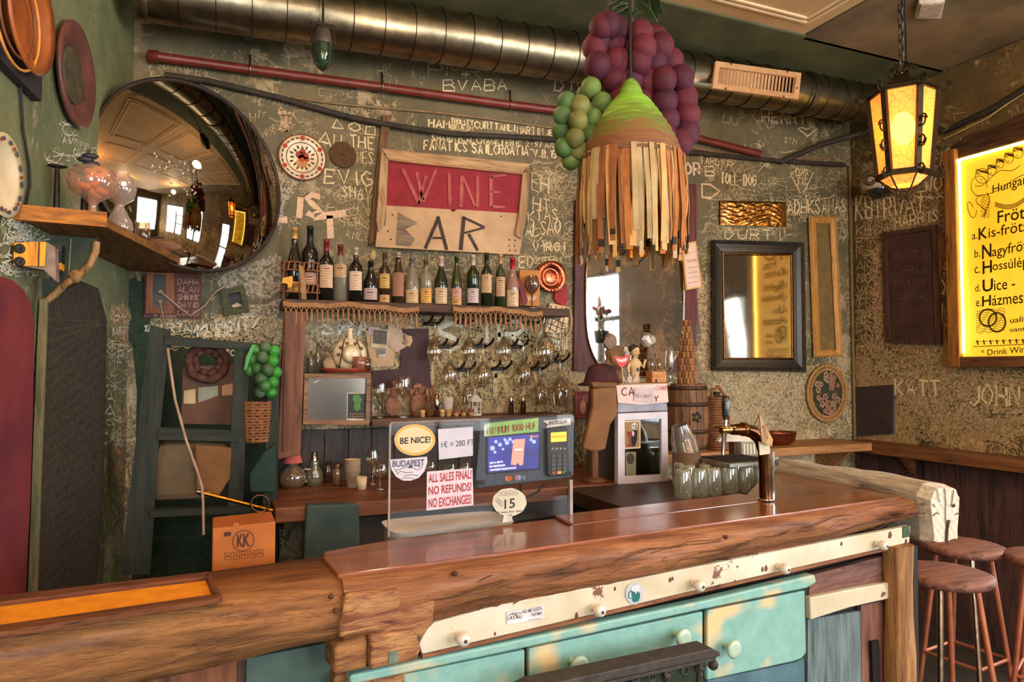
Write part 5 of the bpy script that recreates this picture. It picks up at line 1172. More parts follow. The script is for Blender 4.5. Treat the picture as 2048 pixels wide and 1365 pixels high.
# work counter: long board along the back wall left part, plus the deeper work top behind the bar
t = thing('back_counter', 'reddish wooden counter along the back wall with glasses and the small fridge', 'counter', (1.3,-.4,0))
cwood = wood((136,80,48), (106,60,36), 'x', 1.2, .45)
MB().box((1.16,-.33,CZ-.03), (1.86,.62,.06), bev=.006).build('top_board', cwood, t)
MB().box((1.30,-.28,.48), (1.50,.50,.92)).build('body', paint((62,52,44), (44,38,34), 8, .7), t)
for x in (.30, .52): pass
wp = thing('wainscot', 'dark vertical board panelling under the framed mirror', 'panelling', (.7,-.02,1.0))
for i in range(9): MB().box((.33+.115*i,-.015,1.125), (.108,.022,.245), bev=.003).build('plank', wood((72,58,50), (50,42,38), 'z', 1.4), wp)
for i in range(5): MB().box((1.365+.115*i,-.015,1.125), (.108,.022,.245), bev=.003).build('plank', wood((72,58,50), (50,42,38), 'z', 1.4), wp)
one(MB().slab(YP(-.60), [(612,1012),(718,1008),(722,1125),(606,1140)], .06), 'teal_chest', paint((70,84,76), (48,62,58), 8, .7, bump=.3), 'faded teal chest front under the back counter', 'chest', bev=.01)
def stand(px, py, z=CZ): return ZP(z).at(px, py)
# lamp jug
p = stand(585,976); k = px2m(p); t = thing('jug_lamp', 'glass jug table lamp with a small pink shade at the counter end', 'lamp', p)
MB().lathe([(0,0),(16*k,0),(24*k,8*k),(27*k,20*k),(22*k,34*k),(9*k,44*k),(8*k,52*k)], 20, p, cap=False).build('jug', thin_glass((200,170,140),.15,.10), t)
MB().tube([p+Vector((22*k,0,36*k)), p+Vector((36*k,0,34*k)), p+Vector((38*k,0,20*k)), p+Vector((25*k,0,10*k))], 3*k, 8).build('handle', thin_glass((220,200,180),.15,.14), t)
MB().lathe([(19*k,50*k),(12*k,76*k)], 20, p, cap=False).build('shade', paint((206,104,86), (186,88,74), 10, .8), t); MB().lathe([(5*k,44*k),(5*k,60*k),(0,60*k)], 10, p).build('holder', paint((200,180,160), None), t)
p = stand(628,972); k = px2m(p); t = thing('round_jar', 'squat glass jar with a pale round seal and steel stopper', 'jar', p)
MB().lathe([(0,0),(15*k,0),(18*k,10*k),(17*k,28*k),(9*k,40*k),(9*k,50*k)], 18, p, cap=False).build('body', thin_glass((150,140,110),.3,.1), t); MB().lathe([(6*k,48*k),(6*k,66*k),(0,67*k)], 12, p).build('stopper', ch, t)
MB().ball(p+Vector((0,-17*k,27*k)), (6*k,1.5*k,6*k), 10).build('seal', paint((206,190,170), None), t)
for px, py, h, w_, lab in ((674,972,44,11,'half full pale tumbler beside the stacked cups'),(655,965,40,10,'empty tumbler behind the half full one')):
    p = stand(px,py); k = px2m(p); t = thing('tumbler', lab, 'glass', p); MB().lathe([(0,0),(w_*.85*k,0),(w_*k,h*k),(w_*.93*k,h*k),(w_*.78*k,2*k),(0,2*k)], 16, p, cap=False).build('body', wine, t)
    if h > 42: MB().lathe([(0,2.5*k),(w_*.78*k,2.5*k),(w_*.88*k,32*k),(0,32*k)], 14, p).build('drink', paint((206,180,146), None, 10, .4), t)
p = stand(705,974); k = px2m(p); t = thing('cup_stack', 'tall stack of cream paper cups on the back counter', 'cups', p); pc = paint((218,188,152), (200,168,132), 10, .7)
for i in range(6): MB().lathe([(0,i*4.5*k),(12*k,i*4.5*k),(15.5*k,(32+i*4.5)*k),(16.5*k,(32+i*4.5)*k),(15*k,(31+i*4.5)*k),(0,(28+i*4.5)*k)], 20, p, cap=False).build('cup', pc, t)
p = stand(723,979); t = thing('paper_cup', 'short single paper cup in front of the tall cup stack', 'cup', p); MB().lathe([(0,0),(9*k,0),(11*k,24*k),(10*k,24*k),(8*k,2*k),(0,2*k)], 18, p, cap=False).build('cup', pc, t)
for px, py, h, w_, lab in ((745,970,70,14,'stemmed wine glass just left of the clear screen'),(760,980,52,15,'round brandy glass at the foot of the clear screen'),(860,972,48,13,'wine glass seen through the clear screen under the price sign'),(900,975,46,13,'wine glass seen through the screen below the price sign'),(930,970,44,12,'wine glass behind the screen beside the till')):
    p = stand(px,py); k = px2m(p); t = thing('wine_glass', lab, 'wine glass', p); MB().lathe([(0,0),(w_*.8*k,.5*k),(2*k,3*k),(1.6*k,h*.42*k),(4*k,h*.47*k),(w_*k,h*.68*k),(w_*.95*k,h*.8*k),(w_*.75*k,h*k)], 18, p, cap=False).build('glass', wine, t)
# --- small fridge
fx = YP(-.64); fd = thing('mini_fridge', 'slim counter top fridge with a white framed glass door', 'fridge', fx.at(1286,966))
wf = paint((206,194,196), (188,176,178), 12, .4); gy = paint((150,146,152), (124,120,126), 12, .45)
MB().slab(YP(-.6), [(1238,812),(1334,812),(1336,966),(1238,966)], .33, -.345).build('cabinet', paint((110,100,92), (84,78,72), 10, .5), fd)
MB().slab(fx, [(1236,806),(1334,806),(1336,822),(1235,826)], .05, -.04).build('head', gy, fd, bev=.004)
dd = thing; fo = [(1236,828),(1335,824),(1337,966),(1236,969)]; fi = [(1249,841),(1323,838),(1324,950),(1250,953)]
door = MB().slab(fx, fi, .006, .0).build('door', paint((44,48,40), (28,32,28), 5, .12, spec=.8), fd)
for a in range(4): b = (a+1) % 4; MB().slab(fx, [fo[a],fo[b],fi[b],fi[a]], .03, -.005).build('door_frame_bar', wf, door)
MB().slab(fx, [(1248,842),(1324,839),(1325,951),(1249,954)], .003, .012).build('glass', thin_glass((220,226,220), .0, .10), door)
def sticker(pl, q, off, c, name, label, cat, th=.0008): 
    t = thing(name, label, cat, pl.at(*q[0])); MB().slab(pl, q, th, off).build('sheet', paint(c, tuple(int(x*.92) for x in c), 12, .6), t); return t
t = sticker(fx, [(1247,842),(1281,841),(1281,897),(1248,899)], .0155, (214,186,150), 'fridge_poster', 'small tan poster of a skull figure with wine, stuck on the fridge door', 'poster')
MB().slab(fx, inset([(1247,842),(1281,841),(1281,897),(1248,899)],.07,.05), .0006, .0164).build('print', paint((150,116,74), (134,102,64), 20, .6), t)
m = MB(); m.slab(fx, [(1268,860),(1275,862),(1274,880),(1270,893),(1263,894),(1262,876)], .0006, .0172); m.slab(fx, [(1269,855),(1274,855),(1274,857),(1269,857)], .0004, .0182); m.build('black_print', paint((34,28,26), None), t)
m = MB(); m.slab(fx, ell(1269,853,6,6.5,16), .0006, .0174); m.slab(fx, [(1265,862),(1269,866),(1267,874),(1264,870)], .0006, .0178); m.build('white_print', paint((222,206,190), None), t)
m = MB(); m.slab(fx, [(1254,864),(1264,864),(1263,872),(1260,876),(1260,884),(1263,886),(1255,886),(1258,884),(1258,876),(1255,872)], .0006, .0176); m.slab(fx, ell(1260,891,5,3,12), .0006, .0176); m.build('red_print', paint((150,44,40), None), t)
m = MB()
for ex, ey in ((1267,852),(1272,852)): m.slab(fx, ell(ex,ey,1.5,1.7,8), .0004, .0184)
m.build('eye_print', paint((30,26,24), None), t)
t = sticker(fx, [(1251,905),(1272,904),(1272,958),(1252,960)], .0155, (128,120,86), 'fridge_leaflet', 'faded green leaflet low on the fridge door', 'poster'); m = MB(); m.slab(fx, ell(1261,918,8,11,14), .0006, .0164); m.build('dark_print', paint((70,52,40), None), t)
# paper sign on the fridge
t = thing('candy_sign', 'hand lettered white paper sign on top of the small fridge', 'sign', fx.at(1286,808,.02)); q = [(1233,771),(1334,768),(1337,805),(1280,810),(1236,806)]
MB().slab(fx, q, .004, .015).build('sheet', paint((222,190,178), (206,172,160), 9, .8), t)
m = MB(); hand(m, 'CA', fx, [(1244,776),(1268,775),(1268,791),(1244,792)], .006, .0205, .02); hand(m, 'Y', fx, [(1309,793),(1317,792),(1316,803),(1309,804)], .005, .0205, .02); hand(m, '-', fx, [(1303,801),(1308,801),(1308,804),(1303,804)], .005, .0205, .02); m.build('hand_lettering', paint((100,36,40), None), t)
m = MB(); hand(m, '=270HUF', fx, [(1309,774),(1335,772),(1335,780),(1309,782)], .0022, .0205, .04); m.build('red_lettering', paint((190,72,44), None), t)
t = thing('rate_slip', 'small pinned slip with the exchange rate over the fridge sign', 'sign', fx.at(1287,800,.03)); q = [(1270,776),(1307,776),(1307,806),(1268,802)]; MB().slab(fx, q, .002, .022).build('sheet', paint((214,188,186), None, 10, .8), t)
m = MB(); typed_px(m, '1€ = 280 FT', fx, [(1272,789),(1304,790),(1304,796),(1272,795)], .0242); m.build('lettering', paint((60,50,52), None), t)
# shelf board above the fridge with little figures
fz = fx.at(1285,768).z
t = thing('top_board', 'thin board on top of the fridge carrying the little figures', 'board', fx.at(1285,769)); MB().box((fx.at(1285,768).x+.01,-.48,fz-.004), (.29,.34,.014)).build('board', wood((170,130,86), (136,100,64), 'x', 2), t)
MB().box((fx.at(1285,768).x+.01,-.46,(fz-.011+fx.at(1285,806).z)/2), (.24,.30,fz-.011-fx.at(1285,806).z-.002)).build('riser', wood((120,80,52), (90,58,38), 'z', 2), t)
bz_ = fz+.003; tp_ = lambda px, y=-.52: Vector((YP(y).at(px,760).x, y, bz_))
p = tp_(1270); k = px2m(p); t = thing('boy_figurine', 'cream bisque boy figurine with dark hair and a star on the chest', 'figurine', p); bis = paint((206,170,120), (180,142,96), 20, .6)
MB().lathe([(0,0),(11*k,0),(9*k,14*k),(11*k,30*k),(14*k,40*k),(9*k,46*k),(4*k,48*k),(4*k,51*k)], 16, p, sy=.7).build('body', bis, t)
MB().ball(p+Z*62*k, (10*k,10*k,12*k), 14).build('head', bis, t); MB().ball(p+Vector((-1*k,2.5*k,67*k)), (11*k,10.5*k,10*k), 14).build('hair', paint((62,44,28), None, 40, .7), t)
m = MB(); hc = p+Vector((0,-9.6*k,62*k)); 
for dx in (-4,3): m.ball(hc+Vector((dx*k+2.2*k,0.4*k,1*k)), 1.3*k, 6)
m.build('eyes', black, t); MB().ball(hc+Vector((1.5*k,-.4*k,-2*k)), 1.6*k, 6).build('nose', bis, t); MB().ball(hc+Vector((1.5*k,.8*k,-6.5*k)), (2.4*k,.8*k,.7*k), 6).build('mouth', paint((150,70,54), None), t)
m = MB(); sc_ = p+Vector((2*k,-8.4*k,26*k)); m.prism([sc_+Vector(((5 if i % 2 else 2.2)*k*math.cos(PI/2+PI*i/5),0,(5 if i % 2 else 2.2)*k*math.sin(PI/2+PI*i/5))) for i in range(10)], (0,2*k,0)); m.build('star', black, t)
for s_ in (-1,1): MB().tube([p+Vector((s_*12*k,0,38*k)), p+Vector((s_*18*k,-3*k,30*k)), p+Vector((s_*(22 if s_ > 0 else 17)*k,-4*k,(46 if s_ > 0 else 20)*k))], [3.6*k,3.2*k,2.6*k], 8).build('arm', bis, t)
def crumple(mb, c, r, seed, sy=.7):
    rnd = random.Random(seed); bm = bmesh.new(); bmesh.ops.create_icosphere(bm, subdivisions=2, radius=1); bm.verts.index_update()
    vs = [Vector(c)+Vector((v.co.x*r[0],v.co.y*r[1],v.co.z*r[2]))*(1+rnd.uniform(-.22,.18)) for v in bm.verts]; mb.add(vs, [tuple(v.index for v in f.verts) for f in bm.faces]); bm.free(); return mb
foil = paint((176,160,146), (120,104,92), 12, .35, .5); bpap = paint((150,112,74), (110,78,52), 8, .8, bump=.3)
p = tp_(1297,-.42)
t = thing('foil_bundle', 'crumpled silvery foil bundle standing up behind the boy figurine', 'foil', p); crumple(MB(), p+Z*88*k, (17*k,9*k,16*k), 3).build('crumpled_head', foil, t); crumple(MB(), p+Vector((4*k,0,45*k)), (11*k,8*k,32*k), 4).build('crumpled_stem', paint((128,100,78), (96,72,56), 10, .7), t); MB().tube([p, p+Vector((3*k,0,26*k))], 5*k, 8).build('stick', bpap, t)
p = tp_(1233,-.42); t = thing('paper_torso', 'brown crumpled paper torso with a knotted head beside the boy figurine', 'sculpture', p)
crumple(MB(), p+Z*48*k, (27*k,14*k,28*k), 5).build('torso', bpap, t); crumple(MB(), p+Vector((-16*k,0,82*k)), (15*k,11*k,17*k), 6).build('head', paint((136,112,94), (100,80,66), 10, .8), t); crumple(MB(), p+Vector((20*k,-3*k,54*k)), (10*k,8*k,22*k), 7).build('arm', foil, t); MB().lathe([(0,0),(16*k,0),(13*k,24*k),(0,26*k)], 12, p).build('base', bpap, t)
p = tp_(1248,-.62); lipc = p+Vector((-6*k,0,42*k)); t = thing('lips_prop', 'red cardboard smiling lips with white teeth on a thin stick', 'prop', p)
MB().tube([p+Vector((-2*k,0,0)), lipc], 1.6*k, 6).build('stick', paint((206,170,130), None), t)
lo = [(-18,10),(-9,9),(0,8),(9,10),(18,14),(16,4),(11,-5),(4,-11),(-3,-11),(-10,-4)]
MB().prism([lipc+Vector((x*k,-.004,y*k)) for x, y in lo], (0,.004,0)).build('lips', paint((206,44,34), (180,32,28), 20, .4), t)
MB().prism([lipc+Vector((x*k,-.006,y*k)) for x, y in ((-13,5),(0,3.5),(12,7),(10,1),(0,-2),(-9,0))], (0,.0025,0)).build('teeth', paint((226,206,186), None), t)
p = tp_(1248,-.58); t = thing('white_sprigs', 'little white coral like sprigs at the foot of the boy figurine', 'ornament', p+Vector((.04,0,0))); m = MB()
for i in range(7): m.tube([p+Vector((.04+(i-3)*4*k,0,0)), p+Vector((.04+(i-3)*5*k,random.uniform(-.01,.01),random.uniform(9,18)*k))], [2*k,2.6*k], 6)
m.build('sprigs', paint((214,190,170), None, 20), t)
p = tp_(1312,-.50); t = thing('wood_block', 'pale wooden block with a small notch, on the fridge board', 'block', p); MB().box(p+Z*11*k, (35*k,.06,22*k), bev=.003).build('block', wood((206,140,84), (176,112,64), 'x', 2.5), t)
MB().tube([p+Vector((-8*k,-.031,0)), p+Vector((-8*k,-.031,7*k))], 1.6*k, 6).build('notch', black, t)
for px, lab in ((1303,'small glass tube leaning on the pale wooden block'),(1317,'second glass tube upright on the pale wooden block')):
    q = YP(-.49).at(px,745); q.z = p.z+22.3*k; t = thing('glass_tube', lab, 'glass', q); MB().lathe([(0,0),(4*k,0),(5*k,26*k),(4*k,26*k),(3.4*k,1.5*k)], 12, q, cap=False).build('tube', wine, t)
# --- hat, leather apron and post left of the fridge
p = YP(-.50).at(1203,772); k = px2m(p)*1.12; t = thing('maroon_hat', 'big dark maroon felt hat on the post left of the fridge', 'hat', p); fe = paint((78,40,40), (56,28,30), 20, .9, bump=.3)
MB().lathe([(0,0),(44*k,0),(46*k,3*k),(34*k,7*k),(30*k,20*k),(24*k,34*k),(10*k,40*k),(0,39*k)], 24, p, sy=.7).build('crown_and_brim', fe, t); MB().lathe([(32*k,7*k),(31*k,13*k)], 24, p, sy=.7, cap=False).build('band', black, t)
ap = YP(-.66); t = thing('leather_apron', 'tan brown leather apron hanging left of the fridge', 'apron', ap.at(1205,900))
MB().slab(ap, [(1186,778),(1234,770),(1236,830),(1222,850),(1212,900),(1190,905),(1166,898),(1178,850),(1186,815)], .03).build('leather', paint((140,92,46), (104,66,34), 6, .7, bump=.4), t, bev=.01)
MB().slab(ap, [(1184,764),(1236,766),(1234,776),(1186,776)], .04).build('top_roll', paint((120,78,42), (90,56,32), 10, .7), t, bev=.008)
t = thing('counter_post', 'round wooden post with a foot left of the fridge', 'post', stand(1188,964)); p = stand(1188,964); k = px2m(p); H_ = YP(p.y).at(1188,766).z-CZ
MB().tube([p, p+Z*(H_-.02)], .022, 12).build('post', wood((130,84,50), (98,60,36), 'z', 2), t); MB().lathe([(0,0),(26*k,0),(26*k,5*k),(10*k,10*k),(0,10*k)], 16, p).build('foot', wood((120,76,46), (92,56,34), 'x', 2), t)
# --- barrel with the cork bottle and a candle glass
p = Vector((YP(-.25).at(1385,880).x, -.20, 1.076)); k = px2m(p); BH = (YP(-.20).at(1385,768).z-p.z); br = thing('wine_barrel', 'small oak wine barrel standing on the back ledge', 'barrel', p)
bw = [wood((140,96,58), (106,70,42), 'z', 2), wood((126,84,50), (96,62,38), 'z', 2)]
bp_ = [(38,0),(42,.25),(44,.5),(42,.75),(38,1)]; NS = 18
for i in range(NS):
    a, b = 2*PI*i/NS+.012, 2*PI*(i+1)/NS-.012; vs = []; fs = []
    for r_, z_ in bp_:
        for an, rr in ((a,1),(b,1),(b,.9),(a,.9)): vs.append(p+Vector((r_*k*rr*math.cos(an), r_*k*rr*math.sin(an), z_*BH)))
    for j in range(4):
        for q in range(4): fs.append((4*j+q,4*j+(q+1)%4,4*j+4+(q+1)%4,4*j+4+q))
    fs += [(3,2,1,0),(16,17,18,19)]; MB().add(vs, fs).build('stave', bw[i % 2], br)
for z_, r_ in ((.06,39.5),(.30,43.6),(.70,43.6),(.94,39.5)): MB().lathe([(r_*k-.001,z_*BH-.011),(r_*k+.0015,z_*BH-.011),(r_*k+.0015,z_*BH+.011),(r_*k-.001,z_*BH+.011)], 28, p, cap=False).build('hoop', paint((84,58,38), (60,42,30), 20, .5, .4), br)
MB().lathe([(0,BH-.012),(36*k,BH-.012),(36*k,BH-.004),(0,BH-.004)], 24, p).build('head', bw[0], br)
m = MB(); fcn = p+Vector((-.2,-1,0)).normalized()*44.5*k+Z*BH*.52
for i in range(5): m.ball(fcn+Vector((7*k*math.cos(i*1.26),-.002,7*k*math.sin(i*1.26))), (4*k,.002,4*k), 6)
m.build('branded_flower', black, br)
p2 = Vector((YP(-.24).at(1374,765).x, -.24, p.z+BH)); k = px2m(p2); cb = thing('cork_bottle', 'bottle shaped tower built of wine corks on the barrel', 'sculpture', p2)
H2 = (YP(-.24).at(1374,640).z-p2.z); rows = 10; rh = H2/rows; cmesh = None
for j in range(rows):
    t_ = j/rows; R2 = (19*k if t_ < .42 else (19-12.5*min(1,(t_-.42)/.36))*k); n = max(3, int(2*PI*R2/(.0215))) if R2 > 8*k else 4
    for i in range(n):
        a = 2*PI*(i+.5*(j % 2))/n
        if cmesh is None: cmesh = MB().tube([(0,0,.0016),(0,0,.004),(0,0,rh-.004),(0,0,rh-.0016)], [.0086,.0098,.0098,.0086], 8); o = cmesh.build('cork', cork, cb, origin=None); cm_ = o.data; 
        else: o = bpy.data.objects.new('cork', cm_); C.objects.link(o); o.parent = cb
        if j == 0 and i == 0: o.data.transform(Matrix.Translation(p2))   # back to the mesh's own origin
        o.location = Vector((R2*math.cos(a)*.82+((i*7+j*3) % 5-2)*.0008, R2*math.sin(a)*.82+((i*5+j) % 5-2)*.0008, j*rh))
        if (i+j) % 3 == 0: o.material_slots[0].link = 'OBJECT'; o.material_slots[0].material = corkd
p3 = Vector((YP(-.22).at(1340,765).x-.0, -.22, p.z+BH)); t = thing('candle_glass', 'clear candle glass with a white wax drip beside the cork tower', 'candle', p3)
MB().lathe([(0,0),(9*k,0),(3*k,6*k),(3*k,22*k),(8*k,30*k),(9*k,50*k),(7*k,66*k)], 16, p3, cap=False).build('glass', wine, t); crumple(MB(), p3+Z*50*k, (6*k,6*k,18*k), 9).build('wax', paint((214,206,200), None, 20, .5), t)
# --- wicker demijohn, bowl
p = Vector((YP(-.22).at(1434,864).x, -.22, 1.076)); k = px2m(p); t = thing('wicker_demijohn', 'wicker covered demijohn with a looped handle on the back ledge', 'bottle', p)
for j in range(20):
    z_ = j*5.2; r_ = 24-.35*max(0,j-8)**1.15
    MB().tube([p+Vector((r_*k*math.cos(a), r_*k*math.sin(a), (z_+2.6)*k)) for a in [2*PI*i/18 for i in range(18)]], 2.7*k, 5, True).build('wicker_course', wick, t)
MB().lathe([(0,0),(22*k,0),(22*k,50*k),(14*k,100*k),(7*k,108*k),(7*k,114*k),(0,114*k)], 16, p).build('inner_bottle', paint((60,46,30), None, 10, .4), t)
MB().tube([p+Vector((-10*k,0,98*k)), p+Vector((-16*k,-.01,116*k)), p+Vector((0,-.02,124*k)), p+Vector((16*k,-.01,108*k)), p+Vector((18*k,0,84*k))], 3.4*k, 8).build('handle', wick, t)
p = Vector((YP(-.20).at(1560,872).x, -.20, 1.076)); k = px2m(p); t = thing('copper_bowl', 'shallow copper bowl on the pale ledge under the mirrors', 'bowl', p); MB().lathe([(0,0),(24*k,0),(34*k,8*k),(38*k,24*k),(40*k,26*k),(36*k,24*k),(30*k,9*k),(0,3*k)], 28, p, sy=.6).build('bowl', metal((186,116,84), .3, .1), t)
# --- cup stack, drip tray, upturned tumblers by the tap
WZ = 1.0
t = thing('work_top', 'dark work top behind the bar with upturned tumblers drying', 'counter', (1.95,-1.05,0)); MB().box((1.99,-.91,WZ-.03), (1.00,.46,.06)).build('top_board', paint((74,50,38), (54,38,30), 8, .5), t); MB().box((1.99,-.91,.48), (.94,.42,.92)).build('body', paint((52,44,38), None, 8, .7), t)
p = ZP(1.02).at(1362,915); p = Vector((YP(-.86).at(1362,915).x, -.86, WZ+.001)); k = px2m(p); t = thing('plastic_cup_stack', 'leaning stack of clear plastic cups behind the tumblers', 'cups', p)
pc_ = thin_glass((214,206,204), .12, .10); b0 = Vector((p.x+.03,-.86,YP(-.86).at(1366,905).z)); ax = (YP(-.86).at(1350,842)-YP(-.86).at(1366,905)); 
tm = Matrix.Translation(b0) @ ax.to_track_quat('Z','Y').to_matrix().to_4x4(); Lc = ax.length
for i in range(7): MB().lathe([(26*k,i*4.0*k),(22*k,i*4.0*k+.1*Lc),(16*k,.86*Lc-(6-i)*1.8*k)], 20, M=tm, cap=False).build('cup', pc_, t)
MB().lathe([(0,0),(28*k,0),(28*k,b0.z-WZ),(0,b0.z-WZ)], 18, Vector((b0.x,b0.y,WZ+.001))).build('cup_rest', paint((110,80,60), None, 10, .5), t)
tumb = None; rnd = random.Random(4)
tps = [(YP(y).at(1366+(1552-1366)*i/6+d_, 960).x, y) for y, d_ in ((-1.07,0),(-.97,14),(-.87,-6)) for i in range(7)]
rown_ = ['front row','middle row','back row']; coln_ = ['first from the fridge','second from the fridge','third from the fridge','in the middle','third from the tap','second from the tap','nearest the tap']
for i, (x, y) in enumerate(tps):
    if tumb is None:
        tumb = thing('drying_tumbler', 'clear ribbed beer tumbler upside down on the dark work top', 'glass', (0,0,0), 'upturned tumblers on the work top')
        MB().lathe([(.036,0),(.037,.004),(.034,.03),(.030,.105),(.027,.116),(0,.117)], 16, cap=False).build('body', thin_glass((226,224,206), .16, .18), tumb)
        m = MB()
        for q in range(10): a = 2*PI*q/10; m.tube([(.0355*math.cos(a),.0355*math.sin(a),.012),(.031*math.cos(a),.031*math.sin(a),.09)], .0018, 4)
        m.build('ribs', thin_glass((236,234,220), .12, .2), tumb); o = tumb
    else: o = dup(tumb)
    o['label'] = 'clear beer tumbler upside down in the %s, %s' % (rown_[i//7], coln_[i % 7])
    o.location = (x+rnd.uniform(-.006,.006), y+rnd.uniform(-.006,.006), WZ+.001)
t = thing('drip_tray', 'slotted steel drip tray lying over the upturned tumblers', 'tray', (2.2,-1.06,WZ+.12)); a = YP(-.96).at(1412,926); b = YP(-.96).at(1516,926)
MB().box(((a.x+b.x)/2,-.98,WZ+.128), (b.x-a.x,.28,.014)).build('tray', metal((196,186,170), .35), t)
for i in range(10): MB().box((a.x+.03+(b.x-a.x-.06)*i/9,-.98,WZ+.1362), (.010,.22,.002)).build('slot', black, t)
t = thing('price_card', 'white folded card leaning behind the tap', 'card', YP(-.80).at(1470,880)); MB().slab(YP(-.80), [(1448,868),(1500,872),(1512,884),(1436,884)], .02).build('card', paint((206,186,164), None, 10), t); MB().box((YP(-.80).at(1474,884).x,-.79,(WZ+YP(-.8).at(1474,884).z)/2), (.05,.04,YP(-.8).at(1474,884).z-WZ)).build('card_stand', paint((84,60,44), None, 10), t)
t = thing('glass_block', 'ribbed pressed glass box beside the tap column', 'box', YP(-.84).at(1503,908)); MB().slab(YP(-.84), [(1482,884),(1520,886),(1522,912),(1484,910)], .09, -.09).build('box', thin_glass((206,200,180), .3, .2), t)
for i in range(5): MB().slab(YP(-.84), [(1487+6.5*i,889),(1490+6.5*i,889),(1491+6.5*i,909),(1488+6.5*i,909)], .004).build('rib', paint((214,200,170), None), t)
MB().box((YP(-.84).at(1503,908).x,-.80,(WZ+YP(-.84).at(1503,912).z)/2), (.08,.06,YP(-.84).at(1503,912).z-WZ-.001)).build('foot', paint((84,60,44), None, 10), t)

# --- flowering plant in the side window, seen in the tall mirror
cm2 = Vector((CAM.x, -.075-CAM.y, CAM.z)); mp_ = YP(-.0375).at(1203,640); dv = mp_-cm2; q = cm2+dv*(3.93/dv.x); hit = Vector((3.93, q.y, q.z))
t = thing('potted_plant', 'pink flowering plant hanging in the side window, reflected in the tall mirror', 'plant', hit); pg = [paint((70,120,56), (44,84,36), 20, .6), paint((96,146,70), (64,110,48), 20, .6)]
MB().lathe([(0,-.26),(.07,-.26),(.09,-.12),(0,-.12)], 16, hit).build('pot', paint((60,56,54), None, 10, .6), t)
MB().tube([hit, hit+Z*(2.63-hit.z)], .004, 6).build('hanger', black, t)
for i in range(46):
    a = i*2.4; r_ = .15*math.sqrt((i+1)/46); c = hit+Vector((r_*math.cos(a)*.9, r_*math.sin(a), -.12+.22*(1-(r_/.15)**2)+random.uniform(-.04,.04))); d = (c-hit+Vector((0,0,.1))).normalized(); s_ = d.cross(Z).normalized()
    MB().prism([c, c+d*.04+s_*.018, c+d*.085, c+d*.04-s_*.018], d.cross(s_)*.002).build('leaf', pg[i % 2], t)
pk = paint((206,50,110), (170,30,84), 30, .6)
for i in range(9):
    a = i*2.4; MB().ball(hit+Vector((.09*math.cos(a), .10*math.sin(a), .10+.03*math.sin(i*2))), .026, 8).build('flower', pk, t)
# ================================================================ the bar
def bpt(s, d, z): # along the bar, into the room behind it, height
    return Vector((.261,-2.038,0))+BU*s-BN*d+Vector((0,0,z))
def BP(off): return Plane(BN, (.261-BN.x*0,-2.038,1.1)) if not off else Plane(BN, Vector((.261,-2.038,1.1))+BN*off)
bwood = wood((154,98,56), (116,68,38), 'x', 1.1, .66, .9, .3, .08)
btop = wood((146,76,38), (108,52,26), 'x', .9, .30, .22, .5, .8)
rawx = wood((166,122,78), (126,84,50), 'x', 1.3, .75, .7); gry = wood((200,186,164), (164,146,124), 'y', 1.6, .85, .8); rawz = wood((176,128,76), (130,86,48), 'z', 1.2, .7, .6)
def loft(secs, name, mat, par, smooth=True):
    """closed sections (same point count) swept into one solid"""
    n = len(secs[0]); vs = [v for s in secs for v in s]; fs = []
    for k in range(len(secs)-1):
        for i in range(n): j = (i+1) % n; fs.append((k*n+i, k*n+j, (k+1)*n+j, (k+1)*n+i))
    m = MB().add(vs, fs, smooth); m.add(secs[0], [tuple(range(n-1,-1,-1))]); m.add(secs[-1], [tuple(range(n))]); return m.build(name, mat, par)
rnd = random.Random(11)
bar = thing('bar_counter', 'rough log bar counter with a polished reddish timber top', 'bar', bpt(1.0,.2,0))
def beam_sec(s, d0, d1, z0, z1, r=.035, wob=.006):
    w_ = lambda q: wob*(math.sin(s*7.3+q)+.6*math.sin(s*17.1+2*q)+.35*math.sin(s*41+q*3))
    p = [(d1,z0),(d1,z1),(d0+r*1.6,z1),(d0+r*.7+w_(2)*.4,z1-r*.12),(d0+r*.15+w_(1),z1-r*.6),(d0+w_(3),z1-r*1.4),(d0+w_(4),(z0+z1)/2),(d0+r*.25+w_(5),z0+r*.8),(d0+r+w_(6)*.5,z0+w_(7)*.8)]
    return [bpt(s, d, z) for d, z in p]
secs = []
for i in range(41):
    s = i/40*1.955; zb = .962+.062*min(1,s/1.9); secs.append(beam_sec(s, -.005, .20, zb, 1.10, .03))
loft(secs, 'front_beam', bwood, bar)
m = MB(); q = [bpt(-.005,.038,1.106), bpt(.4,.034,1.106), bpt(.9,.040,1.106), bpt(1.4,.034,1.106), bpt(1.952,.040,1.106), bpt(1.955,.201,1.106), bpt(0,.201,1.106)]; m.prism(q, (0,0,-.012)); m.build('varnished_top', btop, bar, bev=.003)
m = MB(); q = [bpt(.0,.203,1.098), bpt(1.48,.203,1.098), bpt(1.48,.335,1.098), bpt(.62,.332,1.098), bpt(.2,.315,1.098), bpt(.02,.275,1.098)]
m.prism(q, (0,0,-.05)); m.build('rear_plank', btop, bar, bev=.004)
m = MB(); q = [bpt(.70,.203,1.108), bpt(.82,.204,1.108), bpt(1.48,.204,1.108), bpt(1.48,.336,1.108), bpt(.72,.334,1.108)]
m.prism(q, (0,0,-.009)); m.build('top_board', btop, bar, bev=.003)
# return of the bar running to the back wall
m = MB(); q = [bpt(1.485,.205,1.099), bpt(1.95,.205,1.099), (2.27,-1.85,1.099), (2.30,-1.16,1.099), (2.22,-1.16,1.099), bpt(1.52,.345,1.099)]
m.prism(q, (0,0,-.05)); m.build('return_top', wood((136,76,44), (100,54,32), 'y', 1.0, .35, .25, .5, .6), bar, bev=.004)
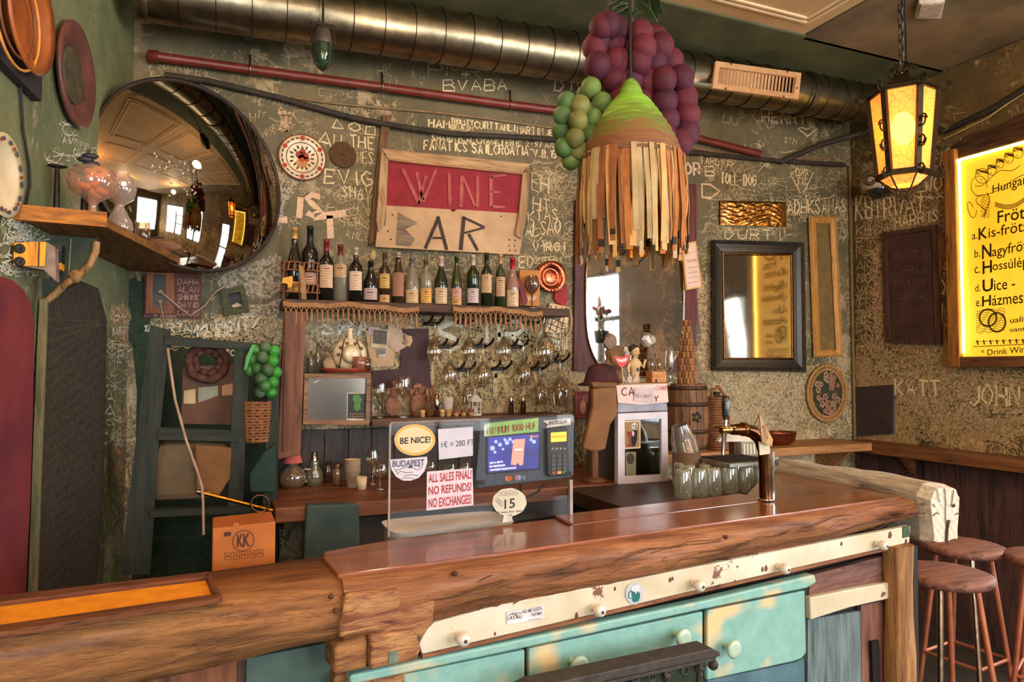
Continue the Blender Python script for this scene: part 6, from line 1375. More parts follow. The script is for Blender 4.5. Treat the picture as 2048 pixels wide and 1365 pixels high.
# gray log ending beside the beam
gs = []
for i in range(16):
    t_ = i/15; c = Vector((2.305,-1.90,1.045)).lerp(Vector((2.345,-1.16,1.045)), t_); w_ = lambda a: .006*math.sin(3*a+t_*5)+.004*math.sin(7*a+t_*11)
    sec = []
    for j in range(20):
        a = 2*PI*j/20; ca, sa = math.cos(a), math.sin(a); e = .38
        sec.append(c+Vector(((.074+w_(a))*math.copysign(abs(ca)**e, ca), 0, (.100+w_(a+1))*math.copysign(abs(sa)**e, sa))))
    gs.append(sec)
gl_ = loft(gs[1:], 'side_log', gry, bar)
inner = [[gs[0][0]*0+Vector((2.305,-1.90+.004*(1-k_)*0,1.045))+ (v-Vector((2.305,-1.90,1.045)))*f_ for v in gs[0]] for k_, f_ in enumerate((.90,1.0))]
vs = inner[0]+[v for v in gs[1]]; n = 20
endc = NT('log_end_grain'); sepx = endc.n('ShaderNodeSeparateXYZ'); cco = endc.coord()
vm = endc.n('ShaderNodeVectorMath', operation='LENGTH'); mp2 = endc.coord((1,.0,1)); endc.l(mp2, vm.inputs[0])
rg = endc.math('SINE', endc.math('ADD', endc.math('MULTIPLY', vm.outputs['Value'], 260), endc.math('MULTIPLY', endc.noise(endc.coord(), 14, 3), 9)))
en = endc.noise(endc.coord(), 60, 4, .7)
endc.col(endc.mix(endc.math('MULTIPLY', endc.ramp(rg, [(.2,1.0),(.9,0.0)]), .12), endc.ramp(en, [(.3,(176,160,136)),(.7,(222,208,184))]), (120,100,80))); endc.bump(endc.math('ADD', endc.math('MULTIPLY', rg, .35), en), .35, .006); endc.set(Roughness=.85)
m = MB().add(vs, [(i,(i+1) % n,n+(i+1) % n,n+i) for i in range(n)]); m.add(inner[0], [tuple(range(n-1,-1,-1))]); ecap = m.build('log_end', endc.m, bar)
tag(ecap, 'pale weathered sawn end of the log')
m = MB(); ey = -1.9035
for pts, w_ in (([(2.300,1.138),(2.303,1.09),(2.300,1.045),(2.306,1.005)],.004), ([(2.318,1.03),(2.308,1.0),(2.303,.955),(2.299,.952)],.013), ([(2.262,1.14),(2.266,1.11),(2.275,1.095)],.003), ([(2.345,1.13),(2.338,1.10),(2.330,1.075)],.004), ([(2.238,1.05),(2.26,1.06),(2.27,1.052)],.003), ([(2.337,1.075),(2.35,1.078)],.010), ([(2.24,1.09),(2.25,1.08)],.003), ([(2.37,1.05),(2.35,1.045)],.003)):
    m.ribbon([Vector((x,ey,z)) for x, z in pts], Vector((0,-1,0)), w_)
m.build('end_cracks', paint((66,46,32), (44,32,24), 40, .9), ecap)
# cracks and dark checks along the front beam
m = MB()
for i in range(46):
    s = rnd.uniform(.05,1.85); L = rnd.uniform(.05,.30); z0 = .985+.05*min(1,s/1.9)+rnd.uniform(0,.065); k_ = [bpt(s+L*u, -.0115+.001*math.sin(i), z0+.006*math.sin(5*u+i)+.012*u) for u in [j/6 for j in range(7)]]
    m.ribbon(k_, BN, rnd.uniform(.0012,.003))
tag(m.build('bark_checks', paint((92,56,30), (66,40,22), 60, .9), bar), kind='stuff')
for px, py in ((1779,1035),(1797,1032),(910,1148),(1452,1075)): MB().ball(BARF.at(px,py,.004), (.008,.006,.006), 8).build('knot', paint((84,44,28), None, 60, .8), bar)
# stacked log ends under the left of the beam
lw2 = [wood((178,128,78), (124,72,48), 'x', 3, .7, .6), wood((160,108,62), (116,74,42), 'x', 2.2, .7, .6)]
for q, th, off, mt in (([(690,1190),(800,1180),(803,1217),(872,1198),(868,1246),(846,1278),(738,1266),(678,1280),(684,1226)],.16,.014,0), ([(669,1292),(736,1272),(736,1338),(668,1352)],.16,.004,1), ([(741,1272),(832,1256),(843,1298),(836,1322),(741,1342)],.18,.020,0), ([(668,1353),(736,1340),(738,1420),(664,1430)],.16,-.04,1), ([(741,1343),(812,1330),(812,1420),(741,1420)],.16,-.03,0)):
    MB().slab(BP(0), q, th, off-th).build('log_end', lw2[mt], bar, bev=.008)
MB().slab(BP(0), [(778,1306),(796,1302),(796,1326),(778,1330)], .004, .0185).build('notch', paint((120,140,120), (84,96,84), 30, .8), bar)
# body of the bar
m = MB(); q = [bpt(.06,.10,0), bpt(1.93,.10,0), bpt(1.93,.20,0), bpt(.06,.20,0)]; m.prism(q, (0,0,.96)); m.build('carcass', paint((66,52,42), (46,38,32), 8, .8), bar)
# --- white hanger rail with ceramic knobs
rl = thing('hanger_rail', 'long chipped white board with ceramic knobs under the bar top', 'rail', BP(0).at(1350,1200))
wpn = NT('chipped_white_paint'); wn = wpn.noise(wpn.coord(), 11, 6, .7); wf2 = wpn.noise(wpn.coord(), 5, 3)
wpn.col(wpn.mix(wpn.ramp(wn, [(.635,0.0),(.65,1.0)]), wpn.ramp(wf2, [(.3,(182,162,126)),(.7,(212,200,176))]), (112,70,50))); wpn.bump(wn, .1, .004); wpn.set(Roughness=.5)
rq_ = [(868,1246),(1000,1210),(1200,1172),(1400,1133),(1600,1094),(1821,1052),(1819,1086),(1600,1135),(1400,1180),(1200,1227),(1000,1274),(845,1310),(838,1290),(852,1262)]
MB().slab(BP(0), rq_, .02, -.03).build('board', wpn.m, rl, bev=.003)
MB().slab(BP(0), [(845,1310),(1000,1274),(1200,1227),(1400,1180),(1600,1135),(1819,1086),(1819,1092),(1600,1142),(1400,1187),(1200,1235),(1000,1282),(845,1318)], .016, -.032).build('raw_edge', wood((150,92,54), (112,64,38), 'x', 2), rl)
cer = paint((222,208,190), (200,184,164), 20, .25, spec=.7)
for px, py in ((917,1272),(1187,1216),(1386,1167),(1556,1134),(1752,1088)):
    c = BP(0).at(px,py,-.008); kb = MB().lathe([(.010,0),(.008,.010),(.014,.018),(.016,.026),(.013,.036),(.006,.040),(0,.040)], 16, M=orient(BN, c)).build('knob', cer, rl)
    MB().lathe([(.0045,.0402),(.0045,.0412),(0,.0412)], 10, M=orient(BN, c)).build('screw', paint((90,70,56), None, 20, .4), kb)
for x, y, s_ in ((990,1268,4),(1153,1232,7),(1340,1160,5),(1345,1158,4),(1440,1172,4),(1470,1163,3),(1525,1139,5),(1532,1137,6),(1683,1088,4),(1780,1070,7),(1812,1083,5),(1230,1178,4)):
    MB().slab(BP(0), [(x-s_*.5,y+s_),(x-s_*.3,y-s_*.6),(x+s_*.2,y-s_),(x+s_*.6,y+s_*.2),(x+s_*.2,y+s_*1.1)], .0012, -.0102).build('paint_chip', paint((110,64,50), (80,50,40), 40, .8), rl)
rr_ = BP(-.0085)
t = thing('sticker', 'white rectangular sticker with black print on the hanger rail', 'sticker', rr_.at(1050,1232)); q = [(1013,1225),(1088,1212),(1088,1238),(1014,1250)]
MB().slab(rr_, q, .0012).build('sheet', paint((226,216,210), None, 10, .5), t)
m = MB(); typed_px(m, 'NO ME GUSTA', rr_, [(1046,1221),(1084,1214),(1084,1221),(1046,1228)], .0018, .01); typed_px(m, 'TUSTIMO', rr_, [(1062,1228),(1084,1224),(1084,1230),(1062,1234)], .0018, .01); typed_px(m, '--------', rr_, [(1056,1241),(1082,1237),(1082,1238),(1056,1242)], .0018); m.build('lettering', paint((60,50,56), None), t)
m = MB()
for i in range(7): x = 1018+4*i; m.ribbon([rr_.at(x+3*math.cos(a*1.3+i), 1235-.16*(x-1016)+6*math.sin(a), .0018) for a in [5.5*j/12 for j in range(13)]], BN, .0012)
tag(m.build('line_print', paint((110,96,100), None), t), kind='stuff')
t = thing('mug_sticker', 'round grey sticker printed with a green foaming beer mug, on the hanger rail', 'sticker', rr_.at(1269,1188)); MB().slab(rr_, ell(1269,1188,18,22), .0012).build('sheet', paint((186,180,184), (160,156,164), 60, .5), t)
gk = paint((34,104,96), None, 20, .5); m = MB(); m.slab(rr_, [(1263,1181),(1280,1176),(1280,1196),(1277,1203),(1268,1206),(1264,1202)], .0006, .0012); m.build('mug_print', gk, t)
MB().tube([rr_.at(1263,1183,.0015), rr_.at(1258,1185,.0015), rr_.at(1257,1196,.0015), rr_.at(1262,1198,.0015)], .0014, 5).build('handle_print', gk, t)
m = MB(); m.slab(rr_, [(1262,1178),(1266,1173),(1273,1172),(1280,1171),(1281,1180),(1278,1187),(1275,1182),(1272,1189),(1269,1183),(1266,1185)], .0005, .0019); m.build('foam_print', paint((216,210,210), None), t)
one(MB().slab(rr_, [(1806,1054),(1819,1052),(1819,1074),(1806,1077)], .0012), 'small_sticker', paint((70,84,56), (44,60,38), 80, .6), 'tiny dark green sticker at the right end of the hanger rail', 'sticker')
# --- turquoise dresser
tq = NT('turquoise_paint'); tv = tq.coord(); t1 = tq.noise(tv, 7.5, 2, .4); t2 = tq.noise(tv, 22, 6, .7)
tq.col(tq.mix(tq.ramp(tq.noise(tv, 40, 5, .75), [(.70,0.0),(.72,1.0)]), tq.mix(tq.ramp(t1, [(.55,0.0),(.68,1.0)]), tq.ramp(t2, [(.3,(112,152,138)),(.7,(132,174,160))]), (214,178,124)), (90,96,64))); tq.bump(t2, .08, .003); tq.set(Roughness=.5)
dr = thing('turquoise_dresser', 'turquoise painted dresser with peach spots built in under the bar', 'dresser', BP(-.05).at(1300,1300))
D0 = BP(-.05)
MB().slab(D0, [(700,1352),(1040,1280),(1400,1204),(1630,1150),(1634,1166),(1614,1178),(1400,1222),(1040,1300),(700,1372)], .035).build('top_moulding', tq.m, dr, bev=.006)
MB().slab(D0, [(690,1372),(1040,1300),(1400,1222),(1614,1178),(1614,1320),(1600,1332),(1400,1480),(700,1500)], .012, -.012).build('case', paint((40,58,40), (28,40,28), 10, .7), dr)
dq = [[(690,1374),(1050,1300),(1050,1480),(690,1500)], [(1058,1298),(1406,1224),(1406,1430),(1058,1470)], [(1415,1222),(1610,1182),(1613,1306),(1604,1318),(1588,1324),(1415,1362)]]
kn = [[], [(1142,1322),(1348,1268)], [(1448,1290)]]
for q, ks in zip(dq, kn):
    d = MB().slab(D0, q, .016).build('drawer', tq.m, dr, bev=.004)
    for px, py in ks:
        c = D0.at(px,py,.016); MB().lathe([(.009,0),(.008,.022),(.013,.028),(.024,.034),(.026,.040),(.020,.046),(.008,.043),(0,.044)], 20, M=orient(BN, c)).build('knob', paint((176,196,170), (150,172,150), 10, .35, spec=.6), d)
MB().slab(D0, [(1415,1362),(1588,1326),(1608,1318),(1612,1500),(1400,1500)], .01).build('plinth', paint((84,112,120), (64,88,96), 8, .6, bump=.1), dr)
# --- cast iron stand before the dresser
ci = paint((74,64,56), (50,44,38), 40, .6, .2, bump=.2); G = BP(.13)
gs_ = thing('iron_grate', 'dark cast iron stand with scrollwork and turned balusters before the dresser', 'stand', G.at(1250,1365))
MB().slab(G, [(1040,1392),(1075,1374),(1425,1298),(1442,1306),(1440,1314),(1075,1394),(1040,1402)], .06, -.06).build('top_plate', ci, gs_, bev=.003)
MB().slab(G, [(1050,1402),(1075,1395),(1434,1315),(1430,1323),(1075,1405)], .03, -.035).build('moulding', ci, gs_, bev=.002)
for i in range(11):
    x = 1405-34*i; y = 1334+7.2*i; c = G.at(x,y,-.02); r_ = .012+.003*(i % 2)
    MB().tube([c+BU*(r_*(1-.55*u)*math.cos(9*u+i))+Z*(r_*(1-.55*u)*math.sin(9*u+i)) for u in [j/22 for j in range(23)]], .0035, 5).build('scroll', ci, gs_)
for i in range(6):
    x = 1398-66*i; y = 1330+14*i; c = G.at(x,y,-.03); MB().lathe([(0,.0),(.012,0),(.014,-.01),(.007,-.02),(.010,-.05),(.007,-.08),(.013,-.10),(.013,-.2),(0,-.2)], 14, c).build('baluster', ci, gs_)
MB().ball(G.at(1426,1330,-.02), .014, 12).build('boss', ci, gs_)
MB().slab(BP(.06), [(1060,1404),(1400,1330),(1400,1470),(1060,1490)], .006).build('mesh_screen', paint((54,66,42), (34,40,30), 120, .8, bump=.4), gs_)
# --- right end under the bar: boards, little white board, gray door, timber post
RB = BP(-.05)
re = thing('end_boards', 'reddish brown boards closing the right end of the bar', 'panelling', RB.at(1700,1200))
MB().slab(RB, [(1620,1152),(1770,1112),(1776,1168),(1618,1192)], .02, -.02).build('board', wood((122,84,70), (94,60,50), 'x', 1.6, .7), re)
MB().slab(RB, [(1722,1212),(1778,1200),(1784,1500),(1726,1500)], .015, -.02).build('board', wood((130,84,66), (100,62,50), 'z', 1.6, .7), re)
MB().slab(RB, [(1600,1150),(1835,1092),(1840,1500),(1600,1500)], .01, -.04).build('backing', paint((56,46,38), None, 10, .8), re)
MB().slab(RB, [(1744,1285),(1758,1282),(1762,1400),(1748,1400)], .012, -.004).build('dark_slot', black, re)
one(MB().slab(RB, [(1620,1196),(1700,1180),(1785,1165),(1789,1196),(1700,1216),(1622,1241)], .022), 'white_ledge_board', wpn.m, 'short chipped white board above the weathered gray door', 'board', bev=.004)
t = thing('weathered_door', 'weathered gray green cupboard door beside the turquoise dresser', 'door', RB.at(1668,1365)); gd = wood((112,124,120), (84,96,96), 'z', 1.5, .8, .5)
for x0, x1 in ((1616,1650),(1651,1686),(1687,1721)): MB().slab(RB, [(x0,1240-(x0-1616)*.16),(x1,1240-(x1-1616)*.16),(x1+4,1500),(x0-2,1500)], .014, -.015).build('plank', gd, t)
t = thing('corner_post', 'stout yellow brown timber post under the right end of the bar', 'post', bpt(1.86,.04,0))
c0 = BARF.at(1806,1098); c0.z = 0
secs = []
for i in range(9):
    z_ = .955*i/8; w_ = .045+.004*math.sin(i*1.7); secs.append([c0-BN*.02+BU*(w_*math.copysign(abs(math.cos(a))**.5, math.cos(a)))-BN*(w_*math.copysign(abs(math.sin(a))**.5, math.sin(a))*.8)+Z*z_ for a in [2*PI*j/16 for j in range(16)]])
loft(secs, 'post', rawz, t)
# --- left arm of the bar
lb = thing('left_bar', 'lower left arm of the bar, a thick pale log with an inlaid tray', 'bar', (-.2,-1.95,0))
LW = wood((152,100,54), (112,70,38), 'x', 1.5, .7, .9, .25, .05)
LU = (Vector((.242,-1.804,0))-Vector((-.376,-1.879,0))).normalized(); LN = Vector((LU.y,-LU.x,0))
def lpt(s, d, z): return Vector((.300,-2.028,0))-LU*s-LN*d+Vector((0,0,z))
secs = []
for i in range(31):
    s = -.035+.955*i/30; w_ = lambda q: .006*(math.sin(s*8+q)+.6*math.sin(s*19+2*q)); r_ = .035; z0, z1 = .968-.03*max(0,s), 1.098; e = .018 if i == 0 else 0
    if i == 0: p = [(.21,z0+.02),(.21,z1-.004),(.05,z1-.004),(.03,z1-.012),(.02,z1-.03),(.016,z1-.05),(.016,(z0+z1)/2),(.03,z0+.04),(.05,z0+.02)]
    else: p = [(.225,z0),(.225,z1),(.05,z1),(.022+w_(1)*.5,z1-.006),(.004+w_(2),z1-.024),(-.002+w_(3),z1-.05),(-.002+w_(4),(z0+z1)/2),(.010+w_(5),z0+.03),(.035,z0+w_(6))]
    secs.append([lpt(s,d,z) for d, z in p])
loft(secs, 'log', LW, lb)
ZT = ZP(1.0985)
iq = [(-60,1205),(415,1146),(440,1194),(-60,1272)]
def zslab(q, th, off=0): return MB().slab(Plane((0,0,1),(0,0,1.098)), q, th, off)
zslab([(-60,1210),(412,1152),(432,1190),(-60,1262)], .003, .0).build('tray_inlay', paint((232,150,34), (206,126,24), 30, .6), lb)
ed = wood((116,66,34), (84,46,26), 'x', 3, .8)
zslab([(-60,1198),(418,1143),(422,1152),(-60,1212)], .012).build('tray_edge', ed, lb, bev=.003); zslab([(-60,1258),(428,1188),(440,1196),(-60,1274)], .012).build('tray_edge', ed, lb, bev=.003); zslab([(410,1150),(422,1148),(446,1194),(430,1196)], .012).build('tray_edge', ed, lb, bev=.003)
m = MB(); m.prism([lpt(.02,.09,0), lpt(.92,.09,0), lpt(.92,.14,0), lpt(.02,.14,0)], (0,0,.965)); m.build('front_panel', wood((98,72,54), (70,54,44), 'z', 1.2, .8), lb)
m = MB(); m.prism([lpt(.02,.075,0), lpt(.22,.075,0), lpt(.22,.09,0), lpt(.02,.09,0)], (0,0,.95)); m.build('teal_panel', paint((70,88,78), (50,62,58), 8, .8), lb)
m = MB(); m.prism([lpt(.24,.07,0), lpt(.40,.07,0), lpt(.40,.09,0), lpt(.24,.09,0)], (0,0,.95)); m.build('red_panel', wood((128,74,44), (92,54,34), 'z', 1.2, .8), lb)
for px, py in ((662,1194),(672,1222)): MB().ball(Plane(LN, lpt(0,0,0)).at(px,py,.008), (.006,.004,.006), 8).build('knot', paint((84,50,28), None), lb)
# --- under bar shelf behind the counter, carton and pale tub on it
us = thing('under_shelf', 'low steel shelf behind the bar carrying the carton and the pale tub', 'shelf', (.6,-1.5,0))
MB().prism([(-.30,-1.80,.93),(.30,-1.74,.93),(1.42,-1.62,.93),(1.42,-1.36,.93),(-.30,-1.50,.93)], (0,0,-.03)).build('top', wood((84,58,42), (60,42,32), 'x', 1.2, .7), us)
for x, y in ((-.25,-1.55),(.5,-1.5),(1.35,-1.42)): MB().box((x,y,.45), (.04,.04,.90)).build('leg', paint((70,66,62), None, 10, .4, .3), us)
kb_ = YP(-1.70); t = thing('kk_carton', 'tan cardboard carton printed KK, behind the left arm of the bar', 'carton', kb_.at(488,1135)); t.location.z = .93
zb_ = .931; card = paint((176,98,38), (146,78,30), 7, .75)
a, b = kb_.at(425,1058), kb_.at(551,1044)
MB().prism([a, b, Vector((b.x,b.y,zb_)), Vector((a.x,a.y,zb_))], (0,.14,0)).build('carton', card, t, bev=.003)
MB().prism([kb_.at(466,1054,.001), kb_.at(478,1052,.001), kb_.at(478,1046,.001), kb_.at(467,1047,.001)], (0,.004,0)).build('flap', card, t)
ck_ = paint((72,40,24), None, 20, .8); m = MB(); typed_px(m, 'KK', kb_, [(474,1070),(500,1067),(500,1093),(474,1096)], .0012, .03); m.build('lettering', ck_, t)
c = kb_.at(487,1082,.0015); k = px2m(c); m = MB(); m.ribbon([c+X*(20*k*math.cos(a))+Z*(20*k*math.sin(a)) for a in [2*PI*i/32 for i in range(33)]], Vector((0,-1,0)), 1.4*k)
for i, x in enumerate((450,467,483,499,515)):
    y0 = 1107-i*1.6; m.ribbon([kb_.at(px,py,.0012) for px, py in ((x,y0),(x+12,y0-1),(x+12,y0+13),(x,y0+14),(x,y0))], kb_.n, .0013)
    m.ribbon([kb_.at(px,py,.0012) for px, py in ((x+3,y0+9),(x+6,y0+3),(x+9,y0+9))], kb_.n, .002)
m.slab(kb_, [(448,1066),(462,1064),(462,1072),(448,1074)], .0006, .0006); tag(m.build('carton_marks', ck_, t), kind='stuff')
tb = thing('pale_tub', 'pale translucent plastic tub behind the clear screen', 'tub', Vector((.66,-1.52,.93)))
secs = []
for z_, g in ((.931,.0),(1.00,.008),(1.075,.014),(1.085,.02)): secs.append([Vector((.66,-1.50,z_))+Vector(((.17+g)*math.copysign(abs(math.cos(a))**.35,math.cos(a)), (.085+g)*math.copysign(abs(math.sin(a))**.35,math.sin(a)), 0)) for a in [2*PI*i/28 for i in range(28)]])
loft(secs, 'tub', paint((226,218,208), (204,196,188), 6, .4), tb)
t = thing('white_cloth', 'crumpled white cloth in the corner behind the clear screen', 'cloth', Vector((.445,-1.60,.931))); crumple(MB(), (.445,-1.60,.99), (.04,.04,.06), 21).build('cloth', paint((206,196,186), None, 10, .9), t)
for v in t.children[0].data.vertices: v.co.z = max(v.co.z, 0.0005)
# ================================================================ clear screen with notices, till, beer tap
g0, g1 = Vector((.432,-1.70,1.1)), Vector((.978,-1.652,1.1)); gu = (g1-g0).normalized(); gn = Vector((gu.y,-gu.x,0))
GP = Plane(gn, g0)
sc = thing('clear_screen', 'upright clear acrylic screen on the bar covered in notices', 'screen', GP.at(960,1060))
gq = [(776,1078),(779,850),(783,845),(960,838),(1144,829),(1149,834),(1143,1036)]
GQ = [GP.at(x,y) for x, y in gq]; GQ[0].z = 1.1005; GQ[-1].z = 1.1095
MB().prism(GQ, -gn*.006).build('pane', thin_glass((250,249,248), .004, .0, .07), sc)
eg = paint((150,134,118), (120,104,90), 20, .3, spec=.6)
MB().tube([GP.at(777,1074,-.003), GP.at(780,850,-.003), GP.at(784,846,-.003)], .0035, 6).build('left_edge', eg, sc); MB().tube([GP.at(784,846,-.003), GP.at(958,839,-.003)], .0022, 6).build('top_edge', paint((130,112,96), None, 20, .3), sc)
MB().box(tuple((GP.at(1141,1000,-.003))[i] if i < 2 else (1.108+GP.at(1141,960).z)/2 for i in range(3)), (.010,.012,GP.at(1141,960).z-1.108)).build('right_edge', eg, sc)
N1 = .0005
def notice(name, label, q, c, c2=None):
    c, c2 = tuple(int(x*.88) for x in c), tuple(int(x*.88) for x in c2)
    t = thing(name, label, 'notice', GP.at(*q[0])); MB().slab(GP, q, .0012, N1).build('sheet', paint(c, c2, 14, .6), t); return t
T1 = N1+.0018
t = notice('be_nice_sticker', 'oval cream sticker with golden rim lettered BE NICE', ell(829.5,880.5,41,31.5,40,0), (222,196,136), (206,178,120))
m = MB(); m.slab(GP, ell(829.5,880.5,40,30.5,40), .0004, N1+.0012); m.build('golden_ring', paint((196,152,72), (180,136,60), 30, .5), t); MB().slab(GP, ell(829.5,880.5,35,26,40), .0004, N1+.0016).build('oval_face', paint((200,180,138), (188,168,126), 20, .6), t)
m = MB(); typed_px(m, 'BE NICE!', GP, [(800,876),(861,873),(861,886),(800,889)], N1+.0026, .022); m.build('lettering', paint((44,38,34), None), t)
t = notice('rate_notice', 'white square notice with the exchange rate on the clear screen', [(876,859),(946,854),(946,912),(878,920)], (206,198,204), (196,188,196))
m = MB(); typed_px(m, '1€ = 280 FT', GP, [(883,884),(948,878),(948,891),(883,896)], T1, .0); m.build('lettering', paint((60,56,60), None), t)
bq = [(780,920),(854,914),(855,925),(849,943),(838,956),(822,962),(806,962),(792,954),(783,940)]
t = notice('budapest_sticker', 'white half round sticker lettered BUDAPEST with a line drawing', bq, (214,204,206), (204,194,198))
m = MB(); typed_px(m, 'BUDAPEST', GP, [(785,922),(849,919),(849,932),(785,935)], T1, .02); m.build('lettering', paint((72,66,96), None), t)
m = MB()
for pts in (((792,942),(805,937),(818,934),(828,930),(838,934),(845,935)), ((795,950),(800,943),(812,946),(826,945)), ((808,953),(822,950),(836,952)), ((826,935),(834,941),(842,938)), ((803,958),(816,956),(828,958)), ((788,938),(792,942),(796,948))): m.ribbon([GP.at(x,y,T1) for x, y in pts], gn, .0014)
m.slab(GP, [(818,932),(826,931),(824,937),(817,937)], .0004, T1-.0003); tag(m.build('line_drawing', paint((70,62,76), None), t), kind='stuff')
t = notice('sales_notice', 'white notice with three lines of red capitals about refunds', [(854,944),(945,937),(947,1011),(853,1022)], (222,200,204), (212,190,194))
m = MB(); rc = paint((166,46,52), None)
for tx, y0, y1 in (('ALL SALES FINAL!',949,967),('NO REFUNDS!',974,991),('NO EXCHANGES!',998,1017)): typed_px(m, tx, GP, [(857,y0),(943,y0-9),(943,y1-9),(857,y1)], T1, .02)
m.build('lettering', rc, t)
rq2 = [(1019+34*math.cos(a)*(1+.02*math.sin(11*a)), 1005+28*math.sin(a)*(1+.02*math.cos(9*a))) for a in [2*PI*i/40 for i in range(40)]]
t = notice('round_fifteen_card', 'round cream card marked 15 stuck low on the clear screen', rq2, (216,204,176), (204,190,162)); MB().slab(GP, [(1008,1031),(1024,1029),(1025,1043),(1005,1046)], .0012, N1).build('tail', paint((206,196,176), None), t)
m = MB(); typed_px(m, '15', GP, [(1009,1000),(1030,997),(1030,1016),(1009,1019)], T1, .012); typed_px(m, '15 éves kor alatt', GP, [(993,1024),(1045,1020),(1045,1024),(993,1028)], T1, .01); m.build('lettering', paint((46,42,44), None), t)
m = MB()
for i in range(5): m.ribbon([GP.at(1000+i*8+4*math.cos(a), 988-i*.6+5*math.sin(a*1.2), T1) for a in [5.5*j/14 for j in range(15)]], gn, .001)
for i in range(4): m.ribbon([GP.at(994+i*3+3*math.cos(a), 1000+i*3+5*math.sin(a), T1) for a in [6*j/12 for j in range(13)]], gn, .001)
tag(m.build('script_drawing', paint((90,82,76), None), t), kind='stuff')
# --- till terminal fixed before the screen
TP = Plane(gn, g0-gn*.066); tl = thing('till_terminal', 'dark blue grey payment terminal with lit screen mounted behind the clear screen', 'terminal', TP.at(1050,960))
hq = [(962,843),(1142,831),(1149,836),(1148,950),(1142,956),(955,978),(950,973)]
MB().slab(TP, hq, .045, -.010).build('housing', paint((66,72,82), (50,56,66), 60, .45), tl, bev=.004)
T2 = .0355; 
MB().slab(TP, [(972,872),(1082,864),(1080,940),(972,950)], .002, T2-.001).build('bezel', paint((30,34,44), None, 20, .3), tl)
scr = glow((44,44,150), .55, (18,22,86), 16); sq = [(976,876),(1078,868),(1077,937),(976,946)]; MB().slab(TP, sq, .0012, T2+.001).build('screen', scr, tl)
m = MB()
for x, y, r_ in ((985,897,5),(992,884,3.5),(1000,890,4),(1010,880,3),(1014,886,4.5),(1020,879,3.5),(1026,884,3),(1068,884,4),(1062,880,3),(990,905,3),(1006,899,2.5)): m.slab(TP, ell(x,y,r_,r_,12), .0004, T2+.0022)
tag(m.build('screen_lights', glow((130,150,236), .8), tl), kind='stuff'); MB().slab(TP, [(1027,880),(1050,878),(1046,930),(1040,932),(1036,926),(1031,931),(1022,930)], .0005, T2+.0022).build('screen_ticket', glow((236,120,104), .9), tl)
m = MB(); typed_px(m, 'hellopay', TP, [(1030,898),(1045,897),(1045,902),(1030,903)], T2+.003, .01); typed_px(m, 'EASY REGISTRATION', TP, [(979,932),(1010,929),(1010,933),(979,936)], T2+.003, .01); typed_px(m, '/ EGYSZERŰ REGISZTRÁCIÓ', TP, [(979,938),(1032,933),(1032,938),(979,943)], T2+.003, .01); typed_px(m, '250 Ft 500 Ft', TP, [(979,925),(1006,922),(1006,926),(979,929)], T2+.003, .01); m.build('screen_lettering', glow((236,236,246), .9), tl)
m = MB(); typed_px(m, 'hellopay', TP, [(1066,872),(1077,871),(1077,875),(1066,876)], T2+.003); m.slab(TP, ell(1063,874,2.4,2.4,10), .0004, T2+.0026); m.build('orange_lettering', glow((255,130,60), .8), tl)
for x, c in ((1015,(226,130,60)),(1020,(206,90,50)),(1033,(186,90,60)),(1038,(130,150,196))): MB().slab(TP, ell(x,958-(x-1015)*.1,4.6,5.2,16), .0005, T2+(.0 if c[0] > 206 else .0006)).build('card_badge', paint(c, None, 10, .5), tl)
m = MB()
for i in range(3): m.ribbon([TP.at(1044+i*2.4+1.5*math.cos(a), 956+(3+i*1.4)*math.sin(a), T2+.001) for a in [-1+2*j/8 for j in range(9)]], gn, .0012)
m.build('wave_mark', paint((186,196,206), None), tl)
for x, y in ((962,966),(1136,948)): MB().beam(TP.at(x,y,.03), TP.at(x,y,.0605), .02, .012).build('mount', black, tl)
TG = thing('minimum_sign', 'green paper strip with red hand lettered MINIMUM 1000 HUF over the till screen', 'sign', TP.at(1022,860,.04)); q = [(968,848),(1077,836),(1077,864),(968,874)]
MB().slab(TP, q, .0015, .0362).build('sheet', paint((140,180,112), (120,160,96), 20, .7), TG); MB().slab(TP, [(968,855),(974,850),(980,848),(981,872),(968,874)], .0004, .0379).build('clear_tape', paint((176,196,160), None, 30, .2), TG)
m = MB(); hand(m, 'MINIMUM', TP, [(975,856),(1017,851),(1017,866),(975,870)], .0024, .0386, .03); hand(m, '1000', TP, [(1024,850),(1046,847),(1046,861),(1024,864)], .0024, .0386, .03); hand(m, 'HUF', TP, [(1053,847),(1073,845),(1073,858),(1053,860)], .0024, .0386, .03); m.build('hand_lettering', paint((150,34,34), None), TG)
MB().slab(TP, [(1094,858),(1136,855),(1139,944),(1134,951),(1102,955),(1096,950)], .016, T2).build('card_reader', paint((40,42,44), (28,30,32), 40, .4), tl, bev=.004)
rd_ = tl.children[-1]; T3 = T2+.0165
MB().slab(TP, [(1102,866),(1133,864),(1133,883),(1102,885)], .001, T3).build('reader_screen', glow((255,190,40), .75), rd_); m = MB(); typed_px(m, 'hellopay', TP, [(1104,871),(1131,869),(1131,877),(1104,879)], T3+.0016, .01); m.build('reader_lettering', paint((206,110,30), None), rd_)
for r_ in range(5):
    for c_ in range(3):
        x, y = 1104+11*c_, 911-.4*c_*1.5+8.2*r_; col = ((150,60,54),(206,160,50),(70,130,84))[c_] if r_ == 4 else (74,76,78)
        MB().slab(TP, [(x,y),(x+8,y-.5),(x+8,y+5),(x,y+5.5)], .003, T3-.0005).build('key', paint(col, None, 10, .5), rd_)
for i in range(4): MB().slab(TP, [(1103+8*i,896),(1108+8*i,895.6),(1108+8*i,900),(1103+8*i,900.4)], .002, T3-.0005).build('key', paint((130,126,124), None, 10, .5), rd_)
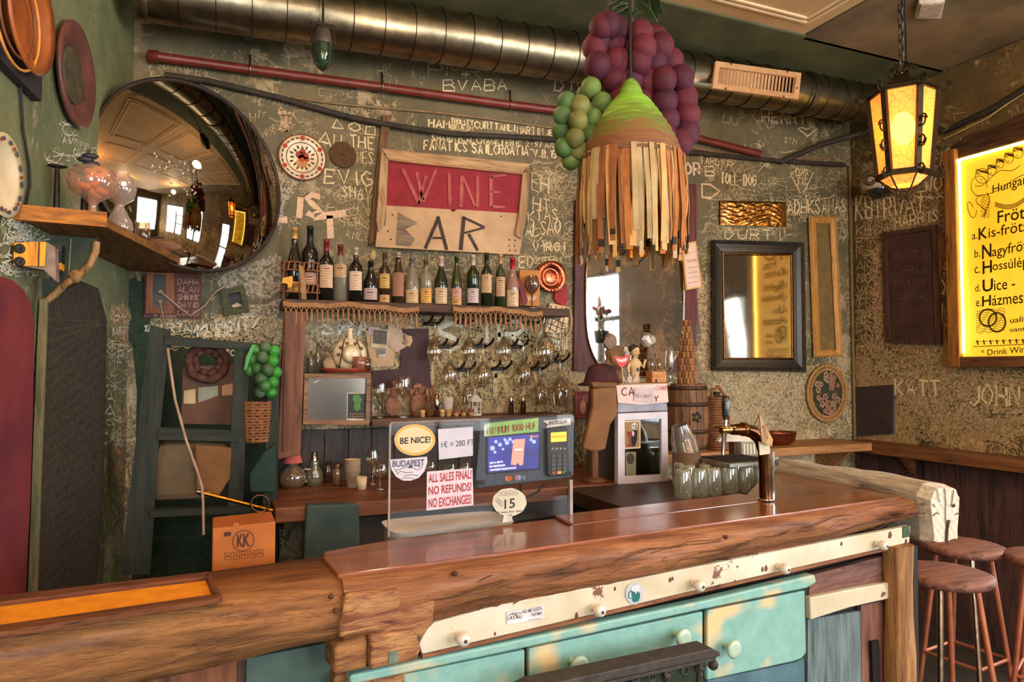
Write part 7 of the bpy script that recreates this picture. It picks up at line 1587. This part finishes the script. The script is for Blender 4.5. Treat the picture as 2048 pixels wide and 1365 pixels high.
t = thing('nostraw_sign', 'small notched paper flag lettered NOSTRAW above the card reader', 'sign', TP.at(1115,846,.04)); MB().slab(TP, [(1085,842),(1141,837),(1142,850),(1092,856),(1096,850)], .0014, .0362).build('sheet', paint((206,196,184), None, 20, .6), t)
m = MB(); typed_px(m, '#NOSTRAW', TP, [(1097,843),(1135,839),(1135,848),(1097,852)], .0382, .015); m.build('lettering', paint((50,46,46), None), t)
tag(MB().tube([TP.at(1040,965,-.006), TP.at(1044,1000,-.02), TP.at(1075,985,-.02), TP.at(1090,966,-.008)], .004, 6).build('cable', black, tl))
# --- beer tap
tpb = ZP(1.108).at(1532,1001); tpb = Vector((tpb.x,tpb.y,1.1085)); k = px2m(tpb); TPL = Plane((0,-1,0), tpb)
tap = thing('beer_tap', 'curved beer tap column in brown and chrome with a black handle', 'tap', tpb)
cp_ = [tpb, tpb+Z*60*k, tpb+Z*98*k+X*(-3*k), tpb+Z*122*k-X*12*k, tpb+Z*137*k-X*32*k, tpb+Z*143*k-X*58*k, tpb+Z*143*k-X*84*k]
MB().tube(cp_, [13*k,13*k,13*k,13*k,13*k,12*k,10*k], 16).build('column', metal((112,70,44), .25, .1, 20), tap)
MB().tube([tpb+X*10*k-Vector((0,9*k,0)), tpb+X*10*k-Vector((0,9*k,0))+Z*98*k], 3.4*k, 8).build('chrome_strip', ch, tap); MB().lathe([(0,0),(17*k,0),(17*k,4*k),(0,4*k)], 20, tpb).build('base_ring', ch, tap)
hp = tpb+Z*143*k-X*94*k; brs = metal((206,160,84), .2)
MB().tube([hp+X*12*k, hp-X*16*k], 7*k, 12).build('valve', brs, tap); MB().tube([hp+X*44*k, hp+X*36*k], 14*k, 14).build('collar', brs, tap); MB().ball(hp+X*14*k, 8*k, 12).build('nut', ch, tap); MB().lathe([(0,0),(22*k,0),(22*k,3*k),(0,3*k)], 18, hp-X*6*k+Z*5*k).build('flange', brs, tap)
MB().tube([hp-X*8*k-Z*2*k, hp-X*9*k-Z*20*k, hp-X*12*k-Z*48*k], [6*k,4.5*k,4*k], 10).build('spout', ch, tap); MB().tube([hp-X*5*k+Z*8*k, hp-X*4*k+Z*22*k], 3.6*k, 8).build('lever', ch, tap)
MB().lathe([(0,20*k),(5*k,20*k),(7*k,30*k),(8*k,52*k),(6.5*k,66*k),(0,68*k)], 14, hp-X*4*k).build('handle', paint((34,32,34), None, 10, .25, spec=.7), tap)
t = thing('tap_tag', 'tan wooden tag hanging askew on the beer tap column', 'tag', TPL.at(1533,890,.05)); MB().slab(TPL, [(1519,828),(1546,880),(1544,893),(1525,886)], .006, .05).build('tag', wood((186,146,98), (150,112,72), 'z', 3), t); m = MB(); hand(m, 'SZIA', TPL, [(1526,850),(1538,876),(1534,880),(1524,854)], .002, .0568, .06); m.build('lettering', paint((110,70,44), None), t); MB().tube([TPL.at(1520,830,.053), TPL.at(1512,842,.03), TPL.at(1508,852,.02)], .0015, 4).build('string', black, t)
t = thing('paper_napkin', 'folded pale napkin clipped on the beer tap column', 'napkin', TPL.at(1528,908,.04)); MB().slab(TPL, [(1518,884),(1540,884),(1540,908),(1520,911)], .004, .035).build('napkin', paint((214,196,166), None, 10, .8), t)
# --- bar stools beyond the return
sw = wood((150,96,74), (112,70,56), 'x', 1.6, .55); lgm = paint((206,124,88), (176,98,70), 12, .35, .5); lgo = metal((226,190,160), .25)
def stool(label, c, h, r, a0, group=None):
    t = thing('bar_stool', label, 'stool', (c[0],c[1],0)); p = Vector((c[0],c[1],0))
    MB().lathe([(0,h-.035),(r*.93,h-.035),(r,h-.022),(r*.99,h-.006),(r*.9,h),(0,h-.002)], 32, p).build('seat', sw, t)
    for i in range(4):
        a = a0+PI/2*i; d = Vector((math.cos(a),math.sin(a),0)); MB().tube([p+d*(r*.62)+Z*(h-.036), p+d*(r*1.22)], .0105, 10).build('leg', lgo if i == 2 else lgm, t)
    rr = r*(.62+.60*(1-.30/h)); q = [p+Vector((rr*math.cos(a0+PI/2*i), rr*math.sin(a0+PI/2*i), .30)) for i in range(4)]
    for i in range(4): MB().tube([q[i], q[(i+1) % 4]], .008, 8).build('footrest', lgm, t)
    return t
c1 = ZP(.78).at(1888,1143); stool('round wooden bar stool in front, tucked against the gray log end', (c1.x,c1.y), .78, .165, .5)
c2 = ZP(.78).at(1925,1088); stool('round wooden bar stool behind the front one, beside the reddish panel', (c2.x,c2.y), .78, .165, .9)
c3 = ZP(.78).at(2100,1112); stool('bar stool cut by the right edge of the photo', (c3.x,c3.y), .78, .165, 1.2)
tr = thing('tall_bench_back', 'dark reddish panel under the side wall ledge', 'panel', RIGHT.at(1900,1100)); MB().box((4.03,-.80,.49), (.06,1.42,.98)).build('panel', wood((98,62,52), (66,46,42), 'z', 1.1, .8), tr)
# ================================================================ scratched and chalked writing on the walls (children of the wall they are scratched into)
def chalk(name, c, c2, thr=.46):
    N = NT(name); f = N.noise(N.coord(), 70, 3, .7); out = N.t.nodes['Material Output']
    N.col(N.ramp(f, [(.3, c2), (.65, c)])); N.set(Roughness=.95, Specular_IOR_Level=.1)
    tr = N.n('ShaderNodeBsdfTransparent'); mx = N.n('ShaderNodeMixShader'); N.l(N.ramp(f, [(thr-.10, 0.0), (thr, 1.0)]), mx.inputs[0]); N.l(tr.outputs[0], mx.inputs[1]); N.l(N.b.outputs[0], mx.inputs[2]); N.l(mx.outputs[0], out.inputs[0]); return N.m
c_cream = chalk('chalk_cream', (236,210,164), (206,180,134), .32); c_pink = chalk('plaster_pink', (226,188,154), (196,158,124), .30); c_dim = chalk('chalk_dim', (200,174,130), (164,140,100), .44); c_grey = chalk('chalk_grey', (210,204,182), (170,166,146), .36)
wall_b, wall_r_, wall_l_ = (bpy.data.objects[n] for n in ('wall_back','wall_right','wall_left'))
def write(text, q, w_=.005, mat=c_cream, pl=WALL, par=wall_b, jit=.06): m = MB(); hand(m, text, pl, q, w_*1.4, .003, jit); tag(m.build('chalk_lettering', mat, par), kind='stuff')
def R4(x0, y0, x1, y1, dy=0): return [(x0,y0),(x1,y0+dy),(x1,y1+dy),(x0,y1)]
for tx, q, w_, mt in (('BVABA', R4(888,160,1014,182,-2), .005, c_cream), ('+', R4(925,142,940,155), .004, c_cream), ('PMR', R4(856,126,960,150,8), .004, c_dim), ('DIV', R4(1110,160,1168,182), .006, c_cream),
    ('HAM', R4(857,238,898,254,3), .006, c_cream), ('TROLLEY', R4(902,237,946,247,4), .004, c_cream), ('BEUFON', R4(902,249,946,258,4), .004, c_cream), ('CURT', R4(950,243,986,256,3), .005, c_cream), ('TAHLI', R4(990,247,1030,260,3), .005, c_cream), ('MARTIN', R4(1034,252,1086,267,4), .005, c_cream), ('JEN', R4(1092,259,1112,270,3), .005, c_cream),
    ('SHARNI', R4(863,270,918,281,3), .0045, c_cream), ('CAL', R4(923,273,948,284,2), .0045, c_cream), ('CRAGKY', R4(953,275,1008,287,3), .0045, c_cream), ('ERIC 2-97', R4(1012,280,1084,291,4), .0045, c_cream), ('AR', R4(1090,286,1108,296,1), .0045, c_cream),
    ('FANATICS', R4(848,281,934,299,5), .006, c_cream), ('SAIL', R4(944,286,986,306,3), .007, c_cream), ('CROATIA', R4(988,290,1056,308,4), .006, c_cream), ('"V.B.15', R4(1060,298,1112,314,3), .006, c_cream),
    ('^', R4(662,237,686,256,2), .005, c_cream), ('O', R4(697,244,721,262,2), .005, c_cream), ('~', R4(731,252,751,268,2), .005, c_cream), ('A', R4(634,262,664,294,4), .006, c_cream), ('LL', R4(668,268,692,288,2), .004, c_cream), ('THE', R4(700,269,748,294,6), .0055, c_cream), ('NES', R4(714,302,746,325,4), .004, c_cream),
    ('EVIG', R4(650,338,742,366,6), .006, c_cream), ('SHAV', R4(684,372,742,394,4), .0045, c_cream), ('N', R4(716,396,736,424), .006, c_dim), ('LIS', R4(546,402,640,442,-14), .022, c_pink), ('T', R4(626,436,688,484,-10), .024, c_pink), ('VIRGI', R4(1066,487,1130,504,-2), .006, c_cream), ('ALSAO', R4(1052,446,1120,474,-8), .006, c_cream), ('ED', R4(1038,514,1066,536,-3), .005, c_cream), ('ZEHM', R4(1070,516,1122,527,-2), .0045, c_cream),
    ('EH', R4(1064,345,1096,380,8), .005, c_cream), ('HT', R4(1066,392,1100,420,8), .005, c_cream), ('KTAS', R4(1056,424,1116,444,-6), .0045, c_cream), ('TARLVIS', R4(1400,314,1466,328,4), .0045, c_cream), ('B', R4(1410,334,1430,352), .006, c_cream), ('TOLL-DOG', R4(1442,346,1512,368,4), .008, c_cream), ('OR', R4(1370,326,1400,350), .012, c_pink), ('D', R4(1402,368,1436,394,3), .010, c_pink), ('BAFACI', R4(1432,332,1480,342,4), .004, c_dim),
    ('HENRY', R4(1524,222,1612,245,4), .006, c_cream), ('<', R4(1597,250,1636,274), .0055, c_cream), ('<', R4(1582,328,1626,388), .006, c_cream), ('CDVA', R4(1592,338,1616,352), .004, c_cream), ('TIS', R4(1594,356,1614,370), .004, c_cream), ('ADHKSANAS', R4(1576,402,1692,428,-4), .006, c_cream), ('VALE', R4(1436,386,1480,396,2), .004, c_dim), ('DURTI', R4(1450,458,1560,478,4), .0045, c_cream),
    ('SIRA', R4(872,646,1120,700,-4), .016, c_grey), ('N', R4(866,700,920,806), .020, c_dim), ('RA', R4(990,712,1080,800), .018, c_dim), ('KUHAIL', R4(1078,682,1136,702,-4), .005, c_cream), ('AM', R4(1118,640,1146,700), .006, c_cream), ('P', R4(960,700,990,760), .014, c_dim), ('SRA', R4(640,640,740,670), .010, c_grey),
    ('XARA', R4(290,650,316,664), .004, c_grey), ('ARTNA', R4(318,646,400,664,4), .005, c_grey), ('AR', R4(300,676,326,716), .005, c_grey), ('KLEK', R4(396,652,462,676,-4), .007, c_grey), ('BO 25', R4(404,664,450,674), .004, c_cream), ('MTZ', R4(460,640,520,664,-8), .010, c_grey), ('LARS', R4(306,560,350,576), .004, c_grey), ('EUGA', R4(548,336,590,352), .005, c_dim), ('YA', R4(556,360,586,384), .005, c_dim), ('MIKO', R4(430,700,470,712), .004, c_grey)):
    write(tx, q, w_, mt)
for tx, q, w_ in (('KB', R4(1712,396,1744,440,-4), .008), ('TRWAT', R4(1748,402,1850,442,-18), .007), ('HARRIS', R4(1790,436,1876,456,-16), .006), ('IEAS', R4(1860,306,1900,338,-12), .007), ('WOT', R4(1850,352,1902,390,-14), .007), ('MAX', R4(1830,392,1888,404,-8), .005), ('DRH', R4(1880,560,1920,590,-3), .005), ('LAX', R4(1884,606,1924,650), .006), ('VERAM', R4(1880,510,1916,540,-4), .005), ('W', R4(1920,276,1936,300,-4), .006), ('JOHN', R4(1940,770,2040,810,4), .008), ('KATT', R4(1790,760,1880,790,4), .008)):
    write(tx, q, w_, c_cream, RIGHT, wall_r_)
for k_, word in enumerate(('KEMANVTSLIFRAH','BIRNOCSARUDLEK')):
    for i, ch_ in enumerate(word): write(ch_, R4(1713+17*k_, 452+24*i, 1726+17*k_, 470+24*i), .005, c_dim, RIGHT, wall_r_, .1)
for tx, q in (('XARA', R4(224,657,250,672,-3)), ('OR', R4(216,690,250,712)), ('IF', R4(224,712,246,740)), ('A', R4(206,782,232,806)), ('A', R4(206,812,232,836)), ('CAL', R4(206,868,240,890,-8))): write(tx, q, .007, c_grey, LEFT, wall_l_)
# countless smaller scratches: one joined part per wall
rg_ = random.Random(99)
def scribble(m, pl, x0, y0, x1, y1, n, smin, smax, w_):
    for i in range(n):
        x, y = rg_.uniform(x0,x1), rg_.uniform(y0,y1); s_ = rg_.uniform(smin,smax); kind = rg_.random(); a = rg_.gauss(0,.35)
        R = lambda u, v: pl.at(x+u*math.cos(a)-v*math.sin(a), y+u*math.sin(a)+v*math.cos(a), .0026)
        if kind < .62:
            tx = ''.join(rg_.choice('ABCDEFGHIKLMNORSTUVWXYZ19') for _ in range(rg_.randint(1,5))); st_, W = strokes(tx, .12)
            for pts in st_: m.ribbon([R(px_*s_, -py_*s_) for px_, py_ in pts], pl.n, w_*rg_.uniform(.6,1.3))
        elif kind < .85: m.ribbon([R(s_*(u*3), s_*rg_.uniform(-.3,.3)) for u in (0,.4,.8,1.2)], pl.n, w_*rg_.uniform(.6,1.4))
        else: m.ribbon([R(s_*.8*math.cos(q), s_*.8*math.sin(q)) for q in [rg_.uniform(4,6.3)*j/14 for j in range(15)]], pl.n, w_)
m = MB(); m2 = MB()
scribble(m, WALL, 640, 380, 760, 480, 14, 8, 18, .003); scribble(m, WALL, 1055, 320, 1150, 540, 26, 9, 22, .003); scribble(m, WALL, 1390, 380, 1700, 480, 46, 8, 22, .003); scribble(m, WALL, 1440, 300, 1580, 350, 16, 6, 14, .003); scribble(m, WALL, 1420, 200, 1690, 300, 14, 8, 18, .003); scribble(m2, WALL, 560, 330, 760, 480, 40, 8, 20, .003); scribble(m2, WALL, 1055, 320, 1150, 540, 50, 9, 26, .003); scribble(m2, WALL, 1390, 310, 1700, 480, 130, 8, 26, .003); scribble(m2, WALL, 300, 180, 760, 230, 20, 8, 16, .003)
scribble(m2, WALL, 620, 635, 860, 740, 110, 10, 26, .0045); scribble(m2, WALL, 860, 640, 1150, 840, 300, 10, 30, .0048); scribble(m2, WALL, 1430, 745, 1700, 880, 380, 8, 22, .004); scribble(m2, WALL, 1690, 430, 1706, 800, 40, 8, 16, .004); scribble(m2, WALL, 300, 640, 560, 700, 90, 7, 18, .004); scribble(m2, WALL, 1395, 480, 1424, 740, 60, 8, 16, .004); scribble(m2, WALL, 700, 500, 1050, 600, 120, 8, 22, .0036); scribble(m2, WALL, 300, 120, 780, 330, 60, 8, 18, .003)
tag(m.build('chalk_scribbles', c_cream, wall_b), kind='stuff'); tag(m2.build('plaster_scratches', c_dim, wall_b), kind='stuff')
m = MB(); scribble(m, RIGHT, 1712, 330, 1900, 470, 130, 8, 22, .004); scribble(m, RIGHT, 1712, 690, 2048, 880, 520, 8, 26, .0045); scribble(m, RIGHT, 1880, 450, 1930, 720, 90, 8, 20, .004); scribble(m, RIGHT, 1712, 440, 1765, 760, 90, 8, 20, .004); scribble(m, RIGHT, 1850, 230, 2048, 310, 20, 8, 18, .003)
tag(m.build('chalk_scribbles', c_dim, wall_r_), kind='stuff')
m = MB(); scribble(m, LEFT, 2, 440, 40, 560, 24, 10, 22, .005); scribble(m, LEFT, 90, 250, 200, 330, 20, 8, 16, .004); scribble(m, LEFT, 205, 640, 252, 900, 30, 8, 16, .005)
tag(m.build('chalk_scribbles', c_grey, wall_l_), kind='stuff')
# ragged patches where the paint has come off down to pale plaster
def patch(pl, q, mat, par, seed, lift=.0014):
    r2 = random.Random(seed); pts = []
    for i in range(len(q)):
        a, b = q[i], q[(i+1) % len(q)]
        for j in range(6): t_ = j/6; pts.append((a[0]+(b[0]-a[0])*t_+r2.uniform(-7,7), a[1]+(b[1]-a[1])*t_+r2.uniform(-7,7)))
    MB().add([pl.at(x,y,.0010 if mat is globals().get('c_dg') else .0016) for x, y in pts], [tuple(range(len(pts)))]).build('bare_plaster' if mat is not globals().get('c_dg') else 'painted_shade', mat, par)
c_pl = chalk('bare_plaster', (176,162,140), (120,112,92), .50); c_pl2 = chalk('bare_plaster_tan', (190,158,122), (140,112,82), .50)
for i, q in enumerate(([(430,560),(560,500),(562,585),(480,600)], [(400,650),(558,600),(556,690),(470,690)], [(545,395),(600,330),(560,470)], [(1395,545),(1424,560),(1424,742),(1398,742)], [(620,640),(850,640),(760,690),(640,700)], [(560,210),(590,230),(585,260),(556,256)], [(1440,750),(1610,750),(1600,880),(1450,860)])): patch(WALL, q, c_pl2 if i in (5,3) else c_pl, wall_b, i)
c_dg = chalk('corner_shade_green', (58,70,54), (42,54,44), .30)  # shade of the dim corner, put into the wall colour as dark green patches
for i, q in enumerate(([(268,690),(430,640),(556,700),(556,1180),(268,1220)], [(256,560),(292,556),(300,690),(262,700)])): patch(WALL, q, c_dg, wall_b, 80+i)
for i, q in enumerate(([(222,612),(258,610),(258,700),(236,690)], [(236,830),(258,800),(252,980),(232,960)])): patch(LEFT, q, c_pl2, wall_l_, 40+i)
for i, q in enumerate(([(1760,720),(1900,740),(2048,760),(2048,850),(1880,850),(1790,800)], [(1744,500),(1766,480),(1770,690),(1750,700)])): patch(RIGHT, q, c_pl2, wall_r_, 60+i)

for o in list(scene.objects):
    if o.parent and o.name.split('.')[0] in ('lettering','leaf_pattern','hand_lettering','flower_pattern','heart_print'): o['kind'] = 'stuff'
